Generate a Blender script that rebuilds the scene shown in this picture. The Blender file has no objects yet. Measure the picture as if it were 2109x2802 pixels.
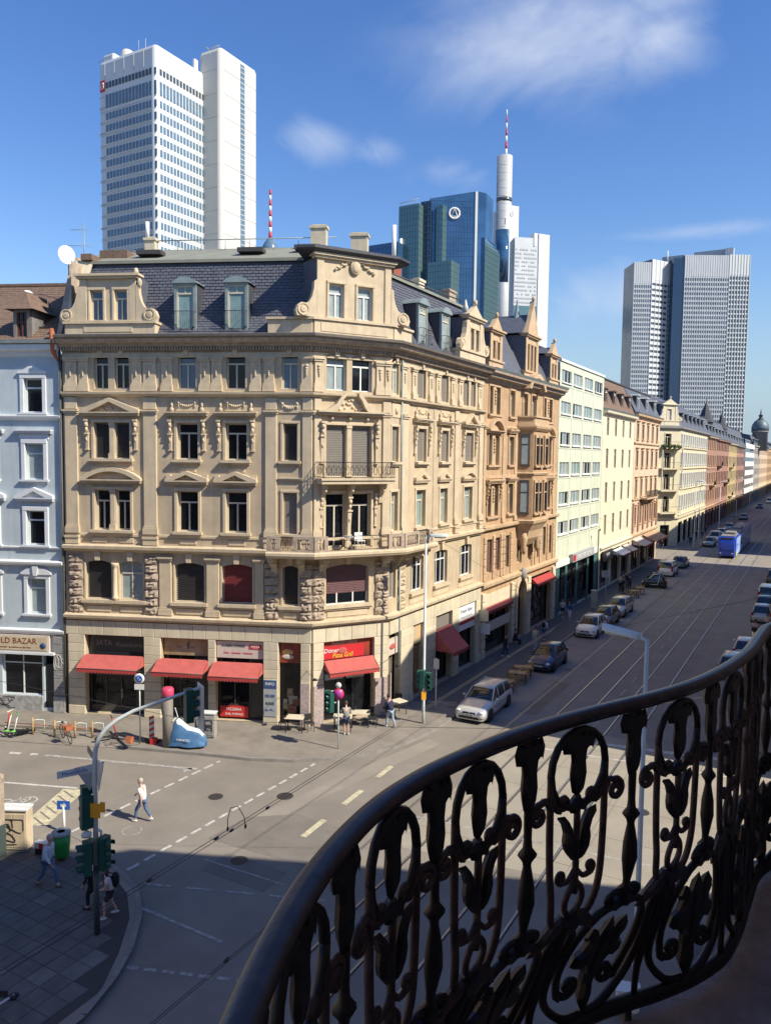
import bpy, math, random
from math import sin, cos, pi, radians, hypot, atan2
from mathutils import Vector, Matrix
from mathutils.geometry import tessellate_polygon
random.seed(7)
scene = bpy.context.scene
COL = scene.collection

# ------------------------------------------------------------------ camera
cam_data = bpy.data.cameras.new('camera'); cam = bpy.data.objects.new('camera', cam_data)
COL.objects.link(cam); scene.camera = cam
cam_data.sensor_fit = 'HORIZONTAL'; cam_data.sensor_width = 36.0
cam_data.lens = 36.0 * 2107.0 / 2109.0
cam_data.clip_start = 0.05; cam_data.clip_end = 6000
YAW, PITCH, ROLL = radians(29.37), radians(4.072), radians(0.6875)
cam.location = (0, 0, 14.0)
cam.rotation_mode = 'XYZ'
_m = Matrix.Rotation(YAW, 4, 'Z') @ Matrix.Rotation(pi/2 - PITCH, 4, 'X') @ Matrix.Rotation(ROLL, 4, 'Z')
cam.rotation_euler = _m.to_euler('XYZ')
scene.render.resolution_x = 770; scene.render.resolution_y = 1024

# ------------------------------------------------------------------ light
SUN_EL = radians(42.0); SUN_AZ = radians(0.0)      # direction towards the sun: +X, turned towards +Y by SUN_AZ
sd = Vector((cos(SUN_EL)*cos(SUN_AZ), cos(SUN_EL)*sin(SUN_AZ), sin(SUN_EL)))
sun_data = bpy.data.lights.new('sun', 'SUN'); sun_data.energy = 4.5; sun_data.angle = radians(0.53)
sun_data.color = (1.0, 0.915, 0.76)
sun = bpy.data.objects.new('sun', sun_data); COL.objects.link(sun)
sun.rotation_euler = (-sd).to_track_quat('-Z', 'Y').to_euler(); sun.location = (60, 20, 80)

world = bpy.data.worlds.new('World'); scene.world = world; world.use_nodes = True
nt = world.node_tree; nt.nodes.clear()
W_out = nt.nodes.new('ShaderNodeOutputWorld'); W_bg = nt.nodes.new('ShaderNodeBackground')
W_sky = nt.nodes.new('ShaderNodeTexSky'); W_sky.sky_type = 'NISHITA'; W_sky.sun_disc = False
W_sky.sun_elevation = SUN_EL; W_sky.sun_rotation = radians(90.0) - SUN_AZ
W_sky.altitude = 100; W_sky.air_density = 1.25; W_sky.dust_density = 0.15; W_sky.ozone_density = 3.0
W_bg.inputs['Strength'].default_value = 0.13
tc = nt.nodes.new('ShaderNodeTexCoord')
def wn(t, **k):
    n = nt.nodes.new(t)
    for a, b in k.items(): setattr(n, a, b)
    return n
def wl(a, b): nt.links.new(a, b)
_hsv = wn('ShaderNodeHueSaturation'); _hsv.inputs['Saturation'].default_value = 1.27; _hsv.inputs['Hue'].default_value = 0.515; _hsv.inputs['Value'].default_value = 0.84
wl(W_sky.outputs[0], _hsv.inputs['Color'])
# clouds: soft wisps laid out on the sky dome by direction
def cloud(direction, width, dens, scale, sharp=(0.42, 0.75), stretch=(1, 1, 1)):
    d = Vector(direction).normalized()
    mp = wn('ShaderNodeMapping'); mp.inputs['Scale'].default_value = stretch; wl(tc.outputs['Generated'], mp.inputs[0])
    n1 = wn('ShaderNodeTexNoise'); n1.inputs['Scale'].default_value = scale; n1.inputs['Detail'].default_value = 7; n1.inputs['Roughness'].default_value = 0.55; n1.inputs['Distortion'].default_value = 0.7
    wl(mp.outputs[0], n1.inputs['Vector'])
    r1 = wn('ShaderNodeMapRange'); r1.inputs[1].default_value = sharp[0]; r1.inputs[2].default_value = sharp[1]
    sub = wn('ShaderNodeVectorMath', operation='SUBTRACT'); wl(tc.outputs['Generated'], sub.inputs[0]); sub.inputs[1].default_value = d
    # local frame: right, up
    rt = Vector((d.y, -d.x, 0)).normalized(); up = rt.cross(d)
    dr = wn('ShaderNodeVectorMath', operation='DOT_PRODUCT'); wl(sub.outputs[0], dr.inputs[0]); dr.inputs[1].default_value = rt/width[0]
    du = wn('ShaderNodeVectorMath', operation='DOT_PRODUCT'); wl(sub.outputs[0], du.inputs[0]); du.inputs[1].default_value = up/width[1]
    dd = wn('ShaderNodeVectorMath', operation='DOT_PRODUCT'); wl(sub.outputs[0], dd.inputs[0]); dd.inputs[1].default_value = d/0.7
    cb = wn('ShaderNodeCombineXYZ'); wl(dr.outputs['Value'], cb.inputs[0]); wl(du.outputs['Value'], cb.inputs[1]); wl(dd.outputs['Value'], cb.inputs[2])
    ln = wn('ShaderNodeVectorMath', operation='LENGTH'); wl(cb.outputs[0], ln.inputs[0])
    m = wn('ShaderNodeMapRange', interpolation_type='SMOOTHSTEP'); m.inputs[1].default_value = 1.0; m.inputs[2].default_value = 0.1; wl(ln.outputs['Value'], m.inputs[0])
    ad = wn('ShaderNodeMath', operation='MULTIPLY_ADD'); wl(m.outputs[0], ad.inputs[0]); ad.inputs[1].default_value = 0.30; wl(n1.outputs[0], ad.inputs[2])
    r1.inputs[1].default_value = 0.58; r1.inputs[2].default_value = 0.98; wl(ad.outputs[0], r1.inputs[0])
    mu = wn('ShaderNodeMath', operation='MULTIPLY'); wl(r1.outputs[0], mu.inputs[0]); wl(m.outputs[0], mu.inputs[1])
    mv = wn('ShaderNodeMath', operation='MULTIPLY'); wl(mu.outputs[0], mv.inputs[0]); mv.inputs[1].default_value = dens
    return mv.outputs[0]
CLOUDS = [((-.285, .845, .455), (.25, .12), 1.0, 3.4, (.36, .62), (1, 1, 1.6)),
          ((-.19, .87, .455), (.13, .10), .9, 5.0, (.36, .62), (1, 1, 1.5)),
          ((-.535, .76, .365), (.09, .045), .5, 7.0, (.36, .62), (1, 1.3, 1.8)), ((-.475, .80, .36), (.06, .03), .4, 9.0, (.36, .66), (1, 1, 1.8)),
          ((-.236, .95, .203), (.12, .075), .75, 5.5, (.34, .60), (1, 1, 1.8)),
          ((-.113, .959, .259), (.2, .022), .5, 5.0, (.30, .62), (1, 1, 4)), ((-.394, .856, .334), (.08, .035), .5, 8.0, (.36, .66), (1, 1, 2)),
          ((-.93, .3, .20), (.35, .10), .6, 4.0, (.4, .7), (1, 1, 3)), ((.6, .7, .35), (.5, .2), .8, 3.0, (.4, .7), (1, 1, 3)),
          ((.3, -.8, .4), (.6, .25), .8, 3.0, (.4, .7), (1, 1, 3))]
acc = None
for c_ in CLOUDS:
    o_ = cloud(*c_)
    if acc is None: acc = o_
    else:
        mx = wn('ShaderNodeMath', operation='MAXIMUM'); wl(acc, mx.inputs[0]); wl(o_, mx.inputs[1]); acc = mx.outputs[0]
W_mix = wn('ShaderNodeMix', data_type='RGBA'); wl(acc, W_mix.inputs[0]); 
_sx = wn('ShaderNodeSeparateXYZ'); wl(tc.outputs['Generated'], _sx.inputs[0])
_hr = wn('ShaderNodeMapRange', interpolation_type='SMOOTHSTEP'); _hr.inputs[1].default_value = 0.26; _hr.inputs[2].default_value = -0.02; _hr.inputs[4].default_value = 0.92; wl(_sx.outputs['Z'], _hr.inputs[0])
_hm = wn('ShaderNodeMix', data_type='RGBA'); wl(_hr.outputs[0], _hm.inputs[0]); wl(_hsv.outputs[0], _hm.inputs[6]); _hm.inputs[7].default_value = (1.7, 2.4, 3.3, 1)
wl(_hm.outputs[2], W_mix.inputs[6]); W_mix.inputs[7].default_value = (3.6, 4.0, 4.8, 1)
wl(W_mix.outputs[2], W_bg.inputs['Color']); wl(W_bg.outputs[0], W_out.inputs[0])
scene.view_settings.view_transform = 'Standard'; scene.view_settings.look = 'None'
scene.view_settings.gamma = 1.0; scene.view_settings.exposure = 0.62; scene.view_settings.use_curve_mapping = False

# ------------------------------------------------------------------ materials
M = {}
def mat(name, col, rough=0.8, metal=0.0, var=0.0, vscale=2.0, bump=0.0, bscale=20.0, spec=0.5, alpha=1.0, emit=None, col2=None, trans=0.0, streak=0.0, coat=0.0):
    m = bpy.data.materials.new(name); m.use_nodes = True; t = m.node_tree; b = t.nodes['Principled BSDF']
    b.inputs['Base Color'].default_value = (*col, 1); b.inputs['Roughness'].default_value = rough
    b.inputs['Metallic'].default_value = metal; b.inputs['Specular IOR Level'].default_value = spec
    if coat: b.inputs['Coat Weight'].default_value = coat; b.inputs['Coat Roughness'].default_value = 0.05
    if trans: b.inputs['Transmission Weight'].default_value = trans
    if emit: b.inputs['Emission Color'].default_value = (*emit[:3], 1); b.inputs['Emission Strength'].default_value = emit[3]
    g = t.nodes.new('ShaderNodeNewGeometry')
    if var or streak or col2:
        n = t.nodes.new('ShaderNodeTexNoise'); n.inputs['Scale'].default_value = vscale; n.inputs['Detail'].default_value = 6; n.inputs['Roughness'].default_value = 0.65
        t.links.new(g.outputs['Position'], n.inputs['Vector'])
        r = t.nodes.new('ShaderNodeMapRange'); r.inputs[1].default_value = 0.3; r.inputs[2].default_value = 0.7; t.links.new(n.outputs[0], r.inputs[0])
        c2 = col2 if col2 else tuple(max(0, c*(1-var)) for c in col)
        mx = t.nodes.new('ShaderNodeMix'); mx.data_type = 'RGBA'; mx.inputs[6].default_value = (*c2, 1); mx.inputs[7].default_value = (*[min(1, c*(1+var*0.35)) for c in col], 1)
        t.links.new(r.outputs[0], mx.inputs[0]); last = mx.outputs[2]
        if streak:
            mp = t.nodes.new('ShaderNodeMapping'); mp.inputs['Scale'].default_value = (3.5, 3.5, 0.35); t.links.new(g.outputs['Position'], mp.inputs[0])
            n2 = t.nodes.new('ShaderNodeTexNoise'); n2.inputs['Scale'].default_value = 1.0; n2.inputs['Detail'].default_value = 4; t.links.new(mp.outputs[0], n2.inputs['Vector'])
            r2 = t.nodes.new('ShaderNodeMapRange'); r2.inputs[1].default_value = 0.45; r2.inputs[2].default_value = 0.75; r2.inputs[3].default_value = 0.0; r2.inputs[4].default_value = streak; t.links.new(n2.outputs[0], r2.inputs[0])
            m2 = t.nodes.new('ShaderNodeMix'); m2.data_type = 'RGBA'; m2.inputs[7].default_value = (*[c*0.35 for c in col], 1); t.links.new(r2.outputs[0], m2.inputs[0]); t.links.new(last, m2.inputs[6]); last = m2.outputs[2]
        t.links.new(last, b.inputs['Base Color'])
    if bump:
        n3 = t.nodes.new('ShaderNodeTexNoise'); n3.inputs['Scale'].default_value = bscale; n3.inputs['Detail'].default_value = 5; t.links.new(g.outputs['Position'], n3.inputs['Vector'])
        bp = t.nodes.new('ShaderNodeBump'); bp.inputs['Strength'].default_value = bump; bp.inputs['Distance'].default_value = 0.05; t.links.new(n3.outputs[0], bp.inputs['Height']); t.links.new(bp.outputs[0], b.inputs['Normal'])
    M[name] = m; return m

# ------------------------------------------------------------------ mesh builder
class MB:
    def __init__(s): s.v = []; s.f = []; s.sm = []
    def add(s, vs, fs, smooth=False):
        o = len(s.v); s.v += [tuple(p) for p in vs]
        for f in fs: s.f.append([i+o for i in f]); s.sm.append(smooth)
        return s
    def box(s, x0, x1, y0, y1, z0, z1, bottom=True):
        v = [(x0,y0,z0),(x1,y0,z0),(x1,y1,z0),(x0,y1,z0),(x0,y0,z1),(x1,y0,z1),(x1,y1,z1),(x0,y1,z1)]
        f = [(0,1,5,4),(1,2,6,5),(2,3,7,6),(3,0,4,7),(4,5,6,7)]
        if bottom: f.append((3,2,1,0))
        return s.add(v, f)
    def bbox(s, x0, x1, y0, y1, z0, z1, c=0.01):   # box whose front (y0) edges are chamfered
        v = [(x0,y0+c,z0),(x1,y0+c,z0),(x1,y0+c,z1),(x0,y0+c,z1),(x0+c,y0,z0+c),(x1-c,y0,z0+c),(x1-c,y0,z1-c),(x0+c,y0,z1-c),(x0,y1,z0),(x1,y1,z0),(x1,y1,z1),(x0,y1,z1)]
        return s.add(v, [(4,5,6,7),(0,1,5,4),(1,2,6,5),(2,3,7,6),(3,0,4,7),(0,8,9,1),(1,9,10,2),(2,10,11,3),(3,11,8,0)])
    def quad(s, a, b, c, d): return s.add([a,b,c,d], [(0,1,2,3)])
    def prism(s, poly, y0, y1, smooth=False):     # poly in (x,z), counter-clockwise seen from -y
        n = len(poly); v = [(p[0],y0,p[1]) for p in poly] + [(p[0],y1,p[1]) for p in poly]
        tr = tessellate_polygon([[Vector((p[0],p[1],0)) for p in poly]])
        f = []
        for a, b, c in tr:
            A, B, C = poly[a], poly[b], poly[c]
            if (B[0]-A[0])*(C[1]-A[1])-(B[1]-A[1])*(C[0]-A[0]) < 0: a, b, c = a, c, b
            f.append((a,b,c)); f.append((c+n,b+n,a+n))
        f += [((i+1)%n, i, i+n, (i+1)%n+n) for i in range(n)]
        ar = sum(poly[i][0]*poly[(i+1)%n][1]-poly[(i+1)%n][0]*poly[i][1] for i in range(n))
        if ar < 0: f = f[:2*len(tr)] + [tuple(reversed(q)) for q in f[2*len(tr):]]
        return s.add(v, f, smooth)
    def slab(s, poly, z0, z1):      # poly in (x,y) extruded in z
        n = len(poly); v = [(p[0],p[1],z0) for p in poly] + [(p[0],p[1],z1) for p in poly]
        tr = tessellate_polygon([[Vector((p[0],p[1],0)) for p in poly]]); f = []
        for a, b, c in tr:
            A, B, C = poly[a], poly[b], poly[c]
            if (B[0]-A[0])*(C[1]-A[1])-(B[1]-A[1])*(C[0]-A[0]) < 0: a, b, c = a, c, b
            f.append((a+n,b+n,c+n)); f.append((c,b,a))
        ar = sum(poly[i][0]*poly[(i+1)%n][1]-poly[(i+1)%n][0]*poly[i][1] for i in range(n))
        sd_ = [(i, (i+1)%n, (i+1)%n+n, i+n) for i in range(n)]
        if ar < 0: sd_ = [tuple(reversed(q)) for q in sd_]
        return s.add(v, f + sd_)
    def tube(s, pts, r, n=8, cap=True, flat=1.0):
        pts = [Vector(p) for p in pts]; N = len(pts); vs = []; fs = []
        rr = r if isinstance(r, (list, tuple)) else [r]*N
        prev = None
        for i, p in enumerate(pts):
            t = (pts[min(i+1,N-1)] - pts[max(i-1,0)]).normalized()
            if prev is None:
                a = Vector((0,0,1)) if abs(t.z) < 0.9 else Vector((1,0,0)); u = t.cross(a).normalized()
            else: u = (prev - t*prev.dot(t)).normalized()
            prev = u; w = t.cross(u)
            for k in range(n):
                an = 2*pi*k/n; vs.append(p + (u*cos(an) + w*sin(an)*flat)*rr[i])
        for i in range(N-1):
            for k in range(n): fs.append((i*n+k, i*n+(k+1)%n, (i+1)*n+(k+1)%n, (i+1)*n+k))
        if cap: fs += [tuple(range(n-1,-1,-1)), tuple((N-1)*n+k for k in range(n))]
        return s.add(vs, fs, True)
    def cyl(s, x, y, z0, z1, r, r2=None, n=16, smooth=True):
        return s.lathe([(r, z0), (r if r2 is None else r2, z1)], x, y, n, smooth)
    def lathe(s, prof, x=0, y=0, n=16, smooth=True, capb=True, capt=True):
        vs = []; fs = []
        for r, z in prof:
            for k in range(n): vs.append((x+r*cos(2*pi*k/n), y+r*sin(2*pi*k/n), z))
        for i in range(len(prof)-1):
            for k in range(n): fs.append((i*n+k, i*n+(k+1)%n, (i+1)*n+(k+1)%n, (i+1)*n+k))
        s.add(vs, fs, smooth); o = len(s.v)-len(vs)
        if capb and prof[0][0] > 1e-4: s.f.append([o+k for k in range(n-1,-1,-1)]); s.sm.append(False)
        if capt and prof[-1][0] > 1e-4: s.f.append([o+(len(prof)-1)*n+k for k in range(n)]); s.sm.append(False)
        return s
    def ell(s, c, r, n=10, m=7):
        vs = []; fs = []
        for i in range(m+1):
            ph = -pi/2 + pi*i/m
            for k in range(n): vs.append((c[0]+r[0]*cos(ph)*cos(2*pi*k/n), c[1]+r[1]*cos(ph)*sin(2*pi*k/n), c[2]+r[2]*sin(ph)))
        for i in range(m):
            for k in range(n): fs.append((i*n+k, i*n+(k+1)%n, (i+1)*n+(k+1)%n, (i+1)*n+k))
        return s.add(vs, fs, True)
    def sweep(s, path, prof, closed=False):    # path (x,y) walked with the outside on the right; prof [(out,z)]
        P = [Vector(p) for p in path]; n = len(P); m = len(prof); vs = []; fs = []
        for i, p in enumerate(P):
            d0 = (p - P[i-1]).normalized() if (i > 0 or closed) else None
            d1 = (P[(i+1)%n] - p).normalized() if (i < n-1 or closed) else None
            if d0 is None: d0 = d1
            if d1 is None: d1 = d0
            n0 = Vector((d0.y, -d0.x)); n1 = Vector((d1.y, -d1.x)); b = (n0+n1); b = b.normalized()/max(0.3, b.normalized().dot(n0))
            for o, z in prof: vs.append((p.x+b.x*o, p.y+b.y*o, z))
        K = n if closed else n-1
        for i in range(K):
            j = (i+1) % n
            for k in range(m-1): fs.append((i*m+k, j*m+k, j*m+k+1, i*m+k+1))
        if not closed: fs += [tuple(range(m-1,-1,-1)), tuple((n-1)*m+k for k in range(m))]
        return s.add(vs, fs)
    def xf(s, mtx):
        s.v = [tuple(mtx @ Vector(p)) for p in s.v]; return s
    def mesh(s, name, material, recalc=False):
        me = bpy.data.meshes.new(name); me.from_pydata(s.v, [], s.f); me.materials.append(M[material] if isinstance(material, str) else material)
        me.polygons.foreach_set('use_smooth', s.sm)
        if recalc:
            import bmesh
            bm = bmesh.new(); bm.from_mesh(me); bmesh.ops.recalc_face_normals(bm, faces=bm.faces); bm.to_mesh(me); bm.free()
        me.update(); return me

class Frame:      # a facade frame: x along the wall, y into the wall, z up
    def __init__(s, x, y, ang, z=0.0):
        s.m = Matrix.Translation((x, y, z)) @ Matrix.Rotation(ang, 4, 'Z'); s.o = (x, y); s.ang = ang
    def at(s, x=0, y=0, z=0, rot=0.0): return s.m @ Matrix.Translation((x, y, z)) @ Matrix.Rotation(rot, 4, 'Z')
WF = Frame(0, 0, 0)
def link(name, me, parent=None, mtx=None, label=None, kind=None, cat=None, group=None):
    o = bpy.data.objects.new(name, me); COL.objects.link(o)
    if mtx is None: mtx = Matrix.Identity(4)
    if parent is not None:
        o.parent = parent; mtx = WM[parent.name].inverted() @ mtx
    o.matrix_basis = mtx
    WM[o.name] = (WM[parent.name] @ mtx) if parent is not None else mtx
    if label: o['label'] = label
    if kind: o['kind'] = kind
    if cat: o['category'] = cat
    if group: o['group'] = group
    return o
WM = {}
def thing(name, label, cat, loc=(0,0,0), rot=0.0, group=None):
    return link(name, None, None, Matrix.Translation(loc) @ Matrix.Rotation(rot, 4, 'Z'), label, None, cat, group)
def put(mb, name, material, parent, mtx=None, local=False, **k):   # link one mesh; mtx in world space unless local
    me = mb.mesh(name, material, k.pop('recalc', False)) if isinstance(mb, MB) else mb
    if mtx is None: mtx = WM[parent.name] if (local or parent is not None) else Matrix.Identity(4)
    elif local: mtx = WM[parent.name] @ mtx
    return link(name, me, parent, mtx, **k)
def clone(root, loc, rot=0.0, label=None, group=None, recolor=None):
    def cp(o, par):
        c = o.copy(); COL.objects.link(c); c.parent = par
        for ch in CH.get(o.name, []): cp(ch, c)
        return c
    if root.name not in CH:
        for o in list(bpy.data.objects):
            if o.parent: CH.setdefault(o.parent.name, [])
            if o.parent and o not in CH[o.parent.name]: CH[o.parent.name].append(o)
    r = cp(root, None); r.matrix_basis = Matrix.Translation(loc) @ Matrix.Rotation(rot, 4, 'Z')
    if label: r['label'] = label
    if group: r['group'] = group
    return r
CH = {}
def structure(mb, name, material, **k):
    return link(name, mb.mesh(name, material, k.pop('recalc', False)), None, None, kind='structure')

# ------------------------------------------------------------------ palette
mat('asphalt', (.245,.218,.182), .93, var=.22, vscale=.35, bump=.25, bscale=60, spec=.25)
mat('asphalt_patch', (.200,.180,.155), .93, var=.2, vscale=.8, bump=.25, bscale=60, spec=.25)
mat('asphalt_pale', (.285,.255,.21), .93, var=.18, vscale=.5, bump=.2, bscale=60, spec=.25)
mat('track_concrete', (.33,.295,.235), .9, var=.16, vscale=.6, bump=.15, bscale=40, spec=.25)
mat('paving', (.255,.225,.185), .92, var=.3, vscale=.7, bump=.25, bscale=30)
mat('slab_a', (.135,.128,.118), .92, var=.3, vscale=1.7, bump=.2, bscale=30)
mat('slab_b', (.125,.118,.108), .92, var=.3, vscale=1.7, bump=.2, bscale=30)
mat('slab_c', (.175,.165,.150), .92, var=.3, vscale=1.7, bump=.2, bscale=30)
mat('kerb', (.24,.225,.20), .88, var=.25, vscale=2.5)
mat('joint', (.06,.055,.05), .95)
mat('asphalt_shade_lift', (.27,.245,.225), .93, var=.16, vscale=.5, bump=.2, bscale=60, spec=.25); mat('tram_asphalt_shade_lift', (.25,.23,.212), .93, var=.16, vscale=.5, bump=.2, bscale=60, spec=.25)  # asphalt lightened for the shaded street: fill light put into the colour
mat('paint', (.62,.60,.54), .75, var=.35, vscale=5, col2=(.28,.27,.25))
mat('paint_worn', (.42,.40,.36), .8, var=.5, vscale=6, col2=(.15,.14,.13))
mat('paint_yellow', (.62,.56,.36), .8, var=.35, vscale=4, col2=(.30,.27,.19))
mat('rail_steel', (.42,.41,.40), .38, metal=.9, var=.2, vscale=3)
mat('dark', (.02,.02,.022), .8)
mat('iron_cover', (.07,.065,.06), .6, metal=.4, var=.3, vscale=20)

A = radians(22.5); CA, SA = cos(A), sin(A)
WLx, WLy = -34.59, 27.0; W1 = (-22.3, 32.1); W2 = (-19.9, 35.8)

g = MB().quad((-2500,-2500,0),(2500,-2500,0),(2500,2500,0),(-2500,2500,0)); structure(g, 'ground', 'asphalt')
def sheet(name, poly, z, m):
    b = MB(); b.slab(poly, z-.003, z); return structure(b, name, m)
def strip(name, pts, w, z, m, mb=None):   # flat ribbon along a polyline
    b = mb or MB()
    for (x0,y0),(x1,y1) in zip(pts, pts[1:]):
        d = Vector((x1-x0, y1-y0)).normalized(); n = Vector((d.y,-d.x))*w/2
        b.quad((x0-n.x,y0-n.y,z),(x0+n.x,y0+n.y,z),(x1+n.x,y1+n.y,z),(x1-n.x,y1-n.y,z))
    if mb is None: return structure(b, name, m)
sheet('tram_track_bed', [(-12.9,23.6),(-6.7,24.6),(-6.7,39.5),(-12.9,38.2)], .004, 'track_concrete')
sheet('crossing_surface', [(-6.66,24.6),(-1.2,25.6),(-1.2,38.9),(-6.66,38.4)], .0045, 'track_concrete')
sheet('asphalt_patch', [(-18.9,20.6),(-14.4,20.9),(-14.5,23.7),(-17.2,23.9),(-18.8,22.6)], .005, 'asphalt_patch')
sheet('asphalt_strip', [(-14.0,38.6),(-12.95,38.6),(-12.95,113),(-14.0,113)], .0041, 'tram_asphalt_shade_lift')
sheet('tram_lane', [(-12.9,38.8),(-6.7,38.8),(-6.7,220),(-12.9,220)], .0042, 'tram_asphalt_shade_lift'); sheet('street_shade_lift', [(-16.6,38.6),(-2.9,38.6),(-2.9,420),(-16.6,420)], .0022, 'asphalt_shade_lift'); sheet('pale_strip', [(-18.9,20.9),(-18.2,20.6),(-17.0,26.5),(-15.6,33.5),(-16.4,33.8),(-17.6,28)], .0048, 'asphalt_pale')  # street and tram sheets brighten the shaded roadway by their colour
sheet('pale_crossing', [(-40,114.5),(-1,114.5),(-1,127),(-40,127)], .006, 'asphalt_pale')
for x0, x1, y0, y1 in ((-13.9,-12.95,40,47),(-17.6,-15.0,18.9,20.2)): sheet('asphalt_patch', [(x0,y0),(x1,y0),(x1,y1),(x0,y1)], .0075, 'asphalt_patch')
# rails: four grooved rails let into the street
for x in (-11.98,-10.5,-9.0,-7.55):
    b = MB(); b.box(x-.03,x+.03,-40,420,0.0,.011); r_ = structure(b, 'tram_rail', 'rail_steel')
    b = MB(); b.box(x+.04,x+.085,-40,420,0.0,.0075); structure(b, 'rail_groove', 'dark')
# road markings
def marks(name, quads, m, z=.0095):
    b = MB()
    for (x0,y0,x1,y1,w) in quads: strip('', [(x0,y0),(x1,y1)], w, z, m, b)
    return structure(b, name, m)
def dashes(x0,y0,x1,y1,on,off,w):
    L = hypot(x1-x0,y1-y0); q = []; t = 0
    while t < L:
        a = t/L; b = min(1,(t+on)/L); q.append((x0+(x1-x0)*a,y0+(y1-y0)*a,x0+(x1-x0)*b,y0+(y1-y0)*b,w)); t += on+off
    return q
marks('lane_dashes', [(-15.98,22.5,-16.05,24.0,.24),(-16.12,25.5,-16.18,27.0,.24),(-16.28,28.5,-16.32,29.85,.24)], 'paint_yellow')
marks('crossing_line', dashes(-19.72,17.6,-19.47,28.3,.5,.24,.13), 'paint')
marks('crossing_line', dashes(-23.55,18.3,-23.35,26.3,.52,.26,.13), 'paint')
marks('cycle_lane_line', [(-30.74,22.67,-23.6,25.1,.20)], 'paint_worn')
marks('cycle_lane_dashes', dashes(-45,16.8,-31.1,22.55,.55,.5,.22), 'paint')
marks('cycle_lane_line', [(-45.0,13.9,-26.5,21.05,.14)], 'paint')
marks('stop_line', [(-23.8,25.0,-24.0,24.6,.3)], 'paint_worn')
marks('crossing_line', [(-18.74,16.3,-14.4,16.27,.11)], 'paint_worn')
marks('crossing_line', dashes(-15.9,14.12,-12.9,15.25,.34,.18,.13), 'paint_worn')
marks('crossing_line', dashes(-18.6,17.3,-13.0,19.5,.9,.5,.1), 'paint_worn')
marks('crossing_line', [(-18.0,19.45,-14.6,19.58,.07)], 'paint_worn')
marks('centre_dashes', dashes(-9.75,39.5,-9.75,114,1.4,1.9,.10), 'paint_worn')
marks('centre_dashes', dashes(-9.75,128,-9.75,220,1.4,1.9,.10), 'paint_worn')
marks('stop_line', [(-8.9,37.6,-1.4,38.9,.35)], 'paint')
marks('stop_line', [(-13.5,35.2,-2.5,36.6,.12)], 'paint')
marks('stop_line', [(-13.6,26.0,-2.0,27.2,.10)], 'paint_worn')
marks('crossing_line', [(-16.4,114.3,-3.2,114.2,.4),(-16.4,127.2,-3.2,127.2,.4)], 'paint_worn')
marks('bay_line', [(-16.5,y,-14.45,y,.1) for y in (42.2,47.2,52.2,57.6,62.9,68,73.4,84.5,92,101)], 'paint_worn')
marks('hatched_island', [(-25.1,17.9,-26.5,20.9,.95)], 'paint_yellow', .0105)
b = MB()
for i in range(7):
    t = i/7; x = -25.1-1.4*t; y = 17.9+3*t; strip('', [(x-.45,y+.12),(x+.42,y-.1)], .08, .0125, '', b)
structure(b, 'hatched_island_joints', 'asphalt_patch')
# bicycle pictogram on the cycle lane
def ring_flat(b, cx, cy, r, w, z, n=20, sx=1, sy=1, rot=0):
    for k in range(n):
        a0, a1 = 2*pi*k/n, 2*pi*(k+1)/n
        P = [((r-w/2)*cos(a0),(r-w/2)*sin(a0)),((r+w/2)*cos(a0),(r+w/2)*sin(a0)),((r+w/2)*cos(a1),(r+w/2)*sin(a1)),((r-w/2)*cos(a1),(r-w/2)*sin(a1))]
        P = [(cx+(p[0]*sx)*cos(rot)-(p[1]*sy)*sin(rot), cy+(p[0]*sx)*sin(rot)+(p[1]*sy)*cos(rot), z) for p in P]
        b.quad(*P)
b = MB(); cx, cy, z = -27.5, 19.0, .0115
ring_flat(b, cx-.35, cy-.35, .30, .07, z); ring_flat(b, cx+.30, cy+.30, .30, .07, z)
for p, q in (((-.35,-.35),(-.05,.15)),((-.05,.15),(.3,.3)),((-.35,-.35),(.15,-.1)),((.15,-.1),(.3,.3)),((-.05,.15),(-.2,.28)),((.3,.3),(.12,.5))):
    strip('', [(cx+p[0],cy+p[1]),(cx+q[0],cy+q[1])], .06, z, '', b)
structure(b, 'bicycle_marking', 'paint')
b = MB(); ring_flat(b, -23.9+2.2, 19.6, .35, .05, .0115, 12); structure(b, 'drain_ring', 'paint_worn')
# manhole covers, drains
for x, y, r in ((-18.6,24.9,.34),(-13.9,30.6,.33),(-15.2,27.0,.2),(-21.0,23.4,.3),(-16.9,20.0,.3),(-14.0,50,.3),(-6.2,45,.3),(-5.6,31,.32)):
    b = MB(); b.cyl(x, y, .004, .013, r, n=20); structure(b, 'manhole_cover', 'iron_cover')
# pale joints crossing the tram slab
b = MB()
for y in (25.5,28.2,31.0,33.8,36.6): b.box(-12.9,-1.3,y,y+.02,.004,.0085)
for x in (-12.75,-9.75,-6.9,-4.1): b.box(x,x+.02,24.6,38.2,.004,.0085)
structure(b, 'slab_joints', 'asphalt_patch')

# ---- pavements with kerbs
NWK = [(-62,13.0),(-30.46,26.24),(-28.04,25.15),(-24.54,26.35),(-22.19,27.04),(-20.41,27.88),(-18.9,29.1),(-17.7,30.8),(-17.0,32.4),(-16.62,34.5),(-16.55,37),(-16.55,112.6),(-17.1,113.8),(-18.6,114.3),(-24,114.3)]
SWK = [(-62,1.6),(-25.4,17.2),(-24.3,18.15),(-22.6,18.0),(-21.0,17.55),(-19.5,17.15),(-18.53,16.78),(-17.37,15.87),(-16.35,14.57),(-15.79,13.51),(-15.35,12.2),(-15.15,9),(-15.1,-40)]
NEK = [(40,46),(0,39.9),(-1.6,40.1),(-2.6,41.2),(-2.9,43),(-2.9,112),(-2.3,113.6),(0,114.2),(40,114.2)]
SEK = [(-2.9,-40),(-2.9,18.8),(-2.5,21.2),(-1.2,22.9),(1,24),(40,40)]
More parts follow.
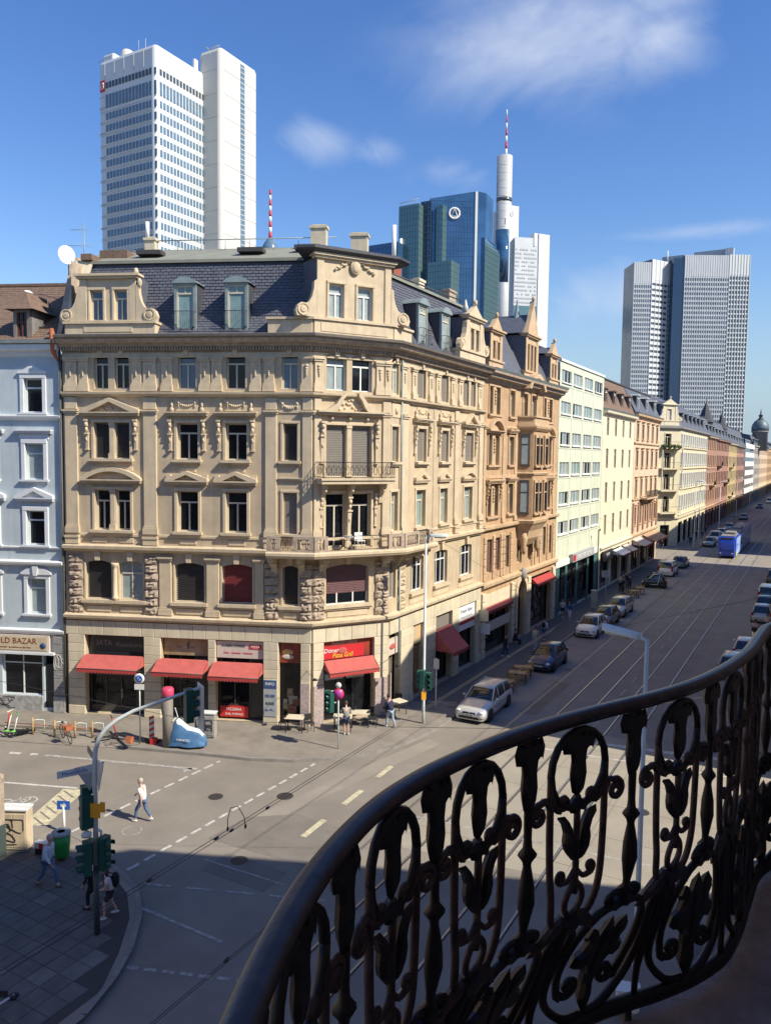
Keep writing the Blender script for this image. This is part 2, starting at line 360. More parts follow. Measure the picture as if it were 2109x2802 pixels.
FNK = [(-40,127.2),(-18.5,127.3),(-17.0,128.0),(-16.5,129.5),(-16.5,420)]
FEK = [(40,127.2),(-1.0,127.3),(-2.4,128.0),(-2.9,129.5),(-2.9,420)]
def pavement(name, edge, back, m='paving'):
    b = MB(); b.slab(edge+back, 0.001, .12); return structure(b, name, m)
nw = pavement('pavement', NWK, [(-30,114.3),(-30,60),(-62,40)]); sw = pavement('pavement', SWK, [(-62,-40)])
ne = pavement('pavement', NEK, [(40,100)]); se = pavement('pavement', SEK, [(40,-40)])
fn = pavement('pavement', FNK, [(-40,420)]); fe = pavement('pavement', list(reversed(FEK)), [(40,127.2)][:0]+[(40,420)])
WM.update({o.name: Matrix.Identity(4) for o in (nw,sw,ne,se,fn,fe)})
def kerbline(par, pts, step, side, maxn=400, zt=.135):
    n_ = 0
    for (x0,y0),(x1,y1) in zip(pts, pts[1:]):
        L = hypot(x1-x0,y1-y0)
        if L < .05: continue
        k = max(1, round(L/step)); d = Vector(((x1-x0)/L,(y1-y0)/L)); nn = Vector((d.y,-d.x))*side
        for i in range(k):
            if n_ >= maxn: return
            a, c = L*i/k+.006, L*(i+1)/k-.006
            p = Vector((x0,y0))
            q = [p+d*a, p+d*c, p+d*c-nn*.16, p+d*a-nn*.16]; o = [p+d*a+nn*.012, p+d*c+nn*.012]
            b = MB(); b.add([(o[0].x,o[0].y,0),(o[1].x,o[1].y,0),(q[1].x,q[1].y,zt),(q[0].x,q[0].y,zt),(q[2].x,q[2].y,zt),(q[3].x,q[3].y,zt)], [(0,1,2,3) if side > 0 else (3,2,1,0),(3,2,4,5) if side > 0 else (5,4,2,3)])
            put(b, 'kerb_stone', 'kerb', par); n_ += 1
kerbline(nw, NWK[1:12], 1.0, 1, 130)
kerbline(sw, SWK[1:12], 1.0, 1, 60)
for par, pts, s in ((ne,NEK[1:6],1),(se,SEK[:5],1),(fn,FNK[1:],1),(fe,FEK[1:],-1)):
    b = MB(); b.sweep([p for p in pts][::(1 if s>0 else -1)], [(.015,0),(.0,.135),(-.16,.135)]); put(b, 'kerb', 'kerb', par)
# paving slabs of the near corner, one by one
def inside(p, poly):
    c = False; n = len(poly)
    for i in range(n):
        a, b_ = poly[i], poly[i-1]
        if (a[1] > p[1]) != (b_[1] > p[1]) and p[0] < (b_[0]-a[0])*(p[1]-a[1])/(b_[1]-a[1])+a[0]: c = not c
    return c
swp = SWK+[(-62,-40)]
sm = []
for nm in ('slab_a','slab_b','slab_c'):
    b = MB(); s_ = .292; b.add([(-s_,-s_,0),(s_,-s_,0),(s_,s_,0),(-s_,s_,0),(-s_+.008,-s_+.008,.012),(s_-.008,-s_+.008,.012),(s_-.008,s_-.008,.012),(-s_+.008,s_-.008,.012)], [(4,5,6,7),(0,1,5,4),(1,2,6,5),(2,3,7,6),(3,0,4,7)]); sm.append(b.mesh('paving_slab', nm))
rs = random.Random(3); cnt = 0
jb = MB(); jb.slab([(-25.5,9.5),(-15.5,9.5),(-15.6,13.0),(-16.4,14.3),(-17.4,15.6),(-18.5,16.5),(-19.5,16.9),(-25.5,16.9)], .121, .1225); put(jb, 'slab_joints', 'joint', sw)
for i in range(-44, -24):
    for j in range(15, 30):
        x, y = i*.6, j*.6
        if cnt < 290 and all(inside(q, swp) for q in ((x-.5,y-.3),(x+.5,y-.5),(x+.45,y+.45),(x-.5,y+.5))) and y < 17:
            m_ = sm[rs.choices((0,1,2),(5,4,1))[0]]
            link('paving_slab', m_, sw, Matrix.Translation((x,y,.121+rs.random()*.002)) @ Matrix.Rotation(rs.uniform(-.006,.006),4,'Z')); cnt += 1
# smaller slabs in front of the shops: too many to pick apart, joined
nwp = NWK+[(-30,114.3),(-30,60),(-62,40)]
b = MB(); rs = random.Random(5)
fr = Matrix.Rotation(A, 3, 'Z')
for i in range(-12, 52):
    for j in range(-10, 18):
        p = fr @ Vector((i*.42, j*.42, 0)); x, y = p.x-34.6, p.y+24.5
        if all(inside((x+dx,y+dy), nwp) for dx in (-.42,.42) for dy in (-.42,.42)):
            z = .1215+rs.random()*.003; u = fr @ Vector((.202,0,0)); v = fr @ Vector((0,.202,0))
            b.quad((x-u.x-v.x,y-u.y-v.y,z),(x+u.x-v.x,y+u.y-v.y,z),(x+u.x+v.x,y+u.y+v.y,z),(x-u.x+v.x,y-u.y+v.y,z))
put(b, 'small_paving_slabs', 'paving', nw, kind='stuff')
b = MB()
for i in range(0, 150):
    for j in range(0, 7):
        x, y = -19.55+j*.43, 38.6+i*.43; z = .1215+rs.random()*.003
        b.quad((x-.205,y-.205,z),(x+.205,y-.205,z),(x+.205,y+.205,z),(x-.205,y+.205,z))
put(b, 'small_paving_slabs', 'slab_b', nw, kind='stuff')
b = MB(); b.slab([(-60,11.5),(-34.15,22.73),(-30.06,24.32),(-28.3,25.1),(-30.46,26.1),(-60,13.6)], .004, .03); structure(b, 'bicycle_bay', 'paving')

# ------------------------------------------------------------------ building materials
mat('sandstone', (.535,.432,.292), .9, var=.20, vscale=.9, bump=.2, bscale=25, streak=.28)
mat('sandstone_trim', (.60,.49,.335), .88, var=.16, vscale=1.6, bump=.15, bscale=30, streak=.22)
mat('sandstone_worn', (.45,.36,.275), .92, var=.35, vscale=3, bump=.3, bscale=20, streak=.3)
mat('pale_stone', (.64,.565,.41), .85, var=.12, vscale=1.4, bump=.1, bscale=30, streak=.2)
mat('pale_stone_b', (.60,.53,.39), .85, var=.16, vscale=1.4, bump=.1, bscale=30, streak=.25)
mat('sandstone_red', (.50,.335,.195), .9, var=.24, vscale=1.0, bump=.2, bscale=25, streak=.3)
mat('sandstone_red_trim', (.545,.39,.24), .88, var=.2, vscale=1.6, streak=.25)
mat('slate', (.105,.112,.140), .62, var=.35, vscale=5, bump=.3, bscale=8)
mat('slate_dark', (.055,.057,.068), .6, var=.3, vscale=5)
mat('clay', (.19,.125,.09), .9, var=.35, vscale=4, bump=.3, bscale=10)
mat('zinc', (.30,.36,.35), .55, metal=.35, var=.25, vscale=3)
mat('zinc_pale', (.46,.50,.47), .55, metal=.2, var=.2, vscale=3)
mat('roof_felt', (.24,.245,.20), .9, var=.2, vscale=1)
mat('gutter', (.20,.175,.15), .6, metal=.3, var=.3, vscale=4)
mat('frame_cream', (.60,.55,.42), .6, var=.1, vscale=8)
mat('frame_white', (.74,.74,.70), .5, var=.06, vscale=8)
mat('frame_dark', (.06,.055,.05), .5)
mat('glass', (.010,.013,.018), .05, spec=.35, var=.6, vscale=.8)
mat('glass_sky', (.03,.07,.15), .05, spec=.9)
mat('glass_curtain', (.30,.36,.36), .35, spec=.6, var=.25, vscale=3)
mat('glass_teal', (.22,.33,.33), .3, spec=.6, var=.25, vscale=3)
mat('shutter_grey', (.20,.18,.155), .7, var=.12, vscale=5)
mat('shutter_dark', (.022,.020,.022), .6, var=.3, vscale=4)
mat('shutter_red', (.17,.022,.022), .6, var=.25, vscale=4)
mat('shutter_mauve', (.13,.062,.068), .6, var=.2, vscale=4)
mat('black_iron', (.02,.02,.022), .5, metal=.4)
mat('awning_red', (.47,.105,.09), .85, var=.18, vscale=3)
mat('awning_red2', (.40,.05,.045), .85, var=.15, vscale=3)
mat('shop_dark', (.02,.022,.026), .35, spec=.6)
mat('white_trim', (.66,.68,.69), .7, var=.08, vscale=4)
mat('blue_render', (.46,.53,.56), .9, var=.10, vscale=1.2, bump=.08, bscale=30, streak=.18)
mat('grey_stone', (.30,.29,.28), .9, var=.3, vscale=3, streak=.2)
mat('green_render', (.60,.64,.50), .85, var=.10, vscale=.9, streak=.22)
mat('cream_render', (.70,.64,.48), .85, var=.08, vscale=.8, streak=.12)
mat('pink_render', (.66,.50,.36), .85, var=.14, vscale=1.2, streak=.2)
mat('rose_stone', (.38,.22,.17), .9, var=.2, vscale=1.2, streak=.25)
mat('ochre_render', (.52,.40,.19), .85, var=.15, vscale=1.2, streak=.2)
mat('grey_render', (.40,.38,.36), .9, var=.12, vscale=1.2, streak=.2)
mat('yellow_render', (.64,.58,.40), .88, var=.12, vscale=1.2, streak=.2)
mat('brick_red', (.30,.09,.06), .9, var=.3, vscale=6)
mat('white', (.76,.76,.74), .6)
mat('red_paint', (.55,.03,.03), .5)
mat('copper', (.13,.17,.19), .55, metal=.3, var=.3, vscale=1)

FONT = None
def text(body, size, material, parent, mtx, extrude=.006, name='lettering', align='CENTER', shear=0.0, sx=1.0):
    cu = bpy.data.curves.new('lettering', 'FONT'); cu.body = body; cu.size = size; cu.extrude = extrude; cu.align_x = align; cu.align_y = 'CENTER'; cu.shear = shear; cu.resolution_u = 2
    o = bpy.data.objects.new('tmp_text', cu); COL.objects.link(o)
    me = bpy.data.meshes.new_from_object(o.evaluated_get(bpy.context.evaluated_depsgraph_get()))
    bpy.data.objects.remove(o); bpy.data.curves.remove(cu)
    me.materials.clear(); me.materials.append(M[material])
    return link(name, me, parent, mtx @ Matrix.Rotation(pi/2, 4, 'X') @ Matrix.Diagonal((sx,1,1,1)))

def arch_pts(x0, x1, z, rise, n=8):     # shallow arch from (x0,z) over to (x1,z)
    if rise <= 0: return [(x0, z), (x1, z)]
    w = (x1-x0)/2; R = (w*w+rise*rise)/(2*rise); cx, cz = (x0+x1)/2, z+rise-R; a = math.asin(min(1, w/R))
    return [(cx+R*sin(-a+2*a*i/n), cz+R*cos(-a+2*a*i/n)) for i in range(n+1)]
def wall(parent, F_, L, z0, z1, ops, material, depth=.28, name='wall', x0=0.0, y=0.0):
    """wall face with real openings: ops = (x0,x1,z0,z1[,rise]) ; rise = arch height inside z1"""
    b = MB(); xs = sorted({x0, L} | {o[0] for o in ops} | {o[1] for o in ops}); zs = sorted({z0, z1} | {o[2] for o in ops} | {o[3] for o in ops})
    for i in range(len(xs)-1):
        j = 0
        while j < len(zs)-1:
            cx = (xs[i]+xs[i+1])/2
            def hole(k): 
                cz = (zs[k]+zs[k+1])/2
                return any(o[0] < cx < o[1] and o[2] < cz < o[3] for o in ops)
            if hole(j): j += 1; continue
            k = j
            while k+1 < len(zs)-1 and not hole(k+1): k += 1
            b.quad((xs[i],y,zs[j]),(xs[i+1],y,zs[j]),(xs[i+1],y,zs[k+1]),(xs[i],y,zs[k+1])); j = k+1
    for o in ops:
        a, c, d, e = o[:4]; r = o[4] if len(o) > 4 else 0; yy = y+depth
        b.quad((a,y,d),(a,y,e-r),(a,yy,e-r),(a,yy,d)); b.quad((c,yy,d),(c,yy,e-r),(c,y,e-r),(c,y,d)); b.quad((a,yy,d),(c,yy,d),(c,y,d),(a,y,d))
        ap = arch_pts(a, c, e-r, r)
        for p, q in zip(ap, ap[1:]):
            b.quad((p[0],y,p[1]),(q[0],y,q[1]),(q[0],yy,q[1]),(p[0],yy,p[1]))
            if r > 0: b.quad((p[0],y,p[1]),(p[0],y,e),(q[0],y,e),(q[0],y,q[1]))
    return put(b, name, material, parent, F_.at())
# ---- windows: frame is the part, pane / blind are its sub-parts. Mesh data shared by kind and size
WC = {}
def window(parent, F_, x0, x1, z0, z1, kind='casement', fm='frame_cream', gl='glass', depth=.22, rise=0.0, seed=None):
    w, h = round(x1-x0, 2), round(z1-z0, 2); key = (kind, w, h, fm, gl, rise)
    if key not in WC:
        f = MB(); fw = min(.07, w*.12); t = .07
        f.box(-w/2,-w/2+fw,0,t,0,h); f.box(w/2-fw,w/2,0,t,0,h); f.box(-w/2+fw,w/2-fw,0,t,0,fw)
        if rise: 
            ap = arch_pts(-w/2+fw, w/2-fw, h-rise, rise); f.prism(ap+[(w/2-fw,h+.02),(-w/2+fw,h+.02)], 0, t)
        else: f.box(-w/2+fw,w/2-fw,0,t,h-fw,h)
        if kind in ('casement','transom','door'):
            zt = h*.70 if kind != 'door' else h*.76
            f.box(-w/2+fw,w/2-fw,-.015,t,zt,zt+fw*1.2)
        if kind in ('casement','door') and w > .6: f.box(-fw*.55,fw*.55,-.02,t,fw,h*.70 if kind=='casement' else h*.76)
        if kind == 'three':
            for x in (-w/6, w/6): f.box(x-fw*.5,x+fw*.5,-.01,t,fw,h-fw)
            f.box(-w/2+fw,w/2-fw,-.015,t,h*.7,h*.7+fw)
        if kind == 'cross': f.box(-w/2+fw,w/2-fw,-.015,t,h*.66,h*.66+fw*1.2); f.box(-fw*.5,fw*.5,-.02,t,fw,h-fw)
        if kind == 'slide': f.box(-fw*.5+w*.1,fw*.5+w*.1,-.01,t,fw,h-fw)
        bl = None; z_gl = 0
        if kind in ('roller','roller_part'):
            bl = MB(); zb = 0 if kind == 'roller' else h*.27; n = max(5, int((h-zb)/.09))
            for i in range(n):
                za, ze = zb+(h-zb)*i/n, zb+(h-zb)*(i+1)/n
                bl.quad((-w/2+.01,.005,za+.012),(w/2-.01,.005,za+.012),(w/2-.01,-.008,ze-.004),(-w/2+.01,-.008,ze-.004)); bl.quad((-w/2+.01,-.008,ze-.004),(w/2-.01,-.008,ze-.004),(w/2-.01,.005,ze+.012),(-w/2+.01,.005,ze+.012))
        if kind == 'roller_part':
            for x in (-w*.22, w*.16): f.box(x-.035,x+.035,.0,t,0,h*.3)
        p = MB(); tt = t*.6; p.quad((-w/2,tt,0),(w/2,tt,0),(w/2,tt,h),(-w/2,tt,h))
        WC[key] = (f.mesh('window', fm), p.mesh('pane', gl if kind != 'roller' and kind != 'roller_part' else 'glass'), bl.mesh('roller_blind', gl) if bl else None)
    fm_, pm, bm = WC[key]
    o = link('window', fm_, parent, F_.at((x0+x1)/2, depth, z0))
    link('pane', pm, o, WM[o.name])
    if bm: link('roller_blind', bm, o, WM[o.name])
    return o
def trim(parent, F_, mb, name, material='sandstone_trim', **k): return put(mb, name, material, parent, F_.at(), **k)
def surround(parent, F_, x0, x1, z0, z1, w=.16, out=.07, material='sandstone_trim', sill=True, sill_out=.2, ear=0.0, sill_h=.14):
    b = MB(); b.bbox(x0-w,x0-.002,-out,.0,z0,z1,.015); b.bbox(x1+.002,x1+w,-out,.0,z0,z1,.015); b.bbox(x0-w-ear,x1+w+ear,-out-.012,0,z1+.002,z1+w,.015)
    trim(parent, F_, b, 'window_surround', material)
    if sill:
        s = MB(); s.box(x0-w-.08,x1+w+.08,-sill_out,.02,z0-sill_h,z0-.004); s.box(x0-w-.03,x1+w+.03,-sill_out*.6,.02,z0-sill_h-.09,z0-sill_h-.002); trim(parent, F_, s, 'window_sill', material)
def cornice_piece(x0, x1, z, out, h, mb=None):
    b = mb or MB(); n = 3
    for i in range(n):
        o = out*(.45+.55*(i+1)/n); b.box(x0-o*.5,x1+o*.5,-o,.0,z+h*i/n+(.002 if i else 0),z+h*(i+1)/n)
    return b
def pediment(parent, F_, x0, x1, z, h, out=.35, kind='tri', material='sandstone_trim', orn=True):
    cornice = cornice_piece(x0, x1, z, out, .2); xm = (x0+x1)/2; e = out*.5
    trim(parent, F_, cornice, 'pediment_cornice', material)
    b = MB(); za = z+.2
    if kind == 'tri':
        t = .17
        b.prism([(x0-e,za+.002),(x0-e+.02,za+.12),(xm,za+h),(xm,za+h-t*1.15),(x0+t*1.7,za+.002)], -out, -.0); b.prism([(xm,za+h),(x1+e-.02,za+.12),(x1+e,za+.002),(x1-t*1.7,za+.002),(xm,za+h-t*1.15)], -out, -.0)
        b.prism([(x0+t*1.7,za+.003),(x1-t*1.7,za+.003),(xm,za+h-t*1.15)], -.06, -.0)
    elif kind == 'arc':
        ap = arch_pts(x0-e, x1+e, za+.06, h-.06, 14); ai = arch_pts(x0+.16, x1-.16, za+.002, h-.2, 14)
        b.prism([(x0-e,za+.002)]+ap+[(x1+e,za+.002)]+list(reversed(ai)), -out, 0); b.prism(ai, -.06, 0)
    elif kind == 'swan':
        L = [(x0-e,za+.002),(x0+.35,za+.10),(x0+.75,za+.35),(x0+1.05,za+h*.8),(xm-.35,za+h),(xm-.35,za+h-.16),(x0+1.15,za+h*.62),(x0+.95,za+.2),(x0+.8,za+.002)]
        b.prism(L, -out, 0); b.prism([(2*xm-p[0],p[1]) for p in reversed(L)], -out, 0); b.prism([(x0+.8,za+.003),(x1-.8,za+.003),(x1-1.15,za+h*.8),(x0+1.15,za+h*.8)], -.08, 0)
    trim(parent, F_, b, 'pediment', material)
    if orn and kind != 'arc':
        c = MB(); rs = random.Random(int(x0*100)); W = (x1-x0)*(.20 if kind == 'tri' else .26); hh = h*.42 if kind == 'tri' else h*.8
        for i in range(9 if kind == 'tri' else 26):
            px = xm+rs.uniform(-W,W); pz = za+.08+rs.random()*hh*(1-abs(px-xm)/W*.7); r = rs.uniform(.04,.08)*(1.5 if kind == 'swan' else 1)
            c.ell((px,-.10,pz),(r,.06,r*.8),7,5)
        trim(parent, F_, c, 'carved_relief', material)
def console(mb, x, z1, h=.9, w=.2, out=.26):
    """a carved bracket post beside a window: cap, scroll, mask, taper, foot"""
    mb.box(x-w/2,x+w/2,-out,0,z1-.1,z1); mb.ell((x,-out*.75,z1-.26),(w*.46,out*.35,.13),8,6); mb.box(x-w*.38,x+w*.38,-out*.7,0,z1-.36,z1-.11)
    mb.ell((x,-out*.55,z1-.52),(w*.40,out*.36,.14),8,6); mb.box(x-w*.55,x+w*.55,-out*.8,0,z1-.78,z1-.70)
    z = z1-.78
    mb.add([(x-w*.3,-out*.35,z-h),(x+w*.3,-out*.35,z-h),(x+w*.42,-out*.6,z-.002),(x-w*.42,-out*.6,z-.002),(x-w*.3,0,z-h),(x+w*.3,0,z-h),(x+w*.42,0,z-.002),(x-w*.42,0,z-.002)], [(0,1,2,3),(1,5,6,2),(4,0,3,7),(0,4,5,1)])
    mb.ell((x,-out*.5,z-h*.35),(w*.25,.07,.12),7,5); mb.box(x-w*.5,x+w*.5,-out*.6,0,z-h-.06,z-h-.002)
def garland(mb, x0, x1, z, sag=.14, n=9, r=.055, y=-.07):
    for i in range(n):
        t = i/(n-1); px = x0+(x1-x0)*t; pz = z-sag*4*t*(1-t); mb.ell((px,y,pz),(r,.06,r*(1.25 if .2<t<.8 else .9)),7,5)
    for px in (x0,x1): mb.ell((px,y-.01,z+.03),(r*1.1,.07,r*1.1),7,5); mb.ell((px,y,z-.13),(r*.6,.05,.10),6,5)
def pilaster(parent, F_, x0, x1, z0, z1, out=.10, material='sandstone', cap=True, base=True, panel=False, drop=False, tm='sandstone_trim', name='pilaster'):
    b = MB(); b.bbox(x0,x1,-out,0,z0,z1,.02)
    if base: b.box(x0-.05,x1+.05,-out-.07,0,z0,z0+.30); b.box(x0-.02,x1+.02,-out-.03,0,z0+.302,z0+.42)
    if cap: b.box(x0-.05,x1+.05,-out-.06,0,z1-.10,z1); b.box(x0-.09,x1+.09,-out-.11,0,z1+.002,z1+.09)
    o = trim(parent, F_, b, name, tm)
    if drop:
        c = MB(); xm = (x0+x1)/2
        for k, (dz, r) in enumerate(((.28,.10),(.42,.085),(.55,.07),(.66,.05),(.75,.035))): c.ell((xm,-out-.03,z1-dz-.05),(r,.05,.075),7,5)
        put(c, 'carved_drop', tm, o, F_.at())
    return o
def balusters(mb, x0, x1, z0, z1, n, r=.04):
    for i in range(n): 
        x = x0+(x1-x0)*(i+.5)/n; mb.tube([(x,0,z0),(x,0,z1)], r, 5)
def awning(parent, F_, x0, x1, z, drop=.55, out=1.1, material='awning_red', y0=-.05, val=.22, name='awning'):
    b = MB(); n = max(6, int((x1-x0)/.16)); za = z-drop
    nd = 5
    pr = [(y0-out*t, z-drop*t-.05*sin(pi*t)) for t in [i/nd for i in range(nd+1)]]
    for (ya,za_),(yb,zb_) in zip(pr, pr[1:]): b.quad((x0,yb,zb_),(x1,yb,zb_),(x1,ya,za_),(x0,ya,za_)); b.quad((x0,ya,za_-.012),(x1,ya,za_-.012),(x1,yb,zb_-.012),(x0,yb,zb_-.012))
    for s, x in ((1,x0),(-1,x1)): b.add([(x,y0,z),(x,y0,za+.02),(x,y0-out,za)], [(0,1,2) if s > 0 else (2,1,0)])
    o = put(b, name, material, parent, F_.at())
    v = MB(); ye = y0-out
    for i in range(n):
        a, c = x0+(x1-x0)*i/n, x0+(x1-x0)*(i+1)/n; m = (a+c)/2; r = (c-a)/2
        v.add([(a,ye,za),(c,ye,za),(c,ye,za-val+.08),(m+r*.6,ye,za-val+.02),(m,ye,za-val),(m-r*.6,ye,za-val+.02),(a,ye,za-val+.08)], [(6,5,4,3,2,1,0)[::-1]])
        v.add([(a,ye+.01,za),(c,ye+.01,za),(c,ye+.01,za-val+.08),(m,ye+.01,za-val),(a,ye+.01,za-val+.08)], [(0,1,2,3,4)])
    put(v, 'valance', 'awning_red2', o, F_.at())
    s = MB(); s.tube([(x0,ye+.01,za),(x1,ye+.01,za)], .025, 6); s.tube([(x0+.1,y0,za-.3),(x0+.1,ye,za)], .015, 5); s.tube([(x1-.1,y0,za-.3),(x1-.1,ye,za)], .015, 5)
    put(s, 'awning_arm', 'frame_dark', o, F_.at())
    return o
def shopfront(parent, F_, x0, x1, z0, z1, door=None, depth=.45, fm='frame_dark', gl='glass', base=.5, panes=2):
    """glazed shop window with base panel, mullions, things on display and a recessed door"""
    b = MB(); t = .08; y = depth
    b.box(x0,x1,y-.02,y+t,z0,z0+base); b.box(x0,x0+t,y,y+t,z0+base,z1); b.box(x1-t,x1,y,y+t,z0+base,z1); b.box(x0,x1,y-.01,y+t,z1-t,z1)
    xa, xb = x0+t, x1-t
    if door: xd0, xd1 = door; b.box(xd0-t,xd0,y-.015,y+t,z0,z1); xb = xd0-t if xd1 > (x0+x1)/2 else xb
    for i in range(1, panes): x = xa+(xb-xa)*i/panes; b.box(x-.03,x+.03,y-.012,y+t,z0+base,z1)
    b.box(x0,x1,y-.014,y+t,z0+(z1-z0)*.76,z0+(z1-z0)*.76+.06)
    o = put(b, 'shop_window', fm, parent, F_.at())
    g = MB(); g.quad((x0,y+t*.5,z0+base),(x1,y+t*.5,z0+base),(x1,y+t*.5,z1),(x0,y+t*.5,z1)); put(g, 'pane', gl, o, F_.at())
    if door:
        d = MB(); d.box(door[0],door[1],y-.04,y+.03,z0+.02,z0+(z1-z0)*.76); d.box(door[0]+.06,door[1]-.06,y-.052,y-.03,z0+.3,z0+(z1-z0)*.72)
        put(d, 'shop_door', 'shop_dark', o, F_.at())
    return o
mat('goods_a', (.30,.25,.16), .8, var=.5, vscale=4, col2=(.05,.07,.06)); mat('goods_b', (.14,.18,.17), .7, var=.6, vscale=5, col2=(.35,.33,.28)); mat('goods_c', (.30,.12,.07), .8, var=.5, vscale=5, col2=(.05,.04,.04))
def goods(parent, F_, x0, x1, z0, z1, y=.40, n=9, seed=1, name='window_display'):
    rs = random.Random(seed); bs = {k: MB() for k in ('goods_a','goods_b','goods_c')}
    for i in range(n):
        w, h = rs.uniform(.15,.5), rs.uniform(.15,.55); x = rs.uniform(x0, max(x0+.01,x1-w)); z = rs.uniform(z0, max(z0+.01,z1-h)); yy = y+rs.uniform(0,.08)
        bs[rs.choice(list(bs))].box(x,x+w,yy,yy+.03,z,z+h)
    for k, b in bs.items():
        if b.v: put(b, name, k, parent, F_.at())

# ------------------------------------------------------------------ the corner building
CB = thing('corner_building', 'sandstone corner building with slate mansard roof and red awnings over its shops', 'building', (-27, 31, 0))
FF = Frame(WLx, WLy, A); LF = hypot(W1[0]-WLx, W1[1]-WLy)
AC = atan2(W2[1]-W1[1], W2[0]-W1[0]); FC = Frame(W1[0], W1[1], AC); LC = hypot(W2[0]-W1[0], W2[1]-W1[1])
FS = Frame(W2[0], W2[1], pi/2); LS = 12.8
PATH = [(WLx, WLy), W1, W2, (W2[0], W2[1]+LS)]
TR = 'sandstone_trim'
f4, f3, f2, f1 = (17.36,19.12), (13.76,15.63), (10.03,12.14), (6.35,8.4)
F4w = [(1.72,2.5),(2.85,3.63),(6.25,7.2),(8.8,9.8),(11.68,12.52)]
F3w = [(1.70,2.5),(2.83,3.63),(6.2,7.3),(8.78,9.88),(11.78,12.5)]
F1w = [(1.12,2.55),(2.97,4.28),(6.02,7.6),(8.56,10.17),(11.76,12.58)]
Gw = [(1.05,4.33),(5.25,7.82),(8.22,10.78),(11.56,12.74)]
ops = [(a,b,f4[0],f4[1],.14) for a,b in F4w]+[(a,b,*f3) for a,b in F3w]+[(a,b,*f2) for a,b in F3w]+[(a,b,f1[0],f1[1],.16) for a,b in F1w]+[(a,b,.14,4.42) for a,b in Gw]
wall(CB, FF, LF, 0, 19.7, ops, 'sandstone', .3)
C4 = [(.71,1.84),(2.15,3.28)]; C1 = (.76,3.2); CG = (.62,3.53)
ops = [(a,b,f4[0],f4[1],.14) for a,b in C4]+[(a,b,12.96,15.6) for a,b in C4]+[(a,b,9.32,12.12) for a,b in C4]+[(C1[0],C1[1],f1[0]-.05,8.42,.18),(CG[0],CG[1],.14,4.5)]
wall(CB, FC, LC, 0, 19.7, ops, 'sandstone', .3)
S4 = [(.08,.86),(3.05,4.1),(6.18,7.18),(9.44,10.3),(10.65,11.4)]; S3 = [(.12,.85),(3.05,4.2),(6.18,7.24),(9.75,11.1)]
S1 = [(.05,.78),(2.55,4.12),(5.6,7.4),(9.35,11.2)]; SG = [(.12,1.3),(2.78,4.16),(5.76,8.15),(9.2,12.0)]
ops = [(a,b,f4[0],f4[1],.12) for a,b in S4]+[(a,b,*f3) for a,b in S3]+[(a,b,*f2) for a,b in S3]+[(a,b,f1[0],f1[1],.1) for a,b in S1]+[(a,b,.14,4.42) for a,b in SG]
wall(CB, FS, LS, 0, 19.7, ops, 'sandstone', .3)
b = MB(); b.quad((-34.3,27.4,0),(-37.5,35,0),(-37.5,35,24.0),(-34.3,27.4,24.0)); b.quad((-37.5,35,0),(-30,48.6,0),(-30,48.6,22),(-37.5,35,22)); b.quad((-30,48.6,0),(-19.95,48.6,0),(-19.95,48.6,19.7),(-30,48.6,19.7)); put(b, 'wall', 'sandstone_worn', CB, WF.at())
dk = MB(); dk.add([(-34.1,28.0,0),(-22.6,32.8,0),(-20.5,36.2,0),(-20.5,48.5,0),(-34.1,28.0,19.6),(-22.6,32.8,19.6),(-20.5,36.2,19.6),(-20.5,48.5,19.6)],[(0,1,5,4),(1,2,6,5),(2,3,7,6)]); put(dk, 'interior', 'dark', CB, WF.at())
# windows
for i,(a,b_) in enumerate(F4w): window(CB, FF, a, b_, f4[0], f4[1], 'casement', rise=.14, gl=['glass','glass','glass_sky','glass','glass_sky'][i])
for i,(a,b_) in enumerate(F3w):
    if i < 2 : window(CB, FF, a, b_, *f3, 'roller', gl='shutter_dark', depth=.16)
    elif i == 4: window(CB, FF, a, b_, *f3, 'roller', gl='shutter_dark', depth=.16)
    else: window(CB, FF, a, b_, *f3, 'casement')
for i,(a,b_) in enumerate(F3w):
    window(CB, FF, a, b_, *f2, 'casement' if i < 4 else 'roller', gl='glass' if i < 4 else 'shutter_grey', depth=.22 if i < 4 else .14)
for i,(a,b_) in enumerate(F1w):
    k = [('roller','shutter_dark'),('cross','glass_curtain'),('roller','shutter_dark'),('roller','shutter_red'),('roller','shutter_dark')][i]
    window(CB, FF, a, b_, *f1, k[0], gl=k[1], rise=.16 if k[0] != 'cross' else 0, depth=.2)
for i,(a,b_) in enumerate(C4):
    window(CB, FC, a, b_, *f4, 'casement', rise=.14, fm='frame_white', gl=['glass_curtain','glass'][i])
    window(CB, FC, a, b_, 12.96, 15.6, 'roller', gl='shutter_grey', depth=.2)
    window(CB, FC, a, b_, 9.32, 12.12, 'door', fm='frame_cream')
window(CB, FC, C1[0], C1[1], f1[0]-.05, 8.42, 'roller_part', gl='shutter_mauve', rise=.18, fm='frame_white', depth=.18)
for i,(a,b_) in enumerate(S4): window(CB, FS, a, b_, *f4, 'casement' if i == 0 else 'roller', rise=.12 if i==0 else 0, gl='glass_curtain' if i == 0 else 'shutter_grey', depth=.16)
for i,(a,b_) in enumerate(S3): window(CB, FS, a, b_, *f3, 'roller', gl='shutter_grey', depth=.14)
for i,(a,b_) in enumerate(S3): window(CB, FS, a, b_, *f2, 'casement', gl='glass_teal' if i in (1,) else 'glass_curtain', depth=.2)
for i,(a,b_) in enumerate(S1): window(CB, FS, a, b_, *f1, 'three' if i else 'roller', fm='frame_white', gl='glass' if i else 'shutter_grey', depth=.18)
